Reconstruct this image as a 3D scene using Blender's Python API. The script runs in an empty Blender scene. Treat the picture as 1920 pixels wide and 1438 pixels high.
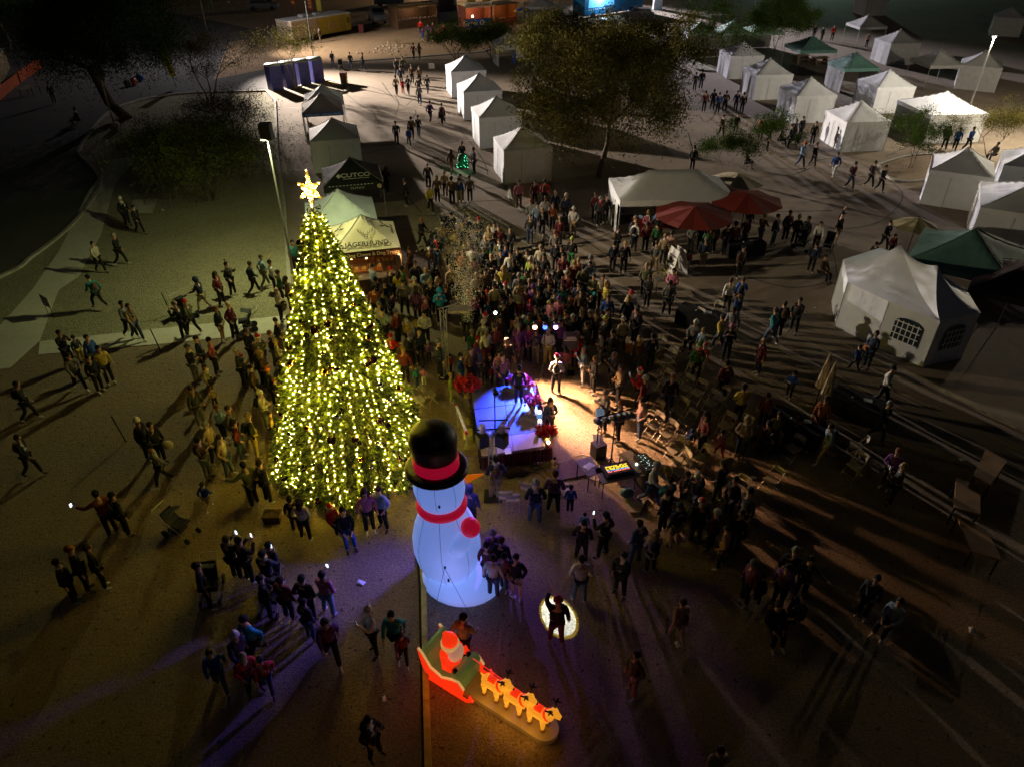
import bpy, bmesh, math, random
import numpy as np
from mathutils import Vector, Matrix
random.seed(7); rng=np.random.default_rng(7)
R=math.radians; PI=math.pi
sc=bpy.context.scene; COL=sc.collection
# ---------------- camera ----------------
CH=16.5; CF=1350.0; CP=R(35)
cam=bpy.data.cameras.new('camera'); co=bpy.data.objects.new('camera',cam); COL.objects.link(co)
co.location=(0,0,CH); co.rotation_euler=(R(90)-CP,0,0)
cam.sensor_width=36; cam.lens=36*CF/1920; cam.clip_end=3000; cam.clip_start=.1; sc.camera=co
# ---------------- world, fill lamp, exposure ----------------
w=bpy.data.worlds.new('World'); sc.world=w; w.use_nodes=True
nt=w.node_tree; bg=nt.nodes['Background']; sky=nt.nodes.new('ShaderNodeTexSky')
sky.sky_type='NISHITA'; sky.sun_disc=False; sky.sun_elevation=R(-4); sky.sun_rotation=R(200); sky.air_density=1; sky.dust_density=.5
nt.links.new(sky.outputs[0],bg.inputs[0]); bg.inputs[1].default_value=0.07
fill_sun=bpy.data.lights.new('night_fill','SUN'); fill_sun.energy=0.015; fill_sun.angle=R(10); fill_sun.color=(.75,.85,1)  # faint sun lamp added to lift the blacks
mo=bpy.data.objects.new('night_fill',fill_sun); COL.objects.link(mo); mo.rotation_euler=(R(40),0,R(30)); mo.location=(0,0,60)
sc.view_settings.view_transform='Standard'; sc.view_settings.look='None'; sc.view_settings.exposure=0.0; sc.view_settings.gamma=1
sc.render.engine='CYCLES'; sc.cycles.use_denoising=True; sc.cycles.max_bounces=5; sc.cycles.diffuse_bounces=2; sc.cycles.glossy_bounces=2
sc.cycles.transparent_max_bounces=6; sc.cycles.sample_clamp_indirect=3; sc.cycles.use_light_tree=True; sc.cycles.caustics_reflective=False; sc.cycles.caustics_refractive=False
# ---------------- helpers ----------------
def G(px,py,z=0.0):
    """where the photo's point (px,py) lies on the level z"""
    u=(px-960)/CF; v=(719-py)/CF
    dy=math.cos(CP)+v*math.sin(CP); dz=-math.sin(CP)+v*math.cos(CP)
    t=(z-CH)/dz; return Vector((u*t,dy*t,z))
def link(o,parent=None):
    COL.objects.link(o)
    if parent is not None: o.parent=parent
    return o
def tag(o,label=None,cat=None,group=None,kind=None):
    if label: o['label']=label
    if cat: o['category']=cat
    if group: o['group']=group
    if kind: o['kind']=kind
    return o
def thing(name,label,cat,loc=(0,0,0),rz=0,group=None):
    o=bpy.data.objects.new(name,None); o.empty_display_size=.2; o.location=loc; o.rotation_euler=(0,0,rz); link(o)
    return tag(o,label,cat,group)
def dup(o,parent=None,loc=None,rz=None,label=None,group=None):
    c=o.copy(); link(c)
    if parent is not None: c.parent=parent
    for ch in list(o.children): dup(ch,c)
    if loc is not None: c.location=loc
    if rz is not None: c.rotation_euler=(0,0,rz)
    if label: c['label']=label
    if group: c['group']=group
    return c
MATS={}
def mat(name,col,rough=.8,var=.15,scale=6,bump=.0,bscale=30,emit=None,es=0,metal=0,col2=None,kind='noise',spec=.3,alpha=None,sheen=0):
    if name in MATS: return MATS[name]
    m=bpy.data.materials.new(name); m.use_nodes=True; n=m.node_tree.nodes; l=m.node_tree.links
    b=n['Principled BSDF']; b.inputs['Roughness'].default_value=rough; b.inputs['Metallic'].default_value=metal
    b.inputs['Specular IOR Level'].default_value=spec
    tc=n.new('ShaderNodeTexCoord')
    c2=col2 or tuple(max(0,c*(1-var*2)) for c in col); 
    if kind=='noise':
        t=n.new('ShaderNodeTexNoise'); t.inputs['Scale'].default_value=scale; t.inputs['Detail'].default_value=5; fac=t.outputs['Fac']
    elif kind=='voronoi':
        t=n.new('ShaderNodeTexVoronoi'); t.inputs['Scale'].default_value=scale; fac=t.outputs['Color']
    elif kind=='stripe':
        t=n.new('ShaderNodeTexWave'); t.inputs['Scale'].default_value=scale; t.inputs['Distortion'].default_value=.3; fac=t.outputs['Fac']
    elif kind=='check':
        t=n.new('ShaderNodeTexChecker'); t.inputs['Scale'].default_value=scale; fac=t.outputs['Fac']
    l.new(tc.outputs['Object'],t.inputs['Vector'])
    r=n.new('ShaderNodeValToRGB'); r.color_ramp.elements[0].position=.3; r.color_ramp.elements[1].position=.7
    r.color_ramp.elements[0].color=(*c2,1); r.color_ramp.elements[1].color=(*col,1)
    l.new(fac,r.inputs[0]); l.new(r.outputs[0],b.inputs['Base Color'])
    if bump:
        q=n.new('ShaderNodeTexNoise'); q.inputs['Scale'].default_value=bscale; q.inputs['Detail'].default_value=6
        l.new(tc.outputs['Object'],q.inputs['Vector'])
        bp=n.new('ShaderNodeBump'); bp.inputs['Strength'].default_value=bump; bp.inputs['Distance'].default_value=.05
        l.new(q.outputs['Fac'],bp.inputs['Height']); l.new(bp.outputs[0],b.inputs['Normal'])
    if emit:
        b.inputs['Emission Color'].default_value=(*emit,1); b.inputs['Emission Strength'].default_value=es
    MATS[name]=m; return m
class MB:
    def __init__(s): s.v=[]; s.f=[]; s.m=[]
    def add(s,vs,fs,mi=0):
        o=len(s.v); s.v+=[tuple(x) for x in vs]; s.f+=[tuple(i+o for i in f) for f in fs]; s.m+=[mi]*len(fs); return s
    def box(s,c,d,mi=0,rz=0,mx=None,taper=1.0):
        x,y,z=[k/2 for k in d]; vs=[]
        for sz in (-1,1):
            for sx,sy in ((-1,-1),(1,-1),(1,1),(-1,1)):
                k=taper if sz>0 else 1
                vs.append(Vector((sx*x*k,sy*y*k,sz*z)))
        M=mx if mx is not None else Matrix.Rotation(rz,4,'Z')
        vs=[Vector(c)+M.to_3x3()@v for v in vs]
        return s.add(vs,[(3,2,1,0),(4,5,6,7),(0,1,5,4),(1,2,6,5),(2,3,7,6),(3,0,4,7)],mi)
    def tube(s,pts,r,n=6,mi=0,cap=True):
        pts=[Vector(p) for p in pts]; rs=r if isinstance(r,(list,tuple)) else [r]*len(pts); rings=[]
        vs=[]
        for i,p in enumerate(pts):
            d=(pts[min(i+1,len(pts)-1)]-pts[max(i-1,0)]).normalized()
            a=d.cross(Vector((0,0,1))); 
            if a.length<.05: a=d.cross(Vector((1,0,0)))
            a.normalize(); b=d.cross(a)
            for k in range(n):
                t=2*PI*k/n; vs.append(p+(a*math.cos(t)+b*math.sin(t))*rs[i])
        fs=[]
        for i in range(len(pts)-1):
            for k in range(n): fs.append((i*n+k,i*n+(k+1)%n,(i+1)*n+(k+1)%n,(i+1)*n+k))
        if cap: fs+= [tuple(range(n-1,-1,-1)),tuple((len(pts)-1)*n+k for k in range(n))]
        return s.add(vs,fs,mi)
    def lathe(s,prof,n=16,mi=0,c=(0,0,0),fx=1,fy=1):
        vs=[];fs=[]
        for r,z in prof:
            for k in range(n): t=2*PI*k/n; vs.append((c[0]+r*fx*math.cos(t),c[1]+r*fy*math.sin(t),c[2]+z))
        for i in range(len(prof)-1):
            for k in range(n): fs.append((i*n+k,i*n+(k+1)%n,(i+1)*n+(k+1)%n,(i+1)*n+k))
        fs+=[tuple(range(n-1,-1,-1)),tuple((len(prof)-1)*n+k for k in range(n))]
        return s.add(vs,fs,mi)
    def ball(s,c,r,n=10,m=7,mi=0,sq=(1,1,1)):
        pr=[(max(1e-3,math.sin(PI*i/m)),-math.cos(PI*i/m)) for i in range(m+1)]
        vs=[];fs=[]
        for a,z in pr:
            for k in range(n): t=2*PI*k/n; vs.append((c[0]+r*sq[0]*a*math.cos(t),c[1]+r*sq[1]*a*math.sin(t),c[2]+r*sq[2]*z))
        for i in range(m):
            for k in range(n): fs.append((i*n+k,i*n+(k+1)%n,(i+1)*n+(k+1)%n,(i+1)*n+k))
        return s.add(vs,fs,mi)
    def poly(s,pts,mi=0):
        return s.add(pts,[tuple(range(len(pts)))],mi)
    def mesh(s,name):
        me=bpy.data.meshes.new(name); me.from_pydata(s.v,[],s.f); me.polygons.foreach_set('material_index',s.m); me.update(); return me
    def build(s,name,m,parent=None,smooth=False,loc=None,rz=None):
        me=s.mesh(name)
        for x in (m if isinstance(m,(list,tuple)) else [m]): me.materials.append(x)
        if smooth: me.polygons.foreach_set('use_smooth',[True]*len(me.polygons))
        o=bpy.data.objects.new(name,me); link(o,parent)
        if loc is not None: o.location=loc
        if rz is not None: o.rotation_euler=(0,0,rz)
        return o
def npmesh(name,v,f,m,parent=None,idx=None):
    me=bpy.data.meshes.new(name); v=np.asarray(v,dtype=np.float32); f=np.asarray(f,dtype=np.int32); k=f.shape[1]
    me.vertices.add(len(v)); me.vertices.foreach_set('co',v.ravel()); me.loops.add(f.size); me.loops.foreach_set('vertex_index',f.ravel())
    me.polygons.add(len(f)); me.polygons.foreach_set('loop_start',np.arange(len(f),dtype=np.int32)*k)
    for x in (m if isinstance(m,(list,tuple)) else [m]): me.materials.append(x)
    if idx is not None: me.polygons.foreach_set('material_index',np.asarray(idx,dtype=np.int32))
    me.update(calc_edges=True); me.validate()
    o=bpy.data.objects.new(name,me); link(o,parent); return o
def leaves(cen,size,asp=.35,droop=0.0,dirs=None):
    """one quad per centre, random tilt (dirs: preferred long axis)"""
    n=len(cen); d=rng.normal(size=(n,3)) if dirs is None else dirs+rng.normal(size=(n,3))*.35
    d[:,2]-=droop; d/=np.linalg.norm(d,axis=1)[:,None]
    e=rng.normal(size=(n,3)); e-=(e*d).sum(1)[:,None]*d; e/=np.linalg.norm(e,axis=1)[:,None]
    s=(size*rng.uniform(.6,1.3,n))[:,None]; a=d*s/2; b=e*s*asp/2
    v=np.stack([cen-a,cen+b,cen+a,cen-b],1).reshape(-1,3); f=np.arange(4*n).reshape(-1,4); return v,f
def text_part(name,txt,size,m,parent,M,ext=.004,align='CENTER',bold=0.0,sx=1.0):
    cu=bpy.data.curves.new(name,'FONT'); cu.body=txt; cu.size=size; cu.extrude=ext; cu.align_x=align; cu.align_y='CENTER'; cu.offset=bold
    t=bpy.data.objects.new(name,cu); COL.objects.link(t); dg=bpy.context.evaluated_depsgraph_get(); dg.update()
    me=bpy.data.meshes.new_from_object(t.evaluated_get(dg)); bpy.data.objects.remove(t); me.materials.clear(); me.materials.append(m)
    me.transform(M@Matrix.Diagonal((sx,1,1,1))); o=bpy.data.objects.new(name,me); return link(o,parent)
def lamp(name,kind,loc,energy,col,parent=None,size=.1,target=None,angle=60,blend=.3):
    L=bpy.data.lights.new(name,kind); L.energy=energy; L.color=col
    if kind in('POINT','SPOT'): L.shadow_soft_size=size
    if kind=='SPOT': L.spot_size=R(angle); L.spot_blend=blend
    o=bpy.data.objects.new(name,L); link(o,parent); o.location=loc
    if target is not None:
        o.rotation_euler=(Vector(target)-Vector(loc)).to_track_quat('-Z','Y').to_euler()
    return o
# ================= the setting =================
def groundmat(name,base,dark,light,speck,bumpd,s1=.35,s2=3.0,s3=40,dist=.04,wet=.9,kindv=False,marks=0):
    m=bpy.data.materials.new(name); m.use_nodes=True; n=m.node_tree.nodes; l=m.node_tree.links; b=n['Principled BSDF']
    b.inputs['Roughness'].default_value=wet; b.inputs['Specular IOR Level'].default_value=.25
    tc=n.new('ShaderNodeTexCoord')
    def nz(s,d=6,r=.6):
        t=n.new('ShaderNodeTexNoise'); t.inputs['Scale'].default_value=s; t.inputs['Detail'].default_value=d; t.inputs['Roughness'].default_value=r
        l.new(tc.outputs['Object'],t.inputs['Vector']); return t.outputs['Fac']
    def ramp(f,a,c,p0,p1):
        r=n.new('ShaderNodeValToRGB'); r.color_ramp.elements[0].position=p0; r.color_ramp.elements[1].position=p1
        r.color_ramp.elements[0].color=(*a,1); r.color_ramp.elements[1].color=(*c,1); l.new(f,r.inputs[0]); return r.outputs[0]
    def mix(f,a,c,k=1,mode='MIX'):
        x=n.new('ShaderNodeMix'); x.data_type='RGBA'; x.blend_type=mode; l.new(a,x.inputs[6]); l.new(c,x.inputs[7])
        if isinstance(f,float): x.inputs[0].default_value=f
        else: l.new(f,x.inputs[0])
        return x.outputs[2]
    c=ramp(nz(s1),dark,base,.35,.62)
    c2=ramp(nz(s2,8,.7),dark,light,.35,.7); c=mix(.45,c,c2)
    v=n.new('ShaderNodeTexVoronoi'); v.inputs['Scale'].default_value=s3; l.new(tc.outputs['Object'],v.inputs['Vector'])
    c3=ramp(v.outputs['Color'] if kindv else nz(s3,2,.5),tuple(x*.35 for x in base),light,.25,.75); c=mix(speck,c,c3)
    if marks:
        f=nz(6.5,2,.4); g=n.new('ShaderNodeValToRGB'); g.color_ramp.elements[0].position=.64; g.color_ramp.elements[1].position=.72
        g.color_ramp.elements[0].color=(0,0,0,1); g.color_ramp.elements[1].color=(marks,marks,marks,1); l.new(f,g.inputs[0])
        dk=n.new('ShaderNodeRGB'); dk.outputs[0].default_value=(*[x*.3 for x in dark],1); c=mix(g.outputs[0],c,dk.outputs[0])
    l.new(c,b.inputs['Base Color'])
    bp=n.new('ShaderNodeBump'); bp.inputs['Strength'].default_value=1; bp.inputs['Distance'].default_value=bumpd
    h=n.new('ShaderNodeMath'); h.operation='ADD'; l.new(nz(5,6,.7),h.inputs[0]); l.new(v.outputs['Distance'] if kindv else nz(28,3,.6),h.inputs[1])
    l.new(h.outputs[0],bp.inputs['Height']); l.new(bp.outputs[0],b.inputs['Normal']); return m
DIRT=groundmat('compacted_dirt',(.33,.24,.16),(.19,.13,.085),(.46,.35,.24),.62,.08,s3=17,marks=.7)
TAN=groundmat('tan_dirt',(.36,.25,.15),(.24,.16,.1),(.45,.33,.2),.2,.03)
CONC=groundmat('worn_pavement',(.27,.215,.16),(.18,.145,.11),(.32,.26,.2),.12,.006,s1=.25,s2=1.5,s3=90,marks=.12)
ROAD=groundmat('road_asphalt',(.11,.105,.1),(.07,.068,.065),(.14,.135,.13),.2,.006,s3=90)
GRAV=groundmat('gravel',(.33,.31,.2),(.22,.2,.13),(.44,.41,.28),.38,.04,s3=20,kindv=True)
WALKM=groundmat('sidewalk_concrete',(.58,.56,.48),(.45,.43,.37),(.66,.63,.55),.1,.004)
KERBM=mat('kerb_concrete',(.42,.40,.35),.85,.15,3,.3,40)
def sheet(name,px,z,m,world=None):
    pts=world or [G(*p) for p in px]; me=bpy.data.meshes.new(name); bm=bmesh.new()
    vs=[bm.verts.new((p[0],p[1],z)) for p in pts]; f=bm.faces.new(vs); f.normal_update()
    if f.normal.z<0: bmesh.ops.reverse_faces(bm,faces=[f])
    bmesh.ops.triangulate(bm,faces=bm.faces[:]); bm.to_mesh(me); bm.free(); me.materials.append(m)
    o=bpy.data.objects.new(name,me); link(o); tag(o,kind='structure'); return o
sheet('ground',None,0,DIRT,world=[(-900,-60),(900,-60),(900,1500),(-900,1500)])
curb=[(-300,640),(0,522),(60,484),(118,440),(158,398),(186,352),(181,324),(150,292),(150,280),(168,252),(200,216),(240,196),(330,178),(500,172)]
sheet('road',curb+[(500,60),(300,20),(-300,-60),(-1200,200)],.004,ROAD)
sheet('parking_lot',[(500,172),(517,190),(522,290),(536,385),(545,540),(640,560),(880,640),(1000,640),(1120,640),(1180,600),(1300,590),(1500,690),(1700,810),(1900,930),(2300,1150),(3500,900),(2900,200),(2200,-20),(1900,-60),(1500,-50),(1040,60),(900,99),(700,111),(640,118),(500,130)],.008,CONC)
sheet('dirt_verge',[(430,80),(660,40),(1050,30),(1040,60),(900,99),(700,111),(640,118),(500,130),(400,150)],.009,TAN)
sheet('gravel_yard',[(0,525),(60,487),(118,443),(158,401),(186,355),(183,326),(152,294),(152,282),(170,254),(202,218),(242,198),(330,181),(498,176),(514,195),(519,290),(531,390),(540,592),(75,640),(-200,700)],.012,GRAV)
sheet('sidewalk',[(212,300),(262,292),(216,345),(190,440),(148,520),(110,545),(75,640),(20,690),(-60,700),(0,612),(60,545),(112,470),(165,362)],.020,WALKM)
sheet('footpath',[(75,641),(300,617),(541,592),(541,622),(300,646),(72,666)],.024,WALKM)
sheet('concrete_pad',[(250,376),(297,374),(286,401),(244,401)],.024,WALKM)
def strip(name,px,wd,z,m,h=0,world=False):
    """a ribbon (h=0) or a kerb of height h along a line"""
    P=[Vector((p[0],p[1])) if world else G(*p).to_2d() for p in px]; vs=[];fs=[]
    L=[]
    for i,p in enumerate(P):
        d=(P[min(i+1,len(P)-1)]-P[max(i-1,0)]).normalized(); n=Vector((-d.y,d.x))*wd/2; L.append((p-n,p+n))
    M=MB()
    for i in range(len(P)-1):
        a,b=L[i]; c,d=L[i+1]
        if h: M.add([(a.x,a.y,0),(b.x,b.y,0),(d.x,d.y,0),(c.x,c.y,0),(a.x,a.y,h),(b.x,b.y,h),(d.x,d.y,h),(c.x,c.y,h)],[(4,7,6,5),(0,4,5,1),(1,5,6,2),(2,6,7,3),(3,7,4,0)])
        else: M.add([(a.x,a.y,z),(c.x,c.y,z),(d.x,d.y,z),(b.x,b.y,z)],[(0,1,2,3)])
    o=M.build(name,m); tag(o,kind='structure'); return o
def smooth(px,k=5):
    out=[]; P=[Vector(p) for p in px]
    for i in range(len(P)-1):
        p0=P[max(i-1,0)];p1=P[i];p2=P[i+1];p3=P[min(i+2,len(P)-1)]
        for j in range(k):
            t=j/k; out.append(tuple(.5*((2*p1)+(-p0+p2)*t+(2*p0-5*p1+4*p2-p3)*t*t+(-p0+3*p1-3*p2+p3)*t**3)))
    return out+[tuple(px[-1])]
strip('kerb',smooth(curb),.2,0,KERBM,.13)
strip('kerb',[(500,173),(516,191),(520,290),(534,388),(543,540)],.18,0,KERBM,.14)
strip('kerb',[(640,118),(760,110),(900,99),(1035,62)],.25,0,KERBM,.12)
strip('kerb',smooth([(2050,930),(1900,790),(1700,640),(1560,560),(1400,520)],1),.01,0,KERBM,.001) if False else None
# round planter by the crowd and other islands
def island(name,px,m,wd=.2):
    px=smooth(px+[px[0]],5); sheet(name+'_bed',px[:-1],.05,m).name='planting_bed'; strip('kerb',px,wd,0,KERBM,.14)
island('planter',[(955,352),(956,372),(968,388),(990,402),(1040,425),(1075,418),(1050,385),(1010,352),(985,340)],DIRT)
island('planter',[(560,166),(600,178),(640,176),(652,166),(640,158),(590,150)],GRAV)
island('planter',[(1296,124),(1310,132),(1345,134),(1395,128),(1420,118),(1400,108),(1340,108),(1305,112)],GRAV)
island('planter',[(1645,312),(1670,338),(1720,342),(1775,330),(1790,300),(1740,292),(1690,298)],DIRT)
island('planter',[(1000,140),(1040,170),(1090,175),(1110,140),(1060,110),(1010,118)],DIRT)
# kerb line running through the parking lot, then the low kerb at the bottom of the picture
strip('kerb',[(880,390),(1000,465),(1120,520)],.16,0,KERBM,.05)
TAR=mat('tar',(.035,.033,.03),.6,.1,5)
cr=[[(717,156),(730,175),(748,195),(760,200),(772,190),(800,178),(830,176)],[(655,190),(690,205),(715,230),(760,228),(778,218),(779,207)],[(697,206),(705,220),(712,232)],[(650,178),(700,210),(760,206)],[(760,228),(850,220)],[(700,275),(760,270),(850,268)],[(655,160),(700,165),(735,182)],
 [(640,300),(720,282),(810,278)],[(780,405),(830,404),(870,392),(885,375)],[(742,430),(800,434),(860,440)],[(750,483),(795,484),(840,478)],[(750,490),(800,478)],[(845,383),(900,378),(950,377)],[(880,355),(960,352),(1050,345)],[(640,275),(740,330),(860,345)],[(905,412),(890,400),(880,385)],
 [(1310,215),(1330,232),(1400,222),(1440,215)],[(1330,190),(1340,215),(1325,230)],[(1450,315),(1500,318),(1540,300),(1590,300),(1640,322),(1690,360),(1680,392),(1640,420),(1585,430)],[(1440,398),(1560,396)],[(1460,440),(1520,420),(1600,440)],[(1385,315),(1470,330),(1520,316)],[(1095,450),(1140,480),(1190,500)],[(1060,440),(1110,450),(1160,430)],[(1100,480),(1200,470),(1290,460)],
 [(1460,296),(1500,292),(1560,300)],[(1655,250),(1720,275),(1790,300)],[(1600,225),(1660,250),(1700,245)],[(1660,295),(1720,272),(1800,270)]]
cr+=[[(700,640),(760,600),(800,590)],[(1000,420),(1090,500),(1180,560),(1230,600)],[(930,420),(1000,470),(1060,540)],[(1180,520),(1290,500),(1400,510)],[(1240,350),(1330,340),(1420,350)],[(700,350),(760,370),(790,400)],[(560,300),(640,330),(700,330)],[(1400,250),(1440,262),(1500,258)],[(740,180),(748,196),(742,215)],[(860,240),(905,300),(915,330)],[(1480,350),(1530,372),(1600,372)],[(1290,250),(1310,300),(1370,312)],[(1530,430),(1560,470),(1570,520)],[(1400,520),(1480,540),(1560,530)]]
for c in cr: strip('crack_seal',smooth(c,4),.07,.013,TAR)
PAINT=mat('worn_white_paint',(.5,.48,.42),.8,.35,5); PAINTY=mat('worn_yellow_paint',(.40,.33,.12),.85,.35,4)
for a,b in [((528,203),(560,203)),((540,320),(575,318)),((843,220),(862,218)),((872,265),(890,264)),((905,317),(925,316)),((812,138),(840,136)),((1000,300),(1055,300)),((535,260),(560,262))]:
    strip('parking_line',[a,b],.1,.014,PAINT)
for L in [[(1040,300),(1135,400),(1180,440),(1240,480)],[(1100,405),(1200,460)],[(1075,395),(1150,440)],[(1055,300),(1190,395)]]: strip('pavement_seam',L,.09,.015,mat('grey_seam',(.3,.27,.22),.9))
for L in [[(1290,562),(1330,590),(1420,640),(1500,668)],[(1512,585),(1640,640),(1720,690)],[(1290,600),(1360,650),(1440,690)],[(1470,590),(1600,655),(1700,716)],[(1620,710),(1780,780),(1920,850)],[(1590,720),(1660,755)],[(1440,650),(1540,706)],[(1560,740),(1700,810),(1800,875)],[(1690,690),(1830,765),(1960,830)],[(1700,780),(1800,840)],[(1650,805),(1780,900)],[(1715,1088),(1780,1135)],[(1220,640),(1290,680)],[(1400,700),(1500,745)]]:
    strip('parking_line',smooth(L,3),.09,.016,PAINTY)
# low kerb wall at the bottom
LK=MB()
pts=[G(790,1040),G(795,1100),G(797,1200),G(800,1320),G(804,1470)]
for i in range(4):
    a,b=pts[i],pts[i+1]; d=(b-a); mid=(a+b)/2; LK.box((mid.x,mid.y,.09),(.15,d.length-.012,.18),0,rz=math.atan2(d.y,d.x)-PI/2)
tag(LK.build('low_kerb',mat('tree_lit_concrete',(.55,.42,.12),.85,.2,4,.3)),kind='structure')  # the tree's yellow light is put into the concrete's colour
strip('drain_channel',[(784,1040),(788,1100),(790,1200),(793,1320),(796,1470)],.1,.006,mat('dark_channel',(.02,.018,.015),.9))
# sky dome is the world itself
# ================= Christmas tree =================
TX,TY=-5.45,18.85; TH=9.25; TR=2.5
GRN=mat('fir_green',(.13,.18,.02),.6,.3,3,col2=(.04,.06,.008)); 
BULB=mat('warm_bulb',(1,.8,.4),.4,.0,emit=(1,.76,.06),es=620)
xt=thing('christmas_tree','tall lit fir Christmas tree strung with warm white lights and topped by a star','christmas tree',(TX,TY,0))
def trad(h,a): return TR*max(0,1-h/TH)**.92*(1+.05*math.sin(a*9+h*1.2))+.05
t=MB(); t.tube([(0,0,0),(0,0,TH)],[.2,.03],8); t.build('trunk',mat('bark',(.12,.08,.05),.9,.3,8),xt)
n=13000; h=TH*(1-np.sqrt(rng.uniform(0,1,n)))*.985+.12; a=rng.uniform(0,2*PI,n)
rad=np.array([trad(x,y) for x,y in zip(h,a)]); rr=rad*(1-rng.exponential(.055,n)).clip(.2,1.04)
rough=.17*np.cos(a*18)*np.clip(rad,0,1.5)/1.5+.06*np.sin(a*31+h*6)+rng.normal(size=n)*.05; rr=rr+rough*np.clip(rad/2,.3,1)
cen=np.stack([np.cos(a)*rr,np.sin(a)*rr,h],1); out=np.stack([np.cos(a),np.sin(a),np.full(n,-.15)],1)
V=[];F=[];o=0
for k in range(6):
    c=cen+rng.normal(size=(n,3))*.07; v,f=leaves(c,.17,.3,dirs=out*.8); V.append(v);F.append(f+o);o+=len(v)
idx=np.repeat(rng.integers(0,3,n)[None],6,0).ravel()
npmesh('foliage',np.concatenate(V),np.concatenate(F),[GRN,mat('fir_green_light',(.21,.26,.03),.6,.3,3),mat('fir_green_dark',(.05,.075,.012),.6,.3,3)],xt,idx)
bm_=MB(); bm_.ball((0,0,0),1,6,4); bulbme=bm_.mesh('light_bulb'); bulbme.materials.append(BULB)
bl=[]
NS=36
for s in range(NS):
    a0=2*PI*s/NS+random.uniform(-.03,.03); hh=.3+random.random()*.15
    while hh<TH-.25:
        if (s%2==0 and (s%4==0 or hh<TH*.82)) or hh<TH*.5:
            aa=a0+random.gauss(0,.016)+.035*math.sin(hh*1.3+s); r=trad(hh,aa)+.07+random.gauss(0,.04)
            bl.append((math.cos(aa)*r,math.sin(aa)*r,hh+random.gauss(0,.03),random.choice([.007,.009,.011,.015])))
        hh+=random.uniform(.11,.2)
for k in range(230):
    hh=TH*(1-math.sqrt(random.random()))*.97+.15; aa=random.uniform(0,2*PI); r=trad(hh,aa)*random.uniform(.9,1.02)
    bl.append((math.cos(aa)*r,math.sin(aa)*r,hh,.008))
camv=Vector((0,0,CH))-Vector((TX,TY,0))
def vis(b):
    nrm=Vector((b[0],b[1],.3)).normalized(); d=(camv-Vector(b[:3])); return (nrm.dot(d.normalized())>0.05)*b[3]*3/d.length
bl.sort(key=vis,reverse=True)
for b in bl[:100]:
    o=bpy.data.objects.new('light_bulb',bulbme); link(o,xt); o.location=b[:3]; o.scale=(b[3],)*3
m=MB()
OCT=[(1,0,0),(0,1,0),(-1,0,0),(0,-1,0),(0,0,1),(0,0,-1)]; OF=[(0,1,4),(1,2,4),(2,3,4),(3,0,4),(1,0,5),(2,1,5),(3,2,5),(0,3,5)]
for b in bl[100:]: m.add([(b[0]+q[0]*b[3],b[1]+q[1]*b[3],b[2]+q[2]*b[3]) for q in OCT],OF)
tag(m.build('light_bulb',BULB,xt),kind='stuff')
bb=MB(); bb.ball((0,0,0),1,14,9); bme=bb.mesh('bauble'); 
BM=[mat('bauble_silver',(.8,.8,.8),.12,.02,metal=1),mat('bauble_dark',(.05,.02,.03),.1,.02,metal=.6,spec=.6),mat('bauble_copper',(.7,.35,.12),.15,.02,metal=1)]
bme.materials.append(BM[0]); bme.polygons.foreach_set('use_smooth',[True]*len(bme.polygons))
for k in range(84):
    hh=TH*(1-math.sqrt(random.random()*.98))*.93+.35; aa=-PI/2+random.uniform(-1.5,1.6); r=trad(hh,aa)+.05
    o=bpy.data.objects.new('bauble',bme); link(o,xt); o.location=(math.cos(aa)*r,math.sin(aa)*r,hh); s=random.choice([.07,.09,.11,.14]); o.scale=(s,s,s)
    o.material_slots[0].link='OBJECT'; o.material_slots[0].material=random.choice(BM)
# star: a gold wire star of bulbs
GOLD=mat('gold_tinsel_glow',(.8,.55,.1),.3,.2,20,metal=.8,emit=(1,.55,.05),es=.5)  # tinsel itself glows, painting in the light of the star's bulbs
STB=mat('star_bulb',(1,.8,.3),.4,.0,emit=(1,.62,.12),es=40)
st=MB(); sz=TH+.38; pts=[]
for k in range(12):
    a=2*PI*k/12+PI/2; rr_=(.42 if k%2==0 else .15); 
    if k==0: rr_=.56
    if k==6: rr_=.45
    pts.append(Vector((math.cos(a)*rr_*.8,0,sz+math.sin(a)*rr_)))
ctr=[Vector((0,-.2,sz)),Vector((0,.2,sz))]
for k in range(12):
    p,q=pts[k],pts[(k+1)%12]; st.tube([p,q],.02,5)
    for c in ctr: st.add([tuple(p),tuple(q),tuple(c)],[(0,1,2)])
so=st.build('star',GOLD,xt); sb=MB()
for k in range(12):
    p,q=pts[k],pts[(k+1)%12]
    for j in range(5):
        for c in ctr[:1]+ctr[1:]:
            x=p.lerp(q,j/5).lerp(c,random.choice([0,.15,.4,.7])); sb.add([(x.x+e[0]*.022,x.y-.03*(1 if c is ctr[0] else -1)+e[1]*.022,x.z+e[2]*.022) for e in OCT],OF)
tag(sb.build('light_bulb',STB,so),kind='stuff')
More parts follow.
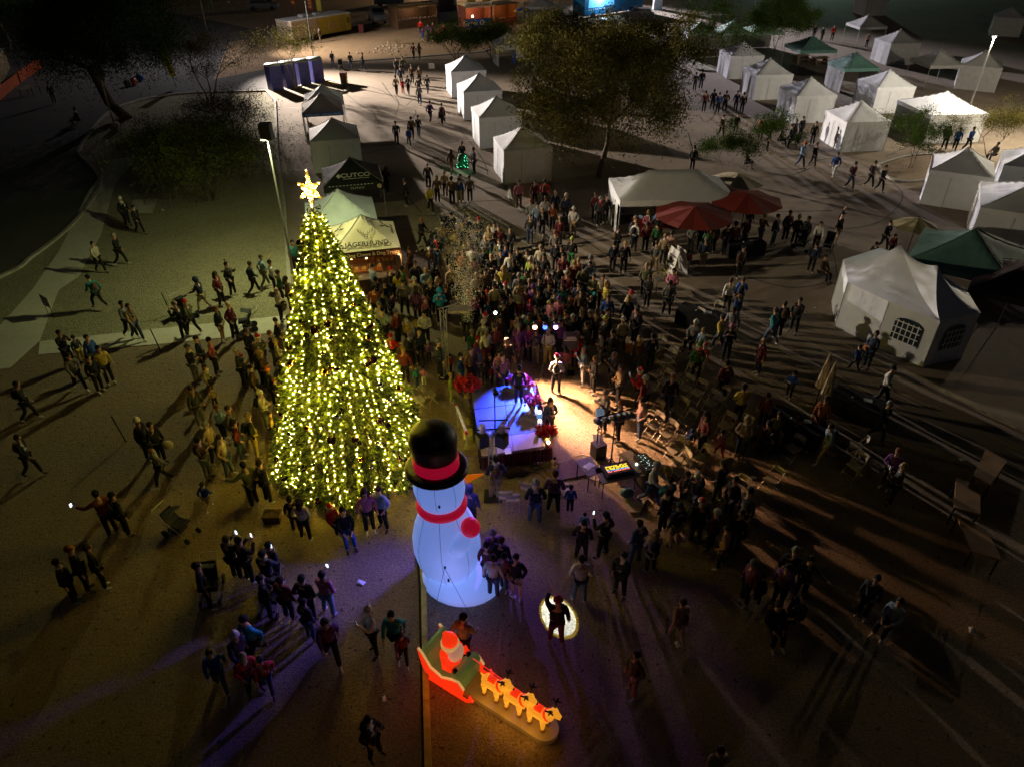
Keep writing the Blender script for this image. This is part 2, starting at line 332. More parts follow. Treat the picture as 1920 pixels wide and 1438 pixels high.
# ================= inflatable snowman =================
SW=mat('white_nylon',(.65,.68,.78),.45,.06,2,.15,4,emit=(.2,.36,1.0),es=.5)
SK=mat('black_nylon',(.014,.016,.024),.42,.2,3,.5,3,spec=.5); SR=mat('red_nylon',(.75,.02,.05),.4,.1,3,.15,5,emit=(1,.01,.07),es=.22)
SO=mat('orange_nylon',(.9,.25,.02),.5,.1,3,emit=(1,.2,.0),es=.35)
sx,sy=-1.78,14.05
SMZ=.93
sm=thing('inflatable_snowman','giant glowing inflatable snowman in a black top hat and red scarf','inflatable decoration',(sx,sy,0),R(-20))
def lean(z): return Vector((-.055*z,.02*z,0))
def lathe_l(prof,mi=0,n=28,fx=1,fy=1,off=(0,0)):
    M=MB(); vs=[];fs=[]
    for r,z in prof:
        c=lean(z)
        for k in range(n): t=2*PI*k/n; vs.append((c.x+off[0]+r*fx*math.cos(t),c.y+off[1]+r*fy*math.sin(t),z))
    for i in range(len(prof)-1):
        for k in range(n): fs.append((i*n+k,i*n+(k+1)%n,(i+1)*n+(k+1)%n,(i+1)*n+k))
    fs+=[tuple(range(n-1,-1,-1)),tuple((len(prof)-1)*n+k for k in range(n))]; M.add(vs,fs,mi); return M
b=lathe_l([(.55,.08),(.72,.3),(.86,.7),(.92,1.15),(.9,1.6),(.8,2.05),(.68,2.4),(.58,2.66),(.56,2.72)])
b.build('body',SW,sm,True)
lathe_l([(.55,2.95),(.62,3.15),(.67,3.45),(.66,3.75),(.6,4.05),(.56,4.12)]).build('head',SW,sm,True)
lathe_l([(.85,.0),(1.1,.05),(1.16,.14),(1.1,.24),(.8,.32),(.3,.32)],fx=1.0,fy=.9,off=(.42,-.12)).build('base_disc',SW,sm,True)
lathe_l([(.56,2.7),(.66,2.74),(.68,2.84),(.66,2.94),(.56,2.98)]).build('scarf',SR,sm,True)
lathe_l([(.5,4.02),(.74,4.06),(.81,4.13),(.81,4.2),(.74,4.27),(.5,4.28)]).build('hat_brim',SK,sm,True)
lathe_l([(.5,4.26),(.585,4.28),(.59,4.46),(.575,4.62),(.5,4.63)]).build('hat_band',SR,sm,True)
lathe_l([(.5,4.6),(.56,4.64),(.58,4.82),(.61,5.0),(.61,5.2),(.53,5.42),(.34,5.56),(.08,5.62)]).build('hat_crown',SK,sm,True)
m=MB(); m.tube([(.45,.28,3.75),(.62,.42,3.78),(.84,.6,3.8)],[.13,.08,.01],12); m.build('nose',SO,sm,True)
m=MB(); m.tube([(.4,-.45,1.75),(.55,-.4,1.95),(.66,-.25,2.2)],[.3,.27,.2],12); m.build('arm',SW,sm,True)
m=MB(); m.ball((.74,-.16,2.42),.29,14,9,sq=(.9,.9,1.1)); m.build('mitten',SR,sm,True)
CORD=mat('cord',(.05,.05,.06),.8)
m=MB(); PR=[(.72,.3),(.86,.7),(.92,1.15),(.9,1.6),(.8,2.05),(.68,2.4),(.58,2.66)]
for k in range(8):
    a=k*PI/4+.3; m.tube([lean(z)+Vector((r*1.004*math.cos(a),r*1.004*math.sin(a),z)) for r,z in PR],.006,4); m.tube([lean(z)+Vector((r*1.006*math.cos(a),r*1.006*math.sin(a),z)) for r,z in ((.62,3.15),(.67,3.45),(.66,3.75),(.6,4.05))],.006,4)
m.build('seams',mat('seam_blue',(.3,.35,.5),.7),sm)
m=MB(); m.tube([lean(1.3)+Vector((.33,-.87,1.3)),(1.2,-1.3,.02)],.006,4); m.tube([lean(1.3)+Vector((.33,-.87,1.3)),(.2,-1.6,.02)],.006,4); m.build('guy_line',CORD,sm)
m=MB()
for zz,aa in ((1.3,-1.2),(.75,-1.15),(3.4,-1.15)):
    r=.94 if zz<2 else .7; c=lean(zz); m.tube([(c.x+math.cos(aa)*r*.97,c.y+math.sin(aa)*r*.97,zz-.04),(c.x+math.cos(aa)*r*.97,c.y+math.sin(aa)*r*.97,zz+.04)],.03,6)
m.build('tether_loop',CORD,sm)

lamp('snowman_glow','POINT',(sx+.15,sy-1.6,1.0),22,(.25,.35,1),size=.8); 
sm.scale=(1.04,1.04,SMZ)
# ================= inflatable sleigh =================
p0=G(850,1262); p1=G(1018,1368); ang=math.atan2(p1.y-p0.y,p1.x-p0.x); SL=(p1-p0).length
sl=thing('inflatable_sleigh','glowing inflatable sleigh with a red-suited bearded rider pulled by three reindeer','inflatable decoration',(p0.x,p0.y,0),ang)
YG=mat('tan_nylon',(.75,.5,.18),.5,.05,3,emit=(1,.36,.02),es=.75); PLAT=mat('grey_nylon',(.42,.36,.25),.6,.1,3,emit=(1,.35,.05),es=.03)
RG=mat('lit_red_nylon',(.8,.04,.02),.4,.1,3,emit=(1,.035,.005),es=.8); GG=mat('green_nylon',(.15,.3,.12),.45,.1,2,.2,4,emit=(.3,.6,.15),es=.06)
PK=mat('beard_white',(.85,.7,.6),.6,.1,4,emit=(1,.45,.3),es=.3); WT=mat('white_trim',(.8,.7,.5),.6,emit=(1,.6,.2),es=.4)
m=MB(); NP=18; e=[]
for k in range(NP+1): a=-PI/2+PI*k/NP; e.append((SL+.05+.33*math.cos(a),.33*math.sin(a)))
e+=[(.35,.33),(.2,.28),(.2,-.28),(.35,-.33)]
vs=[(x,y,.0) for x,y in e]+[(x*1.0,y*1.0,.16) for x,y in e]; q=len(e)
m.add(vs,[tuple(range(q-1,-1,-1)),tuple(range(q,2*q))]+[(i,(i+1)%q,q+(i+1)%q,q+i) for i in range(q)]); m.build('platform',PLAT,sl)
# sleigh body
m=MB(); prof=[(-.62,1.0),(-.52,1.05),(-.42,.95),(-.32,.5),(-.1,.42),(.15,.45),(.38,.75),(.5,.8),(.58,.65),(.55,.12),(-.45,.12),(-.6,.6)]
def extr(M,prof,y0,y1,mi=0):
    k=len(prof); vs=[(x,y0,z) for x,z in prof]+[(x,y1,z) for x,z in prof]
    M.add(vs,[tuple(range(k)),tuple(range(2*k-1,k-1,-1))]+[(i,k+i,k+(i+1)%k,(i+1)%k) for i in range(k)],mi)
extr(m,prof,-.4,.4); m.build('sleigh_seat',GG,sl)
for s in (-1,1):
    m=MB(); pr=[(-.72,1.0),(-.6,.92),(-.35,.5),(0,.38),(.3,.55),(.52,.62),(.66,.42),(.6,.1),(-.5,.1),(-.62,.4)]
    extr(m,pr,s*.42-.03,s*.42+.03); m.build('side_panel',RG,sl)
    m=MB(); m.tube([(x,s*.42,z) for x,z in pr[:7]],.035,7); m.build('trim',WT,sl)
    m=MB(); m.tube([(-.6,s*.44,.03),(.3,s*.44,.03),(.75,s*.44,.06),(.92,s*.44,.22),(.85,s*.44,.32)],.045,7); m.build('runner',RG,sl)
m=MB(); m.lathe([(.15,.45),(.27,.6),(.28,.8),(.2,1.0),(.12,1.06)],14,c=(-.05,.02,0)); m.tube([(-.05,-.22,.92),(.06,-.33,.76),(.24,-.3,.72)],[.1,.1,.08],8); m.tube([(-.05,.25,.92),(.06,.36,.76),(.24,.3,.72)],[.1,.1,.08],8)
m.build('red_suit',RG,sl,True)
m=MB(); m.ball((.0,0,1.12),.2,12,8); m.build('face',mat('lit_skin',(.8,.45,.3),.6,emit=(1,.3,.1),es=.4),sl,True)
m=MB(); m.ball((.14,0,1.0),.24,12,8,sq=(.75,1,1.05)); m.build('beard',PK,sl,True)
m=MB(); m.lathe([(.2,1.18),(.235,1.2),(.235,1.27),(.2,1.29)],14,c=(-.03,0,0)); m.build('hat_trim',WT,sl,True)
m=MB(); m.lathe([(.2,1.27),(.2,1.4),(.14,1.52),(.06,1.58)],14,c=(-.03,0,0)); m.tube([(-.03,0,1.55),(-.14,.0,1.56),(-.22,0,1.46)],[.07,.05,.03],8); m.build('red_cap',RG,sl,True)
for s in (-1,1): m=MB(); m.ball((.3,s*.28,.72),.075,8,6); m.build('glove',SK,sl,True)
BRN=mat('brown_nylon',(.2,.09,.03),.6,.1,3,emit=(1,.3,.03),es=.06)
def reindeer(x,y,k):
    g=bpy.data.objects.new('reindeer',None); link(g,sl); g.location=(x,y,.16); g.scale=(.95,)*3
    m=MB(); m.tube([(-.3,0,.5),(-.22,0,.52),(0,0,.5),(.2,0,.52),(.28,0,.62),(.38,0,.8),(.42,0,.86)],[.08,.17,.16,.17,.15,.11,.09],10); m.ball((.42,0,.88),.125,10,7); m.tube([(.44,0,.87),(.56,0,.82),(.62,0,.81)],[.1,.075,.05],8)
    m.tube([(-.28,0,.6),(-.37,0,.66)],[.04,.02],6)
    for sx_,sy_ in ((-.2,-.1),(-.2,.1),(.18,-.1),(.18,.1)): m.tube([(sx_,sy_,.45),(sx_+.01,sy_,.22),(sx_,sy_,.09)],[.085,.06,.06],8)
    m.build('body',YG,g,True)
    for sx_,sy_ in ((-.2,-.1),(-.2,.1),(.18,-.1),(.18,.1)): m=MB(); m.tube([(sx_,sy_,0),(sx_,sy_,.095)],[.07,.065],8); m.build('hoof',BRN,g,True)
    m=MB(); m.lathe([(.13,0),(.16,.02),(.16,.07),(.13,.09)],12); o=m.build('collar',RG,g,True); o.location=(.24,0,.6); o.rotation_euler=(0,R(38),0)
    m=MB(); m.tube([(-.1,0,.685),(.1,0,.685)],.1,8); m.build('saddle_blanket',RG,g,True)
    m=MB()
    for s in (-1,1):
        m.tube([(.4,s*.06,.96),(.38,s*.15,1.08),(.42,s*.2,1.2)],[.035,.035,.025],6); m.tube([(.38,s*.15,1.08),(.5,s*.2,1.12)],[.03,.02],6); m.tube([(.39,s*.12,1.02),(.28,s*.2,1.1)],[.03,.02],6)
    m.build('antlers',SK,g,True)
    m=MB()
    for s in (-1,1): m.ball((.36,s*.12,.93),.05,7,5,sq=(.5,1,.8))
    m.build('ears',BRN,g,True); m=MB(); m.ball((.63,0,.82),.035,7,5); m.build('nose',SK,g,True)
    lamp('shell_glow','POINT',(x,y-.45,.35),4.5,(1,.45,.06),sl,size=.25)  # unseen lamp outside the shell, stands for the inflatable's glow
for k in range(3): reindeer(SL*(.46+.245*k),0,k)
m=MB(); m.tube([(.5,.2,.8),(SL*.46,.12,.85),(SL*.95,.08,.8)],.012,5); m.build('reins',RG,sl)
lamp('shell_glow','POINT',(.1,-.75,.8),6,(1,.25,.05),sl,size=.25); lamp('shell_glow','POINT',(.1,.75,.8),2,(1,.1,.05),sl,size=.25)
# ================= stage =================
A=Vector((-1.57,22.3)); B=Vector((.75,22.75)); Cc=Vector((1.15,19.0)); D=Vector((-1.02,18.45))
DECK=mat('stage_deck',(.17,.15,.2),.35,.15,1.2,.1,10,spec=.5); PLY=mat('pale_deck',(.4,.33,.38),.5,.1,2)
stg=thing('stage','low square stage deck with a dark red pleated skirt','stage',(0,0,0))
def lerp2(u,v): return A.lerp(B,u).lerp(D.lerp(Cc,u),v)
panels=[((0,.5),(0,.32)),((.5,1),(0,.32)),((0,.5),(.32,.78)),((.5,1),(.32,.78))]
for (u0,u1),(v0,v1) in panels:
    g=.004; q=[lerp2(u0+g,v0+g),lerp2(u1-g,v0+g),lerp2(u1-g,v1-g),lerp2(u0+g,v1-g)]
    m=MB(); m.add([(p.x,p.y,.5) for p in q]+[(p.x,p.y,.6) for p in q],[(3,2,1,0),(4,5,6,7)][:0]+[(0,1,2,3),(7,6,5,4),(0,4,5,1),(1,5,6,2),(2,6,7,3),(3,7,4,0)]); m.build('deck_panel',DECK,stg)
for u0,u1 in ((0,.5),(.5,1)):
    q=[lerp2(u0+.004,.782),lerp2(u1-.004,.782),lerp2(u1-.004,1),lerp2(u0+.004,1)]
    m=MB(); m.add([(p.x,p.y,.5) for p in q]+[(p.x,p.y,.603) for p in q],[(0,1,2,3),(7,6,5,4),(0,4,5,1),(1,5,6,2),(2,6,7,3),(3,7,4,0)]); m.build('deck_panel',PLY,stg)
m=MB(); 
def skirt(M,p,q,z=.58,off=.05):
    d=(q-p); L=d.length; d.normalize(); nrm=Vector((d.y,-d.x)); k=int(L/.035); vs=[]
    for i in range(k+1):
        c=p+d*(L*i/k)+nrm*(off+.02*math.sin(i*1.9)+.012*math.sin(i*.7)); c2=c+nrm*.03*math.sin(i*1.9)
        vs+= [(c.x,c.y,z),(c2.x,c2.y,.01)]
    M.add(vs,[(2*i,2*i+1,2*i+3,2*i+2) for i in range(k)])
E2=Cc+Vector((.18,-.05))
skirt(m,D,E2); skirt(m,E2,B+Vector((.18,0)),off=.02); m.build('skirt',mat('maroon_velvet',(.12,.02,.025),.85,.2,9),stg)
m=MB(); skirt(m,A,D,off=.02); m.build('skirt',mat('black_skirt',(.015,.015,.017),.9),stg)
# plywood / rug mats around the stage (things lying on the ground)
def flat(name,label,cat,px,m,z=.03,h=.025):
    q=[G(*p) for p in px]; M=MB(); k=len(q); M.add([(p.x,p.y,z-.02) for p in q]+[(p.x,p.y,z+h) for p in q],[tuple(range(k-1,-1,-1)),tuple(range(k,2*k))]+[(i,(i+1)%k,k+(i+1)%k,k+i) for i in range(k)])
    bm=bmesh.new(); me=M.mesh(name); bm.from_mesh(me); bmesh.ops.recalc_face_normals(bm,faces=bm.faces[:]); bm.to_mesh(me); bm.free(); me.materials.append(m)
    o=bpy.data.objects.new(name,me); link(o); tag(o,label,cat); return o
flat('ground_mat','dark brown mat lying between the speaker and the stage front','mat',[(1017,878),(1092,858),(1106,890),(1036,905)],mat('brown_mat',(.12,.07,.05),.8,.15,4))
flat('ground_mat','brown board mat beside the far right edge of the stage','mat',[(994,712),(1016,710),(1036,752),(1008,760)],mat('brown_board',(.25,.17,.11),.8,.15,4))
flat('ground_mat','purple grey board on the dirt below the mixing desk','mat',[(1172,945),(1213,934),(1200,962),(1180,962)],mat('grey_board',(.3,.25,.25),.8,.15,4))
m=MB(); c=G(965,890); m.tube([(-.45,-.08,.09),(-.2,-.03,.1),(.0,.02,.08),(.25,.03,.1),(.5,.06,.09)],[.05,.19,.14,.2,.06],9); tag(m.build('equipment_bag',mat('black_bag',(.03,.015,.015),.7,.2,5,.2),None,True,loc=(c.x,c.y,.0)),'long dark equipment bag lying below the stage skirt','bag')
m=MB(); c=G(1005,878)
for k in range(5): m.tube([(math.cos(t)*(.12+.02*k),math.sin(t)*.1,.02+.01*k) for t in np.linspace(0,6.3,14)],.012,5)
tag(m.build('cable_coil',CORD,None,loc=(c.x,c.y,0)),'black cable coiled on the dirt near the dark brown mat','cable')
for pts,l in (([(905,866),(940,900),(1000,885),(1030,905),(1060,935)],'black cable snaking from the truss below the stage'),([(1120,860),(1085,855),(1060,880),(1110,900),(1130,905)],'thin black cable between the speaker and the mixing desk')):
    m=MB(); m.tube([G(*p)+Vector((0,0,.02)) for p in smooth(pts,4)],.012,5); tag(m.build('power_cable',CORD),l,'cable')
# poinsettias
RED=mat('poinsettia_red',(.7,.02,.03),.6,.3,20); LEAF=mat('leaf_green',(.04,.1,.03),.6,.2,20); POT=mat('gold_foil',(.5,.4,.12),.3,.2,20,metal=.6)
def flowers(px,z,s,label,col=RED,zt=None):
    c=G(px[0],px[1],z+.35*s); t=thing('poinsettia',label,'potted flowers',(c.x,c.y,z),0,'poinsettias round the stage')
    m=MB(); m.lathe([(.1*s,0),(.16*s,.26*s)],12); m.build('pot',POT,t)
    n=70; a=rng.uniform(0,6.28,n); r=np.sqrt(rng.uniform(0,1,n))*.3*s; cc=np.stack([np.cos(a)*r,np.sin(a)*r,.46*s-r*.25+rng.normal(size=n)*.02],1)
    V=[];F=[];o=0
    for k in range(5):
        v,f=leaves(cc+rng.normal(size=cc.shape)*.03*s,.13*s,.5); V.append(v);F.append(f+o);o+=len(v)
    npmesh('blooms',np.concatenate(V),np.concatenate(F),col,t)
    cc[:,2]-=.1*s; v,f=leaves(np.concatenate([cc,cc]),.15*s,.5); npmesh('leaves',v,f,LEAF,t)
MAG=mat('poinsettia_pink',(.65,.02,.15),.6,.3,20)
flowers((876,722),.35,1.5,'large red poinsettia on the far left corner of the stage')
flowers((966,714),.6,.95,'pink poinsettia left of the person standing at the stage back edge',MAG)
flowers((982,712),.6,.9,'pink poinsettia right of the person standing at the stage back edge',MAG)
flowers((992,722),.6,.6,'small red poinsettia at the far right corner of the stage')
flowers((998,752),.6,1.0,'pink poinsettia midway along the right stage edge',MAG)
flowers((1024,808),.6,1.15,'red poinsettia in a gold pot by the bright lamp on the near stage corner')
for k,(x,y) in enumerate(((1012,775),(1012,792))):
    c=G(x,y,.8); t=thing('lantern',['small glowing white lantern midway down the right stage edge','small glowing blue lantern near the bright lamp of the stage'][k],'lantern',(c.x,c.y,.6)); m=MB(); m.lathe([(.09,0),(.1,.16),(.06,.2)],10); m.build('body',mat('lantern_blue',(.2,.4,.8),.5,emit=(.2,.5,1),es=.4),t,True); m=MB(); m.ball((0,0,.27),.08,10,7); m.build('globe',mat('lantern_white',(.9,.9,.8),.5,emit=(1,.8,.5),es=2),t,True)
c=G(1028,829,.66); t=thing('globe_lamp','bright warm globe lamp on the near right corner of the stage','lamp',(c.x,c.y,.6)); m=MB(); m.ball((0,0,.07),.06,10,7); m.build('globe',mat('globe_hot',(1,.9,.7),.5,emit=(1,.7,.35),es=14),t,True); lamp('lamp_light','POINT',(.05,-.1,.12),10,(1,.6,.3),t,size=.05)
# garland on the right stage edge
n=260; u=rng.uniform(0,1,n); p=np.array([[B.x+.05,B.y,.63]])*(1-u[:,None])+np.array([[Cc.x+.08,Cc.y,.63]])*u[:,None]+rng.normal(size=(n,3))*.035
v,f=leaves(p,.08,.4); o=npmesh('garland',v,f,[LEAF,mat('garland_pink',(.5,.05,.3),.5),mat('garland_blue',(.1,.15,.6),.5)],None,rng.integers(0,3,n)); tag(o,'coloured garland laid along the right edge of the stage','garland')
c=G(952,845,.62); m=MB(); m.box((0,0,.01),(.22,.3,.004)); tag(m.build('paper_sheet',mat('paper',(.8,.8,.8),.8,.02),None,loc=(c.x,c.y,.605),rz=.2),'white sheet of paper lying on the pale near part of the stage','paper')
# ================= trusses, stands and stage lamps =================
ALU=mat('aluminium_truss',(.6,.6,.6),.35,.1,8,metal=.8); BLK=mat('black_metal',(.02,.02,.022),.5,.2,8)
def truss(t,H,w=.14):
    m=MB(); c3=[(w*math.cos(a),w*math.sin(a)) for a in (PI/2,PI*7/6,-PI/6)]
    for x,y in c3: m.tube([(x,y,.04),(x,y,H)],.02,6)
    k=int(H/.22)
    for i in range(k):
        for j in range(3):
            a=c3[j];b=c3[(j+1)%3]; 
            if i%2: a,b=b,a
            m.tube([(*a,.04+(H-.04)*i/k),(*b,.04+(H-.04)*(i+1)/k)],.009,4,cap=False)
    m.build('lattice_mast',ALU,t)
    m=MB(); m.box((0,0,.02),(.6,.6,.03)); m.build('base_plate',BLK,t)
c=G(925,930); tr=thing('truss_tower','silver lattice truss tower with two box speakers, below the stage','truss tower',(c.x,c.y,0)); TZ=2.75; truss(tr,TZ)
m=MB(); m.tube([(-.55,0,TZ),(.55,.1,TZ)],.025,6); m.build('crossbar',BLK,tr); m=MB(); m.tube([(-.4,.15,TZ+.25),(.5,.2,TZ+.25)],.02,6); m.build('crossbar',BLK,tr)
for s in (-1,1):
    m=MB(); m.box((s*.3,-.1,TZ-.3),(.32,.3,.42),rz=s*-.5); m.build('speaker_box',mat('speaker_black',(.03,.03,.028),.6,.2,8),tr)
    m=MB(); m.tube([(s*.3,.05,TZ-.12),(s*.3,.1,TZ+.12)],[.12,.1],10); m.build('lamp_can',ALU,tr)
q=Vector((c.x,c.y,TZ+.1))
m=MB(); m.tube([(.1,-.1,TZ),(.1,-.1,TZ+1.6)],.02,6); m.tube([(.1,-.1,TZ+1.6),(.14,-.26,TZ+1.55)],[.07,.09],10); m.build('mast_lamp',BLK,tr)  # mast and lamp raised above the truss to round the spotlight pool
lamp('follow_spot','SPOT',q+Vector((.15,-.32,1.42)),15000,(.5,.72,1),None,.008,G(1046,1153),7.9,.03).name='follow_spot_light'
lamp('follow_spot_rim','SPOT',q+Vector((.15,-.32,1.42)),3200,(1,.85,.0),None,.008,G(1046,1153),9.1,.1)
lamp('blue_wash','SPOT',q+Vector((-.35,-.3,.1)),2000,(.16,.12,1),None,.25,G(590,1230),66,1.0)
lamp('blue_wash_right','SPOT',q+Vector((.25,-.35,.1)),500,(.25,.1,1),None,.05,G(900,1150),75,1.0)
c=G(838,706); t2=thing('truss_tower','slim lattice truss tower between the Christmas tree and the stage','truss tower',(c.x,c.y,0)); truss(t2,3.1,.13)
m=MB(); m.tube([(-.2,0,3.1),(.5,.3,3.15)],.02,5); m.build('crossbar',ALU,t2); m=MB(); m.box((.55,.6,2.75),(.8,.5,.1)); m.build('hood_panel',mat('pale_panel',(.5,.42,.42),.6),t2)
# three stage lamps behind the stage on one stand
c=G(1022,690); c=Vector((c.x,c.y+.0,0)); LZ=2.35
sp=G(1022,613,LZ); t=thing('stage_light_stand','light stand with three lit lamps: warm, blue and white, behind the stage','light stand',(sp.x,sp.y,0))
m=MB(); m.tube([(0,0,0),(0,0,LZ+.1)],.025,6); m.tube([(-.5,0,LZ+.12),(.7,0,LZ+.12)],.022,6)
for a in (0,2.1,4.2): m.tube([(0,0,.5),(.5*math.cos(a),.5*math.sin(a),.02)],.015,5)
m.build('tripod',BLK,t)
for x,cl,es,en,tg,an in ((1003,(1,.52,.26),14,9000,(1075,775),43),(1022,(.02,.07,1),9,30000,(955,790),46),(1042,(.6,.3,1),12,1800,(990,900),75)):
    q=G(x,614,LZ); lx=q.x-sp.x; 
    m=MB(); m.tube([(lx,.22,LZ+.03),(lx,0,LZ)],[.08,.1],12); m.build('lamp_can',BLK,t)
    m=MB(); m.lathe([(.085,0),(.085,.012)],14); o=m.build('lens',mat('lens_%d'%x,(1,1,1),.5,emit=cl,es=es),t); o.location=(lx,-.03,LZ-.01); o.rotation_euler=(R(60),0,0)
    lamp('lamp_light','SPOT',(sp.x+lx,sp.y-.12,LZ-.02),en,cl,None,(.05 if x==1022 else .22),G(*tg),an,.9)
c=G(929,588,2.5); t=thing('work_light','bright white work light on a stand beside the tall brown coat, behind the stage','light stand',(c.x,c.y,0)); m=MB(); m.tube([(0,0,0),(0,0,2.5)],.02,6)
for a in (0,2.1,4.2): m.tube([(0,0,.4),(.4*math.cos(a),.4*math.sin(a),.02)],.014,5)
m.build('tripod',BLK,t); m=MB(); m.ball((0,-.05,2.55),.06,10,7); m.build('lamp_globe',mat('work_globe',(1,1,1),emit=(1,.95,.9),es=16),t); lamp('lamp_light','SPOT',(c.x,c.y-.15,2.5),16000,(1,.53,.28),None,.12,G(1080,775),52,.9)
# T-bar stand by the mixing desk
c=G(1143,890); t=thing('light_bar_stand','black tripod stand with a tilted bar of small spotlights, by the mixing desk','light stand',(c.x,c.y,0))
TB=2.6; m=MB(); m.tube([(0,0,0),(0,0,TB)],[.03,.02],6)
for a in (-.3,2.0,4.0): m.tube([(0,0,.75),(.55*math.cos(a),.55*math.sin(a),.02)],.018,5)
m.build('tripod',BLK,t); bv=Vector((math.cos(R(18)),math.sin(R(18)),.0)); m=MB(); m.tube([bv*-.62+Vector((0,0,TB)),bv*.68+Vector((0,0,TB+.06))],.025,6); m.build('bar',BLK,t)
for k,s in enumerate((-.58,-.3,-.02,.22,.42,.58)):
    q=bv*s+Vector((0,.0,TB-.18)); m=MB(); m.tube([q+Vector((.05,-.12,.03)),q+Vector((-.08,.12,-.04))],[.09,.1],10); m.tube([q,q+Vector((0,0,.18))],.012,4); m.build('lamp_can',mat('can_grey',(.12,.12,.12),.4,metal=.5),t,True)
    m=MB(); m.lathe([(.095,0),(.095,.01)],12); o=m.build('lens',mat('lens_dim%d'%(k%3),(.8,.8,.8),.3,emit=((1,.7,.4),(.3,.5,1),(.9,.9,1))[k%3],es=1.2),t); o.location=q+Vector((-.085,.13,-.045)); o.rotation_euler=(R(-70),0,R(30))
lamp('bar_light','SPOT',(c.x-.2,c.y+.25,TB-.2),300,(1,.5,.3),None,.1,G(1010,790),55,.8)
# speaker on the ground
c=G(1121,855); t=thing('stage_speaker','black boxy speaker standing on the lit dirt beside the spotlight bar','speaker',(c.x,c.y,0),R(28))
m=MB(); m.box((0,0,.3),(.42,.4,.58)); m.build('cabinet',mat('speaker_cab',(.03,.025,.03),.5,.2,8),t); m=MB(); m.box((-.215,0,.3),(.01,.34,.5)); m.build('grille',BLK,t); m=MB(); m.tube([(-.07,.02,.59),(-.07,.02,1.35)],.017,5); m.tube([(.07,.02,.59),(.07,.02,1.3)],.014,5); m.build('pole',BLK,t)
# music stand
c=G(1126,820); t=thing('music_stand','music stand with white sheets between the clapping man and the spotlight bar','music stand',(c.x-.1,c.y,0)); m=MB(); m.tube([(0,0,0),(0,0,1.1)],.012,5); m.box((0,0,.01),(.35,.35,.015)); m.build('post',BLK,t); m=MB(); m.box((0,-.02,1.15),(.42,.02,.3),mx=Matrix.Rotation(-.5,4,'X')@Matrix.Rotation(.7,4,'Z')); m.build('sheets',mat('paper_blue_glow',(.5,.7,.9),.8,.1,10,emit=(.4,.7,1),es=.15),t)  # lit blue tone and faint glow put into the white sheets' colour
c=G(1046,745); t=thing('microphone_stand','thin black microphone stand in front of the person in the red cap','microphone stand',(c.x,c.y,0)); m=MB(); m.tube([(0,0,0),(0,0,1.5)],.012,5)
for a in (0,2.1,4.2): m.tube([(0,0,.12),(.35*math.cos(a),.35*math.sin(a),.015)],.012,5)
m.build('stand',BLK,t); m=MB(); m.tube([(0,0,1.5),(.02,-.06,1.6)],[.02,.03],6); m.build('microphone',mat('mic_grey',(.3,.3,.3),.3,metal=.8),t)
# black lyric board with white lines
c=G(1067,700); t=thing('lyrics_board','black board with lines of white text on a pole beside the bright red coat','sign',(c.x,c.y,0)); m=MB(); m.tube([(0,0,0),(0,0,1.2)],.018,5); m.box((0,0,.015),(.4,.4,.02)); m.build('pole',BLK,t); m=MB(); m.box((0,0,1.55),(.62,.04,.72),mx=Matrix.Rotation(-.25,4,'X')); m.build('board',mat('board_black',(.02,.02,.03),.5),t); m=MB()
for k in range(6): m.box((random.uniform(-.03,.03),-.03+ (k-2.5)*-.026,1.33+k*.085),(.5-.08*(k%3),.006,.035),mx=Matrix.Rotation(-.25,4,'X'))
m.build('lettering',mat('letter_white',(.7,.65,.8),.8,.1),t)
# mixing desk, racks and tables
TBL=mat('table_grey',(.22,.19,.18),.6,.15,6)
def table(t,w,d,h,m_,leg=True):
    m=MB(); m.box((0,0,h),(w,d,.04)); m.build('table_top',m_,t)
    if leg:
        for sx_ in(-1,1):
            for sy_ in(-1,1): q=MB(); q.tube([(sx_*(w/2-.06),sy_*(d/2-.06),0),(sx_*(w/2-.06),sy_*(d/2-.06),h-.02)],.017,5); q.build('leg',BLK,t)
c=G(1160,915); t=thing('mixing_table','folding table under the lit mixing desk','table',(c.x,c.y,0),R(16)); table(t,1.55,.75,.72,TBL)
t=thing('mixing_desk','lit mixing desk glowing yellow and red in a black case','mixing desk',(c.x-.12,c.y,.745),R(16)); m=MB(); m.box((0,.0,.06),(.95,.6,.12)); m.build('case',BLK,t)
m=MB(); m.box((.02,-.02,.135),(.8,.42,.02)); m.build('panel',mat('desk_panel',(.1,.1,.1),.5),t)
for nm,cl,rows,es in (('fader_lights',(1,.75,.05),3,1.6),('button_lights',(1,.15,.1),1,1.6),('level_lights',(.1,.6,1),1,1.0)):
    m=MB(); y0={'fader_lights':.12,'button_lights':-.12,'level_lights':-.06}[nm]
    for r_ in range(rows):
        for k in range(20 if rows>1 else 26):
            if random.random()<.85: m.box((-.36+k*(.76/(20 if rows>1 else 26)),y0-r_*.06+random.uniform(-.01,.01),.152),(.026,.035 if rows>1 else .03,.01))
    m.build(nm,mat(nm,cl,.5,emit=cl,es=es),t)
t=thing('rack_case','open black equipment rack with knobs right of the mixing desk','equipment case',tuple(G(1206,905)),R(-70)); m=MB(); m.box((0,0,.45),(.9,.45,.9)); m.build('case',BLK,t); m=MB()
for k in range(6): m.box((-.36+k*.14,0,.91),(.09,.38,.02))
m.build('rack_panels',mat('rack_green',(.12,.16,.14),.5,.3,12),t); m=MB(); 
for k in range(16): m.box((-.38+.05*k,random.uniform(-.15,.15),.925),(.015,.02,.015))
m.build('indicator_lights',mat('rack_led',(.3,1,.6),.5,emit=(.6,.9,1),es=1.5),t)
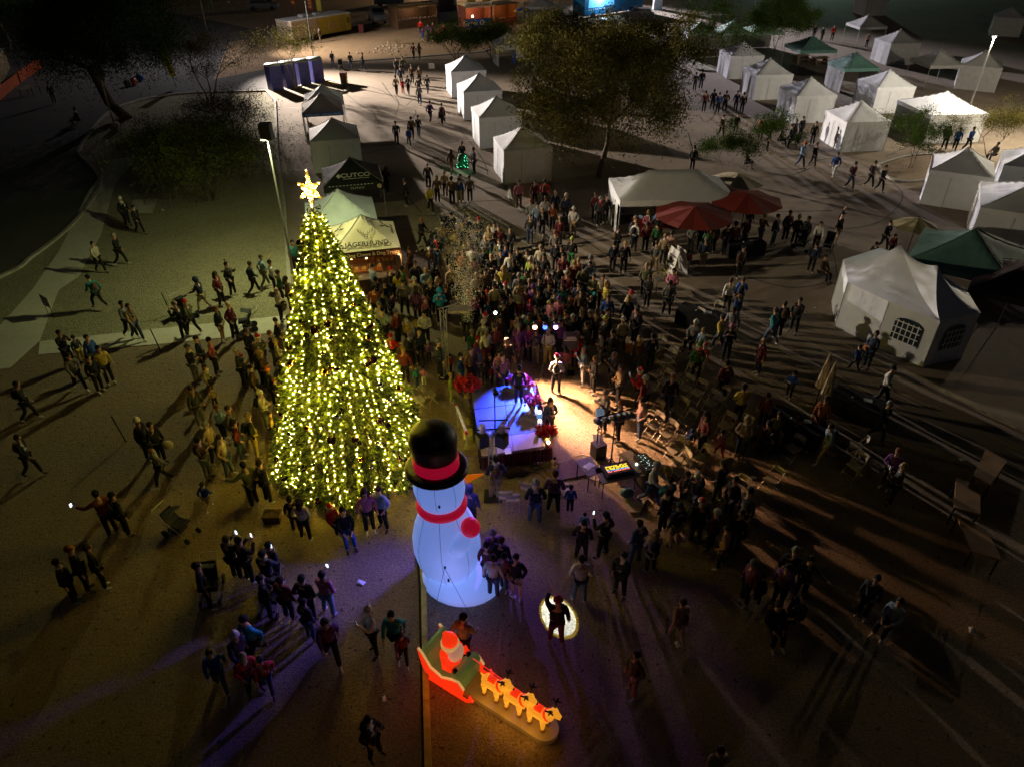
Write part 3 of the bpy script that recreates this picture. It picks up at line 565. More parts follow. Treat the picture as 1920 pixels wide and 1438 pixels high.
c=G(1102,905); t=thing('laptop_table','grey side table with papers left of the mixing desk','table',(c.x,c.y,0),R(-65)); table(t,.85,.55,.72,TBL); m=MB(); m.box((0,0,.75),(.25,.34,.004),rz=.3); m.build('papers',mat('paper',(.8,.8,.8)),t)
c=G(1183,897); t=thing('folding_table','grey folding table between the mixing desk and the black rack','table',(c.x,c.y,0),R(-65)); table(t,1.1,.5,.74,TBL); m=MB(); m.ball((.2,0,.8),.05,8,6); m.build('lamp_globe',mat('small_white',(1,1,1),.5,emit=(.8,.9,1),es=2),t)
m=MB(); c=G(1175,930); m.ball((0,0,.16),.24,9,6,sq=(1,.8,.7)); tag(m.build('equipment_bag',mat('green_cloth',(.05,.16,.15),.8,.2,6),None,True,loc=(c.x,c.y,.0)),'teal cloth bag slumped below the mixing desk','bag')
# candy rail, yellow panels beside the stage
c0=G(858,800);c1=G(876,850); ag=math.atan2(c1.y-c0.y,c1.x-c0.x); t=thing('handrail','white pipe handrail with red tips beside the left edge of the stage','handrail',(c0.x,c0.y,0),ag); L=(c1-c0).length
m=MB(); m.tube([(0,0,.95),(L,0,.95)],.05,8); m.build('rail',mat('white_rail',(.75,.7,.8),.5),t); m=MB(); m.tube([(-.06,0,.95),(.02,0,.95)],.06,8); m.tube([(L-.02,0,.95),(L+.05,0,.95)],.06,8); m.build('tip',mat('rail_red',(.6,.03,.06),.5),t)
for x in (.05,L-.05): m=MB(); m.tube([(x,0,0),(x,0,.92)],.025,6); m.build('leg',ALU,t)
YP=mat('yellow_case',(.42,.33,.05),.6,.15,4)
for k,(x,y,w_,d_) in enumerate(((872,790,.32,.42),(877,813,.36,.6),(884,836,.5,.35))):
    c=G(x,y,.3); m=MB(); m.box((0,0,.15),(w_,d_,.3)); m.box((0,d_*.3,.31),(w_*.5,.03,.02)); tag(m.build('yellow_crate',YP,None,loc=(c.x,c.y,0),rz=.1),('farthest','middle','nearest')[k]+' of three low yellow cases along the left stage edge','crate','yellow cases by the stage')
# ================= canopy tents =================
FAB=mat('white_canopy_fabric',(.74,.76,.80),.75,.05,2.5,.35,5); FABW=mat('white_wall_fabric',(.70,.72,.76),.8,.05,2.5,.35,5)
FABD=mat('grey_canopy_fabric',(.30,.30,.30),.8,.1,2.5,.3,5); FABK=mat('black_canopy_fabric',(.018,.018,.018),.8,.1,2.5,.3,5); FABG=mat('green_canopy_fabric',(.10,.22,.19),.8,.1,2.5,.3,5)  # green serves a dark green canopy and roofs coloured for the greenish lamp
FABB=mat('pale_blue_canopy_fabric',(.5,.58,.62),.75,.06,2.5,.3,5); FABC=mat('cream_canopy_fabric',(.74,.66,.5),.75,.05,2.5,.3,5)
LEG=mat('tent_frame',(.5,.5,.5),.4,.05,metal=.6)
def gridroof(w,d,e,p,wob,rid=0,n=14):
    vs=[];fs=[]
    for j in range(n+1):
        for i in range(n+1):
            x=(i/n-.5)*2; y=(j/n-.5)*2
            if rid: xx=max(0,(abs(x)-rid)/(1-rid))
            else: xx=abs(x)
            r=max(xx,abs(y)); s=min(xx,abs(y)); z=e+(p-e)*(.72*(1-r)+.28*(1-r)**2.2)-.06*(p-e)*(1-s/(r+1e-4))*r*(1-r)*4
            z+=wob*math.sin(x*9+y*7)*math.sin(y*8-x*3)*.6*(1-r*.6)
            vs.append((x*w/2,y*d/2,z))
    for j in range(n):
        for i in range(n): a=j*(n+1)+i; fs.append((a,a+1,a+n+2,a+n+1))
    return vs,fs
def fabric_wall(M,a,b,z0,z1,amp=.03,seed=0,n=26,mi=0):
    a=Vector(a);b=Vector(b); d=(b-a); L=d.length; d.normalize(); nr=Vector((d.y,-d.x)); vs=[]
    rows=5
    for j in range(rows):
        v=j/(rows-1)
        for i in range(n+1):
            u=i/n; k=(math.sin(u*L*2.3+seed)+.5*math.sin(u*L*5.1+seed*3+v*1.5)*math.sin(u*7+seed))*amp*.45*(.3+v); p=a+d*(u*L)+nr*k; vs.append((p.x,p.y,z1+(z0-z1)*v))
    fs=[]
    for j in range(rows-1):
        for i in range(n): q=j*(n+1)+i; fs.append((q,q+n+1,q+n+2,q+1))
    M.add(vs,fs,mi)
def tent(apex,yaw,label,w=3.05,d=None,walls='',roof=FAB,wall=None,e=2.15,p=3.2,val=.28,valm=None,group=None,rid=0,name='canopy_tent'):
    d=d or w; wall=wall or FABW; c=G(apex[0],apex[1],p); t=thing(name,label,'canopy tent',(c.x,c.y,0),R(yaw),group)
    s=random.random()*9
    vs,fs=gridroof(w,d,e,p,.02,rid); m=MB(); m.add(vs,fs); m.build('roof',roof,t,True)
    m=MB()
    for sx_ in (-1,1):
        for sy_ in (-1,1):
            if not rid: m.tube([(sx_*w/2*q/14*1.001,sy_*d/2*q/14*1.001,vs[(7+sy_*7*q//14)*15+7+sx_*7*q//14][2]+.012) for q in (0,2,4,6,8,10,12,14)],.014,4)
    if not rid: m.build('roof_seam',mat('seam_grey',(.3,.3,.3),.8),t)
    cn=[(-w/2,-d/2),(w/2,-d/2),(w/2,d/2),(-w/2,d/2)]; m=MB()
    for i in range(4):
        a,b=cn[i],cn[(i+1)%4]; a=(a[0]*1.004,a[1]*1.004); b=(b[0]*1.004,b[1]*1.004); fabric_wall(m,a,b,e-val,e+.005,.012,s+i,18)
    m.build('valance',valm or roof,t,True)
    for i,(x,y) in enumerate(cn): m=MB(); m.tube([(x*.985,y*.985,0),(x*.985,y*.985,e)],.022,5); m.build('leg',LEG,t)
    for ch in walls:
        i='FRBL'.index(ch); a,b=cn[i],cn[(i+1)%4]; a=Vector(a)*.992; b=Vector(b)*.992; m=MB(); fabric_wall(m,a,b,.02,e-.02,.07,s+i*3); m.build('side_wall',wall,t,True)
        if ch in 'FL' and wall is FABW:
            nn=Vector(((b-a).y,-(b-a).x)).normalized()*.06; m=MB(); q=a.lerp(b,.36 if i==0 else .5)+nn; m.tube([(q.x,q.y,.05),(q.x,q.y,e-.3)],.012,4); m.build('zip',mat('seam_grey',(.3,.3,.3),.8),t)
    return t
gA='tents in the row left of the plaza'; gB='closed white tents in the middle row'; gC='white tents on the right side'
tent((603,158),14,'white open canopy tent farthest along the left row, behind the grey tent',walls='L',group=gA)
t=tent((600,175),14,'grey roofed tent with a blue lettered valance, second in the left row',walls='L',roof=mat('mauve_canopy',(.38,.33,.31),.8),valm=mat('blue_valance',(.06,.13,.3),.7),group=gA)
m=MB()
for k in range(22):
    if k!=9: m.box((-1.25+k*.118,-1.545,2.01),(.07+.03*(k%3==0),.01,.1+.03*(k%2)))
m.build('lettering',mat('blue_letters',(.35,.45,.6),.8),t)
tent((622,221),14,'white tent with a closed pale front wall, third in the left row',walls='FLR',group=gA,w=3.3)
t=tent((655,295),14,'black tent with pale lettering and a diamond on its front roof slope',roof=FABK,walls='L',wall=FABK,group=gA,w=3.4,val=.4,valm=mat('black_valance',(.02,.02,.02),.8))
LW=mat('letter_cream',(.6,.6,.5),.8,.03); slope=math.atan2(1.0,1.7)
def on_roof(x,u,w=3.4,e=2.15,p=3.2,off=.0,rid=0):
    """point & frame on the front slope, u=0 eave .. 1 apex"""
    y=-w/2*(1-u); z=e+(p-e)*(.72*u+.28*u**2.2); return Matrix.Translation((x,y-.03,z+.075+off))@Matrix.Rotation(math.atan2((p-e)*.8,w/2),4,'X')
text_part('lettering','CUTCO',.42,LW,t,on_roof(.18,.33),sx=1.15,bold=.008)
m=MB(); M4=on_roof(-.78,.33); m.add([M4@Vector(v) for v in ((-.13,0,0),(0,-.2,0),(.13,0,0),(0,.2,0))],[(0,1,2,3)]); m.build('emblem',LW,t)
m=MB(); M4=on_roof(.2,.2); m.box(M4@Vector((0,0,0)),(1.5,.02,.02)); m.build('lettering',LW,t)
m=MB()
for k in range(13): m.box((-1.35+k*.2,-1.725,2.12),(.11,.012,.035))
for k in range(9):
    for s in (-1,1): m.box((s*1.69,-1.5+k*.32,2.17),(.03,.16,.03))
m.build('trim',mat('trim_white',(.6,.6,.55),.8),t)
text_part('lettering','CUTCO',.14,LW,t,Matrix.Translation((.2,-1.74,1.93))@Matrix.Rotation(PI/2,4,'X'),sx=1.6)
m=MB(); m.lathe([(.13,0),(.13,.012)],14); o=m.build('emblem',mat('badge',(.55,.4,.3),.6),t); o.location=(1.45,-1.73,1.95); o.rotation_euler=(PI/2,0,0)
tent((632,355),14,'white and pale blue tent with tall peak between the black tent and the antler tent',roof=FABB,walls='RL',group=gA,w=3.6,p=3.4,wall=mat('tan_wall_fabric',(.5,.42,.36),.8,.05,3))
t=tent((675,403),14,'cream tent printed with a dark stag head, strung with warm bulbs',roof=FABC,group=gA,w=3.3,val=.34,p=3.3,valm=mat('brown_valance',(.07,.03,.025),.7))
INK=mat('print_ink',(.04,.04,.035),.8,.02)
text_part('lettering','J\u00c4GERHUND',.36,INK,t,on_roof(.12,.18,3.3,2.15,3.3),bold=.006)
AN=MB(); base=on_roof(.12,.48,3.3,2.15,3.3,.01)
def stroke(M,M4,pts,r): M.tube([M4@Vector((x,y,0)) for x,y in pts],r,4)
def antler(M,M4,k=1.0):
    for s in (-1,1):
        stroke(M,M4,[(s*.04*k,-.05*k),(s*.13*k,.03*k),(s*.25*k,.05*k),(s*.35*k,.15*k),(s*.36*k,.3*k)],.012); stroke(M,M4,[(s*.2*k,.04*k),(s*.22*k,.2*k)],.01); stroke(M,M4,[(s*.3*k,.09*k),(s*.29*k,.25*k)],.01); stroke(M,M4,[(s*.1*k,.02*k),(s*.1*k,.13*k)],.01)
    stroke(M,M4,[(-.09*k,-.1*k),(-.06*k,-.28*k),(0,-.34*k),(.06*k,-.28*k),(.09*k,-.1*k),(0,-.04*k),(-.09*k,-.1*k)],.012); stroke(M,M4,[(-.04*k,-.16*k),(.04*k,-.22*k)],.016); stroke(M,M4,[(-.2*k,-.05*k),(-.08*k,-.1*k)],.012); stroke(M,M4,[(.2*k,-.05*k),(.08*k,-.1*k)],.012)
antler(AN,base); 
for s in (-1,1): antler(AN,Matrix.Rotation(s*PI/2,4,'Z')@on_roof(s*.25,.36,3.3,2.15,3.3,.01),.9)
AN.build('emblem',INK,t)
for s in (-1,1): text_part('lettering','J\u00c4GERHUND',.2,INK,t,Matrix.Rotation(s*PI/2,4,'Z')@on_roof(s*.2,.14,3.3,2.15,3.3))
text_part('lettering','Antler Dog Chews & Dog Treats',.235,mat('letter_white2',(.75,.72,.7),.8,.02),t,Matrix.Translation((0,-1.70,1.98))@Matrix.Rotation(PI/2,4,'X'),bold=.006)
WB=mat('shop_bulb',(1,.8,.5),.5,emit=(1,.6,.25),es=14)
for k,x in enumerate((-1.1,-.7,.0,1.55)):
    m=MB(); m.ball((x,-1.5,1.72+.04*(k%2)),.05,8,6); m.build('light_bulb',WB,t)
lamp('shop_light','POINT',(1.5,-1.75,1.7),26,(1,.45,.12),t,size=.05); lamp('shop_light','POINT',(-.6,-1.2,1.7),30,(1,.5,.16),t,size=.05)
m=MB(); fabric_wall(m,(1.55,1.55),(-1.55,1.55),.02,2.1,.01); m.build('side_wall',mat('brown_wall',(.25,.12,.05),.8),t)
M4=t.matrix_basis.copy()
def onto(M4,v): return M4@Vector(v)
p=onto(M4,(-.3,-.7,0)); q=thing('display_table','wooden display counter of dog chews inside the stag tent','table',p,R(14)); table(q,2.1,.6,.78,mat('counter_wood',(.35,.17,.06),.6,.2,5))
for k in range(16):
    u=-.95+k*.125; pp=onto(M4,(-.3+u,-.7+random.uniform(-.2,.2),.8)); m=MB(); 
    if k%3: m.tube([(0,0,0),(.02,0,.14),(.08,0,.2)],[.03,.02,.01],5)
    else: m.box((0,0,.08),(.12,.08,.16))
    tag(m.build('chew_treat' if k%3 else 'treat_box',mat('antler_bone',(.5,.38,.2),.6) if k%3 else mat('box_cream',(.6,.5,.3),.7),None,loc=pp),'%s on the wooden counter of the stag tent, %s from its left end'%('antler chew' if k%3 else 'cream treat box',['first','second','third','fourth','fifth','sixth','seventh','eighth','ninth','tenth','eleventh','twelfth','thirteenth','fourteenth','fifteenth','last'][k]),'antler chew' if k%3 else 'box','goods on the stag tent counter')
p=onto(M4,(1.0,.9,0)); q=thing('display_rack','dark lattice rack of goods at the back right of the stag tent','display rack',p,R(14)); m=MB()
for k in range(5): m.tube([(-.5+.25*k,0,0),(-.5+.25*k,0,1.7)],.015,4); m.tube([(-.5,0,.3+.32*k),(.5,0,.3+.32*k)],.012,4)
m.build('frame',BLK,q); m=MB()
for k in range(24): m.box((random.uniform(-.45,.45),-.06,random.choice([.4,.72,1.04,1.36])+.05),(.1,.1,.12))
m.build('goods',mat('goods_tan',(.5,.32,.14),.6,.3,3),q)
c=G(715,545); q=thing('counter_table','dark counter with a bluish cloth at the front of the stag tent','table',(c.x,c.y,0),R(14)); table(q,2.0,.6,.8,mat('blue_cloth',(.25,.3,.4),.5,.3,4)); m=MB(); fabric_wall(m,(-1,-.31),(1,-.31),.02,.8,.02); m.build('front_cloth',mat('brown_skirt',(.08,.04,.02),.8),q)
names=['farthest','second farthest','second nearest','nearest']
for k,(px) in enumerate([(872,103),(898,137),(930,180),(980,235)]):
    tent(px,13,'closed %s tent, %s of the four in the middle row'%(['white','white','beige lit','beige lit'][k],names[k]),walls='FRBL',group=gB,w=3.25,p=3.35,e=2.25)
t=tent((955,60),13,'white tent with a blue banner inside, beyond the big leafy tree and the middle row',w=3.05,walls='L',val=.45); m=MB(); fabric_wall(m,(.2,-.6),(.6,-.5),.1,2.0,.03); m.build('banner',mat('blue_banner',(.03,.1,.4),.7),t); m=MB(); m.box((.9,-.4,1.3),(1.2,.05,1.3)); m.build('panel',FABW,t)
RT=[((1445,108),'FRBL','white tent beside the brown carpet, second in the front right row',FAB),((1522,143),'FRBL','white tent in the front right row, third from far end',FAB),((1617,187),'FRBL','brightest white tent, its creased wall at the near end of the front right row',FAB),
 ((1670,129),'FRBL','white tent behind the brightest tent, a pink patch of light on its side',FAB),((1607,97),'LR','green tinted open tent in the second right row',FABG),((1525,66),'','open teal roofed canopy with wooden tables under it',FABG),((1777,171),'FRB','pale wide tent beside the thin light pole',FAB),((1818,276),'FRBL','white tent with a lettered brown banner along its left eave',FAB),
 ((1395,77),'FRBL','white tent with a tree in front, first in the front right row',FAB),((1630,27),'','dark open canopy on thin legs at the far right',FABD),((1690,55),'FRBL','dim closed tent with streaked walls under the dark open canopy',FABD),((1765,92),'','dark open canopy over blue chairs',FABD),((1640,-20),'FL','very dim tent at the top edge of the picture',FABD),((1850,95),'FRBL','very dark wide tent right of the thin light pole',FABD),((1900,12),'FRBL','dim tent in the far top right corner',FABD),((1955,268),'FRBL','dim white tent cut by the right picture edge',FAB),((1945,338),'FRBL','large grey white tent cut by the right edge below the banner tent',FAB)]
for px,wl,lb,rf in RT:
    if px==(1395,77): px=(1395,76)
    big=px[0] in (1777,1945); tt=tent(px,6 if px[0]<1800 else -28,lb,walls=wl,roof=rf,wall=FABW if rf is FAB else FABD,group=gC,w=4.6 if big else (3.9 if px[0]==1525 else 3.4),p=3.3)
    if px==(1818,276):
        m=MB(); 
        m.box((-1.73,0,2.05),(.02,3.3,.3)); m.build('banner',mat('brown_banner',(.12,.06,.05),.8),tt); m=MB()
        for k in range(13): 
            if k not in(4,9): m.box((-1.745,1.45-k*.23,2.05),(.01,.13,.17-.05*(k%2)))
        m.build('lettering',mat('banner_letters',(.55,.45,.4),.8),tt)
# three joined canopies
c=G(1375,40,3.2); t=thing('marquee','row of three joined pale peaks lit green with a closed white end wall','marquee',(c.x,c.y,0),R(4)); W3=3.7
for k in range(3):
    vs,fs=gridroof(W3,3.6,2.2,3.3,.015); m=MB(); m.add([(x+(k-1)*(W3+.004),y,z) for x,y,z in vs],fs); m.build('roof',mat('green_lit_canopy_fabric',(.42,.62,.52),.8,.06,2.5,.3,5),t,True)  # greenish lamp light put into the pale fabric's colour
    for x in (-1,1): m=MB(); m.tube([((k-1)*W3+x*W3/2,-1.78,0),((k-1)*W3+x*W3/2,-1.78,2.2)],.022,5); m.build('leg',LEG,t)
m=MB(); fabric_wall(m,(-W3*1.5,1.8),(-W3*1.5,-1.8),.02,2.2,.03); m.build('side_wall',FABW,t,True); m=MB(); fabric_wall(m,(-W3*1.5,-1.81),(W3*1.5,-1.81),1.95,2.21,.01,n=60); m.build('valance',mat('green_lit_canopy_fabric',(.4,.6,.5)),t,True)
m=MB(); fabric_wall(m,(W3*1.5,1.8),(-W3*1.5,1.8),.02,2.2,.03,n=50); m.build('side_wall',FABD,t,True)
# long hipped marquee by the red umbrellas
c=G(1262,322,3.2); t=thing('marquee','long white hipped marquee above the red umbrellas','marquee',(c.x,c.y,0),R(3)); vs,fs=gridroof(6.4,3.7,2.25,3.3,.008,.46); m=MB(); m.add(vs,fs); m.build('roof',mat('grey_white_fabric',(.5,.52,.52),.75,.05,2.5,.2,5),t,True)
m=MB(); cn=[(-3.2,-1.85),(3.2,-1.85),(3.2,1.85),(-3.2,1.85)]
for i in range(4): fabric_wall(m,cn[i],cn[(i+1)%4],1.93,2.255,.01,i,30)
m.build('valance',FABW,t,True)
for x,y in cn: m=MB(); m.tube([(x*.99,y*.99,0),(x*.99,y*.99,2.25)],.025,5); m.build('leg',LEG,t)
m=MB(); fabric_wall(m,(-3.18,1.85),(-3.18,-1.2),.02,2.2,.03); m.build('side_wall',FABW,t,True); m=MB(); fabric_wall(m,(3.1,1.84),(-3.1,1.84),.02,2.2,.02,n=40); m.build('side_wall',FABW,t,True)
# big pavilion
ctr=G(1712,545,2.2); t=thing('party_pavilion','large white two-peaked party pavilion with arched window panels','pavilion',(ctr.x,ctr.y,0))
ev=[(1582,487),(1590,530),(1667,566),(1763,603),(1838,586),(1815,548),(1728,492),(1650,465)]
E3=[G(x,y,2.2) for x,y in ev]; cE=sum(E3,Vector())/8; t.location=(cE.x,cE.y,0); E3=[e-Vector((cE.x,cE.y,0)) for e in E3]
P1=G(1690,459,3.9)-Vector((cE.x,cE.y,0)); P2=G(1758,498,3.9)-Vector((cE.x,cE.y,0))
rv=[];rf=[]
def tri(a,b,c,n=7,rg=0):
    o=len(rv); ids={}
    for i in range(n+1):
        for j in range(n+1-i):
            u=i/n;v=j/n;w_=1-u-v; p=a*w_+b*u+c*v; top=1-abs(0); sag=.3*4*w_*(1-w_)+(1.1*u*v if rg else 0); 
            ids[i,j]=len(rv); rv.append(tuple(p-Vector((0,0,sag))))
    for i in range(n):
        for j in range(n-i):
            rf.append((ids[i,j],ids[i+1,j],ids[i,j+1])); 
            if j<n-i-1: rf.append((ids[i+1,j],ids[i+1,j+1],ids[i,j+1]))
near=[0 if (e-P1).length<(e-P2).length else 1 for e in E3]
PP=(P1,P2)
near=[0,0,None,1,1,1,None,0]
asg=[(0,0),(0,0),(0,1),(1,1),(1,1),(1,1),(1,0),(0,0)]
for i in range(8):
    a,b=E3[i],E3[(i+1)%8]; p0,p1=asg[i]
    if p0==p1: tri(PP[p0],a,b)
    else: tri(PP[p0],a,b); tri(PP[p1],b,PP[p0]) if False else None
for i in range(8):
    p0,p1=asg[i]
    if p0!=p1:
        tri(E3[(i+1)%8],PP[p0],PP[p1],8,1)
m=MB(); m.add(rv,rf); bm=bmesh.new(); me=m.mesh('roof'); bm.from_mesh(me); bmesh.ops.remove_doubles(bm,verts=bm.verts[:],dist=.001); bmesh.ops.recalc_face_normals(bm,faces=bm.faces[:]); bm.to_mesh(me); bm.free(); me.materials.append(mat('pavilion_fabric',(.68,.72,.85),.55,.05,2,.3,4)); me.polygons.foreach_set('use_smooth',[True]*len(me.polygons)); o=bpy.data.objects.new('roof',me); link(o,t)
for i in range(8):
    a,b=E3[i].to_2d(),E3[(i+1)%8].to_2d(); m=MB(); fabric_wall(m,a,b,.02,2.2,.04,i); m.build('side_wall',mat('pavilion_wall',(.68,.72,.82),.6,.05,2,.3,4),t,True)
    m=MB(); m.tube([(a.x,a.y,0),(a.x,a.y,2.2)],.03,5); m.build('leg',LEG,t)
    if i in (2,3):
        m=MB(); d=(b-a); nr=Vector((d.y,-d.x)).normalized()
        if nr.y>0: nr=-nr
        u=d.normalized(); c=a+d*.5+nr*.06; W_,H_=.55,.55
        z0=.75; pane=MB(); q=[(-W_,z0),(W_,z0),(W_,z0+.8)]+[(W_*math.cos(x),z0+.8+.28*math.sin(x)) for x in np.linspace(0,PI,9)]+[(-W_,z0+.8)]
        pane.add([(c.x+u.x*x,c.y+u.y*x,z) for x,z in q],[tuple(range(len(q)))]); wo=pane.build('window',mat('window_film',(.03,.05,.08),.2,.3,4,spec=.6),t)
        for k in range(-2,3): x=k*W_/2.6; m.box((c.x+u.x*x+nr.x*.015,c.y+u.y*x+nr.y*.015,z0+.45),(.035,.02,.95),rz=math.atan2(u.y,u.x))
        for k in range(4): m.box((c.x+nr.x*.022,c.y+nr.y*.022,z0+.02+k*.28),(W_*2,.02,.035),rz=math.atan2(u.y,u.x))
        m.build('muntin',FABW,wo)
# canopies right of the pavilion
tent((1832,428),-35,'dark green canopy with one teal lit slope behind the pavilion',roof=FABG,w=4.4,p=3.5,e=2.2)
tent((1945,488),-35,'dark maroon canopy at the right edge beside the pavilion',roof=mat('dark_canopy',(.1,.06,.07),.8),w=4.0,p=3.2)
# umbrellas
def umbrella(px,r,label,m_,h=2.6,drop=.45,n=8,tilt=0,base=None,cat='umbrella',group=None,yaw=.2):
    c=G(px[0],px[1],h); t=thing('market_umbrella',label,cat,(c.x,c.y,0),yaw,group); m=MB(); vs=[(0,0,h)];fs=[]
    for ring in (.5,1):
        for k in range(n):
            a=2*PI*k/n; vs.append((math.cos(a)*r*ring,math.sin(a)*r*ring,h-drop*ring**1.1)); a=2*PI*(k+.5)/n; q=.93; vs.append((math.cos(a)*r*ring*q,math.sin(a)*r*ring*q,h-drop*ring**1.1-.05*ring))
    for k in range(2*n): fs.append((0,1+k,1+(k+1)%(2*n))); fs.append((1+k,1+2*n+k,1+2*n+(k+1)%(2*n),1+(k+1)%(2*n)))
    m.add(vs,fs); m.build('canopy',m_,t); m=MB(); m.tube([(0,0,0),(0,0,h+.08)],.025,6); m.build('pole',mat('dark_pole',(.05,.04,.03),.6),t); m=MB()
    for k in range(n): a=2*PI*k/n; m.tube([(0,0,h-.5),(math.cos(a)*r*.6,math.sin(a)*r*.6,h-drop*.57)],.008,4); 
    m.build('ribs',mat('dark_pole',(.05,.04,.03)),t); m=MB(); m.lathe([(.3,0),(.28,.08),(.05,.1)],12); m.build('base',BLK,t); return t
RU=mat('red_umbrella_cloth',(.16,.018,.012),.85,.08,3)
umbrella((1303,388),2.1,'dark red umbrella nearer the crowd, left of its twin',RU,group='red umbrellas')
umbrella((1402,362),2.0,'dark red umbrella farther back, right of its twin',RU,group='red umbrellas')
umbrella((1723,408),1.15,'small olive tan umbrella in front of the dark green canopy',mat('tan_umbrella_cloth',(.3,.26,.14),.85),h=2.3)
umbrella((1385,325),1.6,'pale tan umbrella just behind the farther red umbrella',mat('pale_umbrella_cloth',(.42,.36,.25),.85),h=2.3)
umbrella((978,14),1.2,'small blue and yellow umbrella at the food stands',mat('blue_yellow_cloth',(.45,.35,.03),.8,kind='check',scale=1.2,col2=(.02,.06,.3)),h=2.2)
for px,top,l in (((1525,770),(1538,673),'shorter folded cream umbrella, left of the taller one'),((1535,785),(1572,662),'taller folded cream umbrella beside the black table')):
    c=G(px[0],px[1]); t=thing('folded_umbrella',l,'folded umbrella',(c.x,c.y,0),0,'folded umbrellas'); m=MB(); m.tube([(0,0,0),(0,0,2.4)],.02,5); m.build('pole',BLK,t); m=MB(); m.lathe([(.17,1.1),(.2,1.15),(.15,1.6),(.09,2.1),(.02,2.6)],9,fy=.8)
    for k in range(9): a=2*PI*k/9; m.tube([(math.cos(a)*.18,math.sin(a)*.15,1.12),(math.cos(a)*.1,math.sin(a)*.08,2.0),(0,0,2.55)],[.035,.02,.01],4)
    m.build('canopy',mat('cream_umbrella',(.5,.4,.26),.8,.15,6),t)
# ================= trees and shrubs =================
BARK=mat('mesquite_bark',(.11,.08,.055),.9,.3,8); BARKL=mat('pale_bark',(.3,.24,.13),.9,.25,8)
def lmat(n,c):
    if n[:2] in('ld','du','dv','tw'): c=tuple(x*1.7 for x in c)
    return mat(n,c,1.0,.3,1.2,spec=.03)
LF=[lmat('leaf_olive',(.26,.24,.06)),lmat('leaf_dark',(.14,.13,.04)),lmat('leaf_yellow',(.38,.34,.1))]
LB=[lmat('leaf_bright',(.10,.17,.03)),lmat('leaf_mid',(.06,.11,.02)),lmat('leaf_lime',(.16,.22,.05))]
def tree(px,h,rad,label,dens=1.0,leafs=LF,bark=BARK,trunks=1,clump=.55,lsz=0.117,base_h=.28,cat='tree',group=None,name='tree',lace=0.0,flat=1.0,loc=None,droop=.5):
    c=loc or G(*px); t=thing(name,label,cat,(c.x,c.y,0),0,group); m=MB(); tips=[]
    def branch(p,d,L,r,lv):
        pts=[p]; dd=d.copy(); q=p.copy()
        for k in range(3):
            dd=(dd+Vector((random.gauss(0,.16),random.gauss(0,.16),random.gauss(.02,.1)))).normalized(); q=q+dd*L/3; pts.append(q.copy())
        m.tube(pts,[r,r*.85,r*.7,r*.55],6 if lv<2 else 4,cap=False)
        if lv>=3: tips.append(q); tips.append(pts[2]); tips.append(q+Vector((random.gauss(0,.5),random.gauss(0,.5),random.gauss(0,.3)))); return
        for k in range(random.choice((2,3)) if lv else random.choice((3,4))):
            a=random.uniform(0,2*PI); sp=random.uniform(.45,.95); e=Vector((math.cos(a),math.sin(a),0)); nd=(dd*.75+e*sp+Vector((0,0,.18))).normalized()
            branch(q if random.random()<.7 else pts[2],nd,L*random.uniform(.65,.9),r*.58,lv+1)
    for k in range(trunks):
        a=random.uniform(0,2*PI) if trunks>1 else 0; branch(Vector((.12*math.cos(a)*(trunks>1),.12*math.sin(a)*(trunks>1),0)),Vector((math.cos(a)*.3*(trunks>1)+random.gauss(0,.06),math.sin(a)*.3*(trunks>1)+random.gauss(0,.06),1)).normalized(),h*base_h,(.10 if trunks==1 else .045)*h/7,0)
    T=np.array([tuple(q) for q in tips]); cx=T.mean(0)
    s=np.array([rad/max(.3,np.percentile(np.abs(T[:,0]-cx[0]),96)),rad/max(.3,np.percentile(np.abs(T[:,1]-cx[1]),96)),(h-.35)/max(.5,T[:,2].max())])
    sh=(cx[0]/max(cx[2],.5),cx[1]/max(cx[2],.5)); T=T.copy(); T[:,0]-=sh[0]*T[:,2]; T[:,1]-=sh[1]*T[:,2]; cx=T.mean(0)
    m.v=[tuple(np.array((q[0]-sh[0]*q[2],q[1]-sh[1]*q[2],q[2]))*s) for q in m.v]; m.build('trunk',bark,t,True)
    T=T*s; V=[];F=[];o=0;I=[]
    ex=[]
    sm_=rad<3.4
    for k in range(int((16 if sm_ else 60)*dens)):
        a_=random.uniform(0,2*PI); u_=random.uniform(.1 if sm_ else -.15,1.15 if sm_ else 1); r_=math.sqrt(max(.02,1-u_*u_))*random.uniform(.3 if sm_ else .62,1.25 if sm_ else 1.0); ex.append((cx[0]*s[0]*.5+math.cos(a_)*r_*rad*.92,cx[1]*s[1]*.5+math.sin(a_)*r_*rad*.92,h*.52+u_*h*.42))
    T=np.concatenate([T,np.array(ex)]) if lace==0 else T
    n=int((9000 if sm_ else 25000)*dens/len(T))
    for q in T:
        k=max(3,int(n*random.uniform(.4,1.6))); cs=rng.normal(size=(k,3))*np.array([clump,clump,clump*.6*flat])*random.uniform(.35,1.2)*(.8 if sm_ else 1)+q; cs[:,2]-=np.abs(rng.normal(size=k))*droop*clump
        cs=cs[cs[:,2]>.15]
        if len(cs)==0: continue
        v,f=leaves(cs,lsz,.34,droop=.8); V.append(v);F.append(f+o);o+=len(v); I+=[random.choices((0,1,2),(5,4,2))[0]]*len(cs)
    npmesh('crown',np.concatenate(V),np.concatenate(F),leafs,t,I); return t
tree((1123,332),9.6,5.9,'big drooping leafy tree in the middle of the plaza, left of the long marquee',dens=3.0,clump=.62,lsz=0.180,droop=1.3,trunks=1)
tree((238,222),11,6.5,'large dark tree at the top left, beside the tall thin lamp pole',dens=3.6,leafs=[lmat('ld1',(.03,.06,.015)),lmat('ld2',(.02,.035,.01)),lmat('ld3',(.05,.07,.02))],clump=.8,lsz=0.191,droop=1.1)
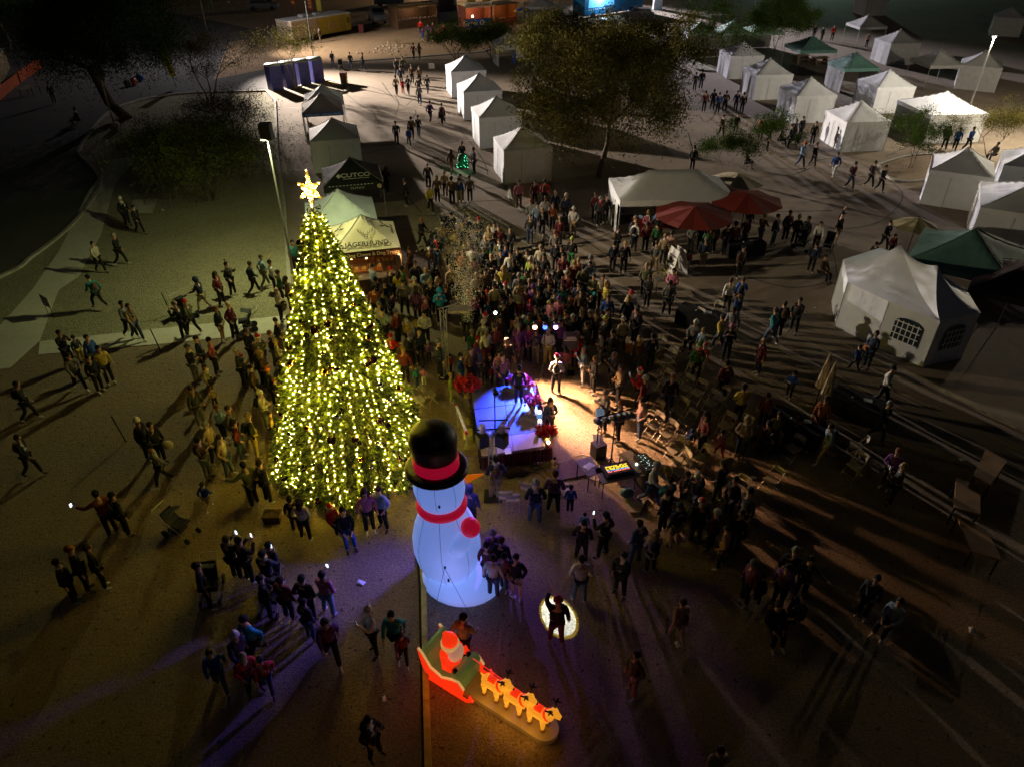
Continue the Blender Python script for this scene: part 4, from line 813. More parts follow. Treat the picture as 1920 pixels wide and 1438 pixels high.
tree((395,190),6.5,5.2,'bare spreading tree with lacy dark twigs behind the dark shrub',lace=.3,dens=.9,clump=.6,lsz=0.127,trunks=3,leafs=[lmat('tw1',(.06,.05,.03)),lmat('tw2',(.03,.03,.015)),lmat('tw3',(.07,.08,.03))])
tree((395,375),5.4,3.6,'dark round desert tree on the gravel, its near foliage lit olive',dens=1.5,clump=.6,lsz=0.138,trunks=4,base_h=.2,droop=.9,leafs=[lmat('du1',(.055,.06,.02)),lmat('du2',(.035,.035,.012)),lmat('du3',(.1,.13,.03))])
tree((300,330),4.2,2.8,'low dark shrub tree on the gravel left of the round desert tree',dens=1.1,clump=.5,lsz=0.127,trunks=4,base_h=.2,leafs=[lmat('dv1',(.05,.05,.02)),lmat('dv2',(.03,.03,.012)),lmat('dv3',(.08,.09,.03))])
tree((440,270),4.4,3.0,'sparse twiggy tree behind the round desert tree, near the closed tents',dens=1.1,clump=.5,lsz=0.127,trunks=4,base_h=.2,leafs=[lmat('tw1',(.06,.05,.03)),lmat('tw2',(.03,.03,.015)),lmat('tw3',(.07,.08,.03))])
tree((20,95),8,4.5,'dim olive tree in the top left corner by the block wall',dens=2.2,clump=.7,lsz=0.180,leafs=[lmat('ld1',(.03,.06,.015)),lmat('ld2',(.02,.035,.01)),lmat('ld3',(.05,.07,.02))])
tree((553,170),6.2,2.5,'slim young tree with pale trunk in front of the blue toilets',dens=.8,clump=.45,lsz=0.127,bark=BARKL,trunks=2,base_h=.35)
tree((855,112),4.2,3.0,'low feathery green tree behind the middle row of tents',dens=2.2,clump=.5,lsz=0.149,leafs=LB,trunks=3,base_h=.2)
tree((925,108),4.2,2.2,'second feathery green tree, left of the tent with the blue banner',dens=2.2,clump=.5,lsz=0.149,leafs=LB,trunks=3,base_h=.2)
tree((1045,160),7,4.0,'feathery tree just behind the left side of the big leafy tree',dens=2.4,clump=.6,lsz=0.169,trunks=2)
tree((1190,190),7,4.6,'brownish tree behind the right side of the big leafy tree',dens=2.4,clump=.6,lsz=0.169,trunks=2,leafs=[lmat('br1',(.09,.08,.03)),lmat('br2',(.05,.045,.015)),lmat('br3',(.12,.13,.03))])
tree((1337,120),6.6,3.2,'pale forked tree in front of the three joined canopies',dens=1.8,clump=.5,lsz=0.149,leafs=LB,bark=BARKL,trunks=2,base_h=.36)
tree((1452,105),6.6,3.6,'bright green tree right of the three joined canopies',dens=2.4,clump=.5,lsz=0.158,leafs=LB,bark=BARKL,trunks=2,base_h=.36)
tree((1358,322),3.6,1.8,'small yellow green tree just above the tan umbrella',dens=1.6,clump=.35,lsz=0.106,leafs=LB,bark=BARKL,trunks=2,base_h=.35)
tree((1445,290),3.4,1.5,'small yellow green tree near the wheelchair user',dens=1.2,clump=.35,lsz=0.106,leafs=LB,bark=BARKL,trunks=2,base_h=.35)
tree((1706,318),4.2,2.1,'forked young tree in the triangular planter between the bright tent and banner tent',dens=1.4,clump=.36,lsz=0.106,leafs=LB,trunks=2,base_h=.42)
tree((1853,295),4.2,2.4,'sparse young tree right of the thin light pole',dens=1.2,clump=.4,lsz=0.106,trunks=2,base_h=.4)
def shrub(px,r,label,lm=LF,n=500,group='small shrubs'):
    c=G(*px); t=thing('shrub',label,'shrub',(c.x,c.y,0),0,group); m=MB()
    for k in range(7): a=2*PI*k/7; m.tube([(0,0,0),(math.cos(a)*r*.5,math.sin(a)*r*.5,r*.6)],.012,4)
    m.build('stems',BARK,t); cs=rng.normal(size=(n,3))*np.array([r*.45,r*.45,r*.28])+np.array([0,0,r*.5]); cs=cs[cs[:,2]>.03]; v,f=leaves(cs,.09,.3); npmesh('foliage',v,f,lm,t,rng.integers(0,3,len(cs)))
shrub((747,84),.9,'rusty green shrub on the rocks between the trailer and the food stands')
for p,l in (((228,232),'grey green shrub at the foot of the tall thin lamp pole'),((255,330),'low dark shrub on the gravel above the concrete pad'),((965,160),'dark shrub beside the white tent with the blue banner'),((1040,380),'low brown plant inside the round planter')): shrub(p,.8,l)
m=MB()
for k in range(70): x,y=G(735,92).x+random.gauss(0,1.3),G(735,92).y+random.gauss(0,1.6); m.ball((x,y,.05),random.uniform(.06,.2),6,4,sq=(1,.8,.6))
tag(m.build('rocks',mat('pale_rocks',(.5,.4,.3),.9,.3,6),None),'scatter of pale rocks on the dirt by the rusty shrub','rocks',kind='stuff')
# ================= lamp poles =================
def pole(px,top,label,h=None,on=None,energy=0,planter=True,head=(.5,.35,.14),r=.07):
    c=G(*px); x,y=c.x,c.y; v=(719-top[1])/CF; dy=math.cos(CP)+v*math.sin(CP); dz=-math.sin(CP)+v*math.cos(CP); hh=h or CH+y/dy*dz
    t=thing('lamp_post',label,'lamp post',(x,y,0)); m=MB(); m.tube([(0,0,.5 if planter else 0),(0,0,hh)],[r,r*.7],8); m.build('pole',mat('pole_grey',(.2,.2,.19),.5,.05,metal=.3),t)
    if planter: m=MB(); m.lathe([(.38,0),(.38,.62),(.34,.64)],16); m.build('concrete_base',mat('base_concrete',(.36,.32,.26),.9,.15,4,.3),t,True)
    m=MB(); m.box((0,0,hh+head[2]/2),head); m.build('lamp_head',BLK if not on else mat('head_grey',(.2,.2,.2),.5),t)
    if on:
        m=MB(); m.box((0,0,hh-.02),(head[0]*.8,head[1]*.8,.03)); m.build('lamp_glass',mat('glass_'+label[:6],(1,1,1),.5,emit=on,es=30),t)
        lamp('lamp_light','POINT',(0,-.02,hh-.22),energy,on,t,size=.12)
    return t,hh
pole((218,246),(148,22),'tall thin unlit lamp pole in a concrete drum by the left kerb',r=.06)
pole((594,152),(566,-6),'thin dark lamp pole in a concrete drum in front of the blue toilets',r=.05)
t,hh=pole((553,530),(520,262),'green tinted floodlight pole with a dark box head behind the Christmas tree',planter=False,head=(.5,.45,.7),r=.06)
lamp('flood_light','SPOT',t.location+Vector((-.1,-.35,hh+.02)),1900,(.85,.88,.38),None,.12,t.location+Vector((-1.4,-.6,0)),165,.35)
lamp('flood_light','SPOT',t.location+Vector((.35,-.3,hh+.2)),9500,(1,.82,.55),None,.2,G(1150,440,2.5),64,1.0)
pole((1797,262),(1866,70),'lit thin pale lamp pole standing beside the pale wide tent',on=(1,.88,.7),energy=3800,planter=False,r=.07,head=(.25,.18,.1))
pole((1405,76),(1422,-30),'thin dark lamp pole among the green trees at the top',planter=False,r=.06)
# lit street lamps in and out of view, plus two tall added floodlight posts
pole((400,112),(382,16),'lit white street lamp glowing behind the bare tree at top left',on=(1,.93,.95),energy=3500,planter=False,r=.05,h=9.5)
t,hh=pole((400,20),(0,0),'tall lit floodlight post beyond the top edge left of the trailer',h=15,planter=False)  # post added for a distant flood, carries no lamp now
fl=G(400,112)+Vector((0,-.3,9.3)); lamp('flood_light','SPOT',fl,250000,(1,.86,.74),None,.25,G(860,225),56,1.0)
lamp('flood_light','SPOT',fl,40000,(1,.85,.7),None,.25,G(680,90),60,1.0)
t,hh=pole((985,-28),(0,0),'tall lit floodlight post beyond the top edge behind the food stands',h=14,planter=False)  # post added out of view, its beam brightens the right tents
lamp('flood_light','SPOT',t.location+Vector((0,-.4,hh-.3)),600000,(.95,.88,.97),None,.25,G(1585,140),38,1.0)
pole((2080,305),(0,0),'lit lamp post standing right of the picture edge',h=7.5,on=(1,.86,.62),energy=14000,planter=False)
pole((1530,-50),(0,0),'greenish lit lamp post beyond the top edge of the picture',h=9,on=(.62,1,.78),energy=26000,planter=False)
pole((860,-10),(0,0),'warm lit lamp post behind the food stands',h=7,on=(1,.7,.4),energy=9000,planter=False)
pole((1240,470),(0,0),'x',h=1) if False else None
# ================= food stands, vehicles at the top =================
def signboard(M4,t,w,h,col,tx,tcol,size,nm='banner'):
    m=MB(); m.add([M4@Vector(v) for v in ((-w/2,0,-h/2),(w/2,0,-h/2),(w/2,0,h/2),(-w/2,0,h/2))]+[M4@Vector(v) for v in ((-w/2,.05,-h/2),(w/2,.05,-h/2),(w/2,.05,h/2),(-w/2,.05,h/2))],[(0,1,2,3),(7,6,5,4),(0,4,5,1),(1,5,6,2),(2,6,7,3),(3,7,4,0)]); b=m.build(nm,col,t)
    if tx: text_part('lettering',tx,size,tcol,b,M4@Matrix.Translation((0,-.012,0))@Matrix.Rotation(PI/2,4,'X'),bold=.01)
YEL=mat('yellow_paint',(.5,.4,.05),.5,.1,1); BEI=mat('beige_panel',(.55,.45,.33),.6,.1,1); WHT=mat('white_panel',(.62,.6,.56),.6,.1,1.5)
a=G(552,84);b=G(661,64); ang=math.atan2(b.y-a.y,b.x-a.x); L=(b-a).length
t=thing('food_trailer','long food trailer, beige at one end and yellow at the other','trailer',(a.x,a.y,0),ang)
m=MB(); m.box((L*.21,1.5,1.45),(L*.42,2.9,1.9)); m.build('front_body',BEI,t); m=MB(); m.box((L*.71,1.5,1.45),(L*.572,2.904,1.9)); m.build('rear_body',YEL,t)
m=MB(); m.box((L*.5,1.5,2.45),(L*1.01,3.0,.1)); m.box((L*.35,1.7,2.65),(1.0,.9,.3)); m.box((L*.6,2.0,2.6),(.9,.7,.2)); m.build('roof',WHT,t)
m=MB(); m.box((L*.68,.02,1.35),(1.3,.04,.75)); m.build('hatch',mat('hatch_tan',(.5,.36,.12),.6),t); m=MB(); m.box((L*.85,.02,1.45),(.8,.04,1.7)); m.build('door',mat('door_yellow',(.44,.35,.05),.6),t)
m=MB(); [m.box((L*.95,.03,1.9-k*.17),(.6-.15*(k%2),.02,.09)) for k in range(4)]; m.build('lettering',mat('dark_letters',(.05,.05,.04),.7),t)
for x in (.34,.42):
    m=MB(); m.lathe([(.36,0),(.36,.22)],16); o=m.build('wheel',mat('tyre_rubber',(.02,.02,.02),.8),t); o.location=(L*x,.1,.36); o.rotation_euler=(PI/2,0,0)
m=MB(); m.box((L*.5,1.5,.42),(L*.9,2.0,.12)); m.build('chassis',BLK,t)
# feather flags
for px,l,cl in (((575,62),'red lettered feather flag standing behind the trailer','red'),((543,52),'thin red and white feather flag at the left end of the trailer','red2'),((592,66),'yellow feather flag rising behind the trailer roof','yel')):
    c=G(*px); t=thing('feather_flag',l,'flag',(c.x,c.y+2.5,0)); m=MB(); m.tube([(0,0,0),(0,0,4.8)],.03,5); m.build('pole',BLK,t); m=MB(); m.box((.3,0,3.6),(.6,.03,2.4)); m.build('flag_cloth',mat('flag_'+cl,(.5,.05,.02) if cl!='yel' else (.6,.5,.05),.7,.1),t); m=MB()
    [m.box((.3,-.02,2.7+k*.4),(.36,.01,.2)) for k in range(5)]; m.build('lettering',mat('flag_letter',(.7,.5,.1),.7),t)
# portable toilets
TB_=mat('toilet_blue',(.035,.035,.2),.4,.1,1); a=G(512,172); b=G(605,156); ang=math.atan2(b.y-a.y,b.x-a.x)
for k in range(4):
    p=a.lerp(b,k/3.6); t=thing('portable_toilet',['leftmost','second from left','third from left','rightmost'][k]+' of the four dark blue portable toilets','portable toilet',(p.x,p.y,0),ang,'dark blue portable toilets'); m=MB(); m.box((.6,.6,1.05),(1.12,1.12,2.1)); m.build('cabin',TB_,t); m=MB()
    [m.box((.6,.035,.35+j*.42),(.85,.04,.03)) for j in range(4)]; m.box((.06,.03,1.05),(.08,.05,2.1)); m.build('door',mat('toilet_door',(.04,.045,.28),.4),t); m=MB()
    m.tube([(.02,.6,2.1),(1.18,.6,2.1)],.56,16); m.v=[(x,y,2.1+max(0,(z-2.1))*.45) for x,y,z in m.v]; m.build('roof',mat('toilet_roof',(.22,.26,.27),.5),t,True)
def bin_(px,l,col,s=1.0):
    c=G(*px); t=thing('trash_bin',l,'bin',(c.x,c.y,0)); m=MB(); m.box((0,0,.5*s),(.55*s,.6*s,1.0*s),taper=1.15); m.build('body',col,t); m=MB(); m.box((0,0,1.03*s),(.66*s,.72*s,.06*s)); m.build('lid',mat('bin_lid',(.05,.02,.015),.5),t)
bin_((646,158),'brown wheeled bin beside the blue toilets',mat('bin_brown',(.16,.07,.035),.5)); bin_((678,62),'small dark red bin in front of the yellow trailer',mat('bin_red',(.15,.03,.03),.5))
def car(px,yaw,col,l,cat='car',tall=0):
    c=G(*px); t=thing('parked_car',l,cat,(c.x,c.y,0),R(yaw)); m=MB(); H=.25*tall
    prof=[(-2.3,.35),(-2.32,.85+H),(-2.0,1.0+H),(-1.7,1.55+H),(.55,1.6+H),(1.15,1.05+H),(2.1,.95+H),(2.3,.75),(2.3,.35)]; extr(m,prof,-.88,.88); bo=m.build('body',col,t); bv=bo.modifiers.new('b','BEVEL'); bv.width=.07; bv.segments=2
    m=MB(); 
    for s in (-1,1): m.add([(-1.75,s*.89,1.05+H),(-1.5,s*.885,1.48+H),(.45,s*.885,1.5+H),(.95,s*.89,1.06+H)],[(0,1,2,3)] if s>0 else [(3,2,1,0)])
    m.add([(.62,-.8,1.58+H),(.62,.8,1.58+H),(1.16,.8,1.1+H),(1.16,-.8,1.1+H)],[(3,2,1,0)]); m.v=[(x+(.02 if x>.6 and abs(y)<.85 else 0),y,z+(.02 if abs(y)<.85 else 0)) for x,y,z in m.v]; m.build('window',mat('car_glass',(.02,.025,.03),.08,.05,spec=.8),t)
    for x in (-1.45,1.45):
        for s in (-1,1):
            m=MB(); m.lathe([(.34,0),(.34,.2)],14); o=m.build('wheel',mat('tyre_rubber',(.02,.02,.02)),t); o.location=(x,s*.8+(.1),.34); o.rotation_euler=(PI/2,0,0)
    for s in (-1,1): m=MB(); m.box((2.3,s*.62,.78),(.05,.3,.14)); m.build('headlight',mat('headlight_glass',(.6,.6,.6),.2),t)
    return t
car((708,42),-70,mat('car_silver',(.35,.34,.32),.3,.05,metal=.5),'silver four wheel drive parked between the trailer and the wooden stand',tall=1)
car((730,12),10,mat('car_dark',(.06,.06,.07),.3,.05),'dark car with a roof rack parked behind the wooden stand',tall=1)
car((495,20),5,mat('car_grey',(.12,.12,.12),.3,.05),'dim grey car parked at the top left of the trailer')
car((560,-4),5,mat('car_dark',(.06,.06,.07)),'dim dark car above the left end of the trailer')
car((1195,38),170,mat('car_dark',(.06,.06,.07)),'dark car with shining windscreen in front of the blue food truck')
car((1140,60),20,mat('car_silver',(.35,.34,.32)),'silver car behind the brownish tree')
# wooden stand
def stand(pa,pb,l,body,awn,h=2.6,counter=None,d=2.4):
    a=G(*pa);b=G(*pb); ang=math.atan2(b.y-a.y,b.x-a.x); L=(b-a).length; t=thing('food_stand',l,'food stand',(a.x,a.y,0),ang); m=MB(); m.box((L/2,.1,.5),(L,.2,1.0)); m.build('counter',counter or body,t)
    m=MB(); m.box((L/2,d,h/2),(L,.1,h)); m.box((.05,d/2,h/2),(.1,d-.12,h)); m.box((L-.05,d/2,h/2),(.1,d-.12,h)); m.build('back_wall',body,t); m=MB(); m.box((L/2,d/2,h+.06),(L+.3,d+.5,.1)); m.build('roof',awn,t)
    for x in (.06,L-.06): m=MB(); m.tube([(x,.1,1.0),(x,.1,h)],.04,5); m.build('post',WHT,t)
    return t,L
t,L=stand((748,56),(822,47),'brown wooden stand with a shelf of small goods and wood panelled roof edge',mat('wood_brown',(.16,.09,.045),.7,.2,3),mat('wood_dark',(.1,.07,.04),.7,.2,3))
m=MB(); [m.box((.2+k*.16,-.14,2.62),(.11,.04,.5)) for k in range(int(L/.16)-1)]; m.build('fascia',mat('plank_tan',(.4,.26,.12),.7,.2,3),t); m=MB(); [m.box((random.uniform(.2,L-.2),random.uniform(.0,.2),1.06+random.random()*.1),(.1,.1,.15)) for k in range(50)]; m.build('goods',mat('goods_mix',(.55,.4,.4),.4,.4,9),t)
lamp('lamp_light','POINT',(L/2,.8,2.2),70,(1,.7,.45),t,size=.1)
BLUE=mat('banner_blue',(.02,.09,.35),.6,.1,2); t,L=stand((873,54),(922,50),'snack stand with a blue banner in yellow letters and a lit counter',mat('stand_red',(.2,.06,.04),.7),mat('roof_orange',(.5,.3,.03),.6,.2,2))
signboard(Matrix.Translation((L/2,-.05,.55)),t,L,1.05,BLUE,'Greek Gyros',mat('letters_yellow',(.7,.6,.15),.6),.85)
signboard(Matrix.Translation((L/2,-.2,2.75)),t,L,.6,WHT,'Funnel Cakes',mat('letters_red',(.25,.05,.03),.6),.55,'sign_board'); signboard(Matrix.Translation((L*.22,-.2,3.5)),t,L*.34,.8,YEL,None,None,0,'sign_board'); signboard(Matrix.Translation((L*.8,-.2,3.5)),t,L*.34,.8,YEL,None,None,0,'sign_board')
m=MB(); [m.box((L*(.22 if k<4 else .8),-.24,3.22+.18*(k%4)),(L*.25,.02,.07)) for k in range(8)]; m.build('lettering',mat('letters_dk',(.1,.05,.02)),t); lamp('lamp_light','POINT',(L*.4,.7,2.0),160,(1,.6,.3),t,size=.1)
m=MB(); m.ball((L*.3,.25,1.35),.16,8,6); m.build('lamp_globe',mat('shop_globe',(1,.9,.7),emit=(1,.75,.45),es=10),t)
t,L=stand((928,51),(970,46),'orange lit stand with an orange lettered counter, right of the snack stand',mat('stand_brown',(.2,.08,.03),.7),mat('roof_dark',(.1,.09,.05),.6),counter=mat('counter_orange',(.4,.1,.03),.7)); signboard(Matrix.Translation((L/2,-.02,.5)),t,L*.9,.4,mat('counter_orange',(.4,.1,.03)),'LEMONADE',mat('letters_red2',(.5,.05,.03)),.4); lamp('lamp_light','POINT',(L/2,.8,2.0),60,(1,.5,.2),t,size=.1)
t,L=stand((824,40),(858,36),'pale boxy trailer stand with an open dark hatch, left of the snack stand',mat('stand_pale',(.4,.36,.38),.7),mat('roof_pale',(.35,.33,.35),.6),h=3.2)
tent((1013,-6),4,'grey peaked tent with a black valance at the top, right of the two-colour umbrella',roof=FABD,walls='B',w=4.2)
# blue truck
a=G(1096,38);b=G(1205,22); ang=math.atan2(b.y-a.y,b.x-a.x); L=(b-a).length; t=thing('food_truck','blue food truck with two bright white lamps over its lit hatch','food truck',(a.x,a.y,0),ang)
BT=mat('truck_blue',(.02,.22,.5),.4,.1,1); m=MB(); m.box((L*.5,1.3,1.75),(L,2.4,2.7)); m.build('body',BT,t); m=MB(); m.box((L*.27,.07,2.0),(L*.42,.06,1.2)); m.build('hatch',mat('hatch_lit',(.2,.5,.8),.5,emit=(.1,.5,1),es=.8),t)
for x in (.16,.34): m=MB(); m.ball((L*x,-.12,2.75),.3,10,7); m.build('lamp_globe',mat('truck_lamp',(1,1,1),emit=(.8,.95,1),es=9),t)
lamp('lamp_light','POINT',(L*.25,-.8,2.4),420,(.5,.8,1),t,size=.2)
for x in (.14,.8): m=MB(); m.lathe([(.42,0),(.42,.25)],16); o=m.build('wheel',mat('tyre_rubber',(.02,.02,.02)),t); o.location=(L*x,.2,.42); o.rotation_euler=(PI/2,0,0)
text_part('lettering','ES',.9,mat('orange_led',(1,.5,.1),emit=(1,.45,.05),es=1.5),t,Matrix.Translation((L*.82,.08,2.75))@Matrix.Rotation(PI/2,4,'X'))
m=MB(); [m.box((L*(.07+.036*k),.03,1.15),(.2,.02,.18)) for k in range(11)]; m.build('lettering',mat('truck_white',(.7,.75,.8)),t)
# tall buildings / dark sheds just at the top edge
for px,l in (((1232,18),'white fabric column of a large dim tent at the top edge'),):
    c=G(*px); t=thing('tent_pillar',l,'tent',(c.x,c.y,0)); m=MB(); m.box((0,0,2.4),(1.3,1.0,4.8)); m.build('curtain',FABW,t); m=MB(); m.box((5,3,4.6),(14,6,.3)); m.build('roof',FABD,t)
# block wall, orange barriers, wheelchair riders
a=G(0,165);b=G(22,122); t=thing('block_wall','low lit stone block wall at the left picture edge','wall',(a.x,a.y,0),math.atan2(b.y-a.y,b.x-a.x)); m=MB(); m.box((4,.2,.9),(12,.4,1.8)); m.build('wall',mat('stone_blocks',(.35,.26,.14),.9,.4,2,.5,6),t); m=MB(); m.box((4,.2,1.84),(12.2,.5,.1)); m.build('coping',KERBM,t)
ORN=mat('orange_mesh',(.4,.07,.02),.7,.3,6)
for k,(p,q) in enumerate((((0,190),(38,158)),((40,156),(80,128)))):
    a=G(*p);b=G(*q); L=(b-a).length; t=thing('barrier_fence',['nearer','farther'][k]+' orange mesh barrier on the road at the left','barrier',(a.x,a.y,0),math.atan2(b.y-a.y,b.x-a.x),'orange barriers'); m=MB(); fabric_wall(m,(0,0),(L,0),.05,1.0,.04); m.build('mesh',ORN,t)
    for x in (0,L/2,L): m=MB(); m.tube([(x,0,0),(x,0,1.1)],.03,5); m.build('post',ORN,t)
WH=mat('barrier_white',(.5,.45,.4),.6)
for k,(x,y) in enumerate(((52,182),(66,178),(80,160))):
    c=G(x,y); t=thing('a_frame_barrier',['nearest','middle','farthest'][k]+' of the small white barriers beside the orange mesh','barrier',(c.x,c.y,0),.4,'small white barriers'); m=MB(); m.box((0,0,.75),(1.3,.05,.2)); m.build('board',WH,t); m=MB()
    for s in (-1,1): m.tube([(s*.5,-.3,0),(s*.5,0,.85),(s*.5,.3,0)],.02,4)
    m.build('leg',BLK,t)
for k,(x,y,cl) in enumerate(((241,163,(.1,.1,.1)),(252,161,(.35,.05,.03)),(264,153,(.02,.06,.3)))):
    c=G(x,y); m=MB(); m.ball((0,0,.35),.35,12,8); m.lathe([(.12,0),(.16,.04)],8); tag(m.build('play_ball',mat('ball%d'%k,cl,.4),None,True,loc=(c.x,c.y,0)),['dark','red','blue'][k]+' round ball ornament lying on the road under the dark tree','ball')
c=G(331,165); t=thing('feather_flag','yellow lettered feather flag leaning on the far road','flag',(c.x,c.y,0),.3); m=MB(); m.tube([(0,0,0),(-.5,0,3.6)],.03,5); m.build('pole',BLK,t); m=MB(); m.box((-.2,0,2.2),(.55,.03,2.4),mx=Matrix.Rotation(-.14,4,'Y')); m.build('flag_cloth',mat('flag_yel2',(.6,.5,.03),.7),t); m=MB(); [m.box((-.12-.05*k,-.02,1.4+k*.35),(.3,.01,.16)) for k in range(5)]; m.build('lettering',mat('flag_ink',(.1,.08,.02)),t)
# picnic tables and chairs at the top
for k,(x,y) in enumerate(((1003,72),(1030,66),(1255,58),(1300,52),(1500,118),(1535,122))):
    c=G(x,y); t=thing('picnic_table',['picnic table right of the blue banner tent','picnic table near the leaning menu board','dark picnic table left of the joined canopies','farther dark picnic table left of the joined canopies','wooden table under the left side of the teal canopy','wooden table under the right side of the teal canopy'][k],'table',(c.x,c.y,0),.2,'picnic tables'); wd=mat('picnic_wood',(.25,.16,.08),.7,.2,4); m=MB(); m.box((0,0,.75),(1.8,.75,.06)); m.build('table_top',wd,t)
    for s in (-1,1): m=MB(); m.box((0,s*.65,.45),(1.8,.28,.05)); m.build('bench',wd,t); m=MB(); m.box((s*.65,0,.36),(.08,1.2,.7),taper=.6); m.build('leg',wd,t)
# A-frame signs
def aframe(px,s,l,yaw,col=WHT,ink='dark_letters'):
    c=G(*px); t=thing('sandwich_board',l,'sign',(c.x,c.y,0),R(yaw)); 
    for q in (-1,1):
        m=MB(); m.box((0,q*.24*s,.5*s),(.62*s,.03,1.05*s),mx=Matrix.Rotation(q*.22,4,'X')); b=m.build('board',col,t)
        m=MB(); [m.box((0,q*.272*s-q*(z-.5*s)*.2,z),((.42-.1*(k%2))*s,.012,.06*s),mx=Matrix.Rotation(q*.22,4,'X')) for k,z in enumerate((.75*s,.6*s,.45*s,.3*s))]; m.build('lettering',mat('dark_letters',(.05,.05,.04)),b)
    return t
aframe((1266,512),1.35,'white sandwich board with writing, between the red umbrellas and flower tables',-70)
aframe((1032,50),1.3,'leaning white menu board near the picnic tables at the top',60)
c=G(96,592); t=thing('yard_sign','tilted white yard sign with dark lettering beside the sidewalk','sign',(c.x,c.y,0),R(-35)); m=MB(); m.box((0,0,.75),(.75,.03,.55)); b=m.build('board',WHT,t); m=MB(); [m.box((0,-.02,.92-k*.13),(.6-.1*(k%2),.01,.07)) for k in range(4)]; m.build('lettering',mat('dark_letters',(.05,.05,.04)),b); m=MB(); [m.tube([(s*.25,0,0),(s*.25,0,.5)],.012,4) for s in (-1,1)]; m.build('stake',BLK,t)
c=G(810,140); t=thing('yard_sign','small white yard sign behind the group walking on the plaza','sign',(c.x,c.y,0),.1); m=MB(); m.box((0,0,.8),(.6,.03,.5)); m.build('board',WHT,t); m=MB(); m.tube([(0,0,0),(0,0,.6)],.015,4); m.build('stake',BLK,t)
for k,(p,l) in enumerate((((322,592),'thin dark stake in the gravel behind the stooping man'),((303,662),'thin dark stake at the near edge of the footpath'),((236,828),'thin dark stake left of the blurred group on the dirt'),((1393,135),'short yellow wooden post in front of the joined canopies'))):
    c=G(*p); m=MB(); m.tube([(0,0,0),(-.12,-.05,1.2)],.025 if k<3 else .07,5); tag(m.build('stake',BLK if k<3 else mat('yellow_post',(.45,.3,.05),.7),None,loc=c),l,'stake')
# litter and hoses left out in the dark; orange barricade panels at lower right
OR=mat('plywood_panel',(.32,.17,.07),.7,.2,1.5)
def slab(px,h0,th,l,col=OR):
    q=[G(x,y,h0) for x,y in px]; k=len(q); c=sum(q,Vector())/k; t=thing('wooden_panel',l,'wooden table',(c.x,c.y,0)); M=MB(); M.add([(p.x-c.x,p.y-c.y,h0-th) for p in q]+[(p.x-c.x,p.y-c.y,h0) for p in q],[tuple(range(k-1,-1,-1)),tuple(range(k,2*k))]+[(i,(i+1)%k,k+(i+1)%k,k+i) for i in range(k)]); bm=bmesh.new(); me=M.mesh('table_top'); bm.from_mesh(me); bmesh.ops.recalc_face_normals(bm,faces=bm.faces[:]); bm.to_mesh(me); bm.free(); me.materials.append(col); o=bpy.data.objects.new('table_top',me); link(o,t)
    for p in q: m=MB(); v=(p-c)*.88; m.tube([(v.x,v.y,0),(v.x,v.y,h0-th)],.03,5); m.build('leg',BLK,t)
slab([(1848,843),(1888,864),(1858,908),(1825,890)],.9,.06,'farthest of three dim wooden table tops at the lower right')
slab([(1793,895),(1838,910),(1838,963),(1789,950)],.8,.06,'middle of three dim wooden table tops, a dark hole in it')
slab([(1792,962),(1850,992),(1880,1050),(1822,1032)],.7,.06,'nearest of three dim wooden table tops, long and pointed')
# black tables
def btable(px,w,d,yaw,l):
    c=G(*px); t=thing('covered_table',l,'table',(c.x,c.y,0),R(yaw)); bk=mat('black_tablecloth',(.01,.01,.015),.8,.1,5); m=MB(); m.box((0,0,.74),(w,d,.03)); m.build('table_top',bk,t); m=MB(); cn=[(-w/2,-d/2),(w/2,-d/2),(w/2,d/2),(-w/2,d/2)]
    for i in range(4): fabric_wall(m,cn[i],cn[(i+1)%4],.02,.745,.015,i,14)
    m.build('tablecloth',bk,t); m=MB(); m.box((.3,.1,.762),(.3,.22,.01),rz=.4); m.ball((-.2,-.1,.8),.04,7,5); m.build('papers',mat('paper_dim',(.5,.55,.55),.7),t)
btable((1310,612),2.0,.9,-35,'black covered table with papers above the folding chairs'); btable((1600,778),1.8,.9,-40,'black covered table behind the taller folded umbrella'); btable((1487,818),1.9,1.0,-35,'black covered table where the family sits')
btable((1394,478),2.0,.8,12,'dark table in the shade in front of the red umbrellas')
c=G(1242,548); t=thing('flower_table','small table loaded with yellow flowers beside the woman in black','table',(c.x,c.y,0),.2); table(t,1.0,.6,.75,TBL); cs=rng.normal(size=(260,3))*np.array([.22,.16,.14])+np.array([0,0,.98]); v,f=leaves(cs,.08,.5); npmesh('flowers',v,f,[mat('yellow_flower',(.6,.45,.04)),LEAF],t,(rng.random(260)>.6).astype(int))
for k,(px,cl,l) in enumerate((((1210,440),(.25,.02,.015),'dark red clothed counter under the left end of the long marquee'),((1253,425),(.25,.02,.015),'dark red clothed counter by the bluish goods under the marquee'))):
    c=G(*px); t=thing('counter_table',l,'table',(c.x,c.y,0),R(6)); table(t,1.7,.7,.9,mat('maroon_cloth',cl,.8)); m=MB(); fabric_wall(m,(-.85,-.36),(.85,-.36),.02,.9,.02); m.build('front_cloth',mat('maroon_cloth',cl),t); m=MB(); [m.box((random.uniform(-.7,.7),random.uniform(-.2,.3),.97),(.12,.12,.12)) for q in range(14)]; m.build('goods',mat('blue_goods_glow',(.3,.45,.55),.4,.4,9,emit=(.3,.5,.6),es=.12),t)  # faint glow put into the goods' colour, they are no lamps
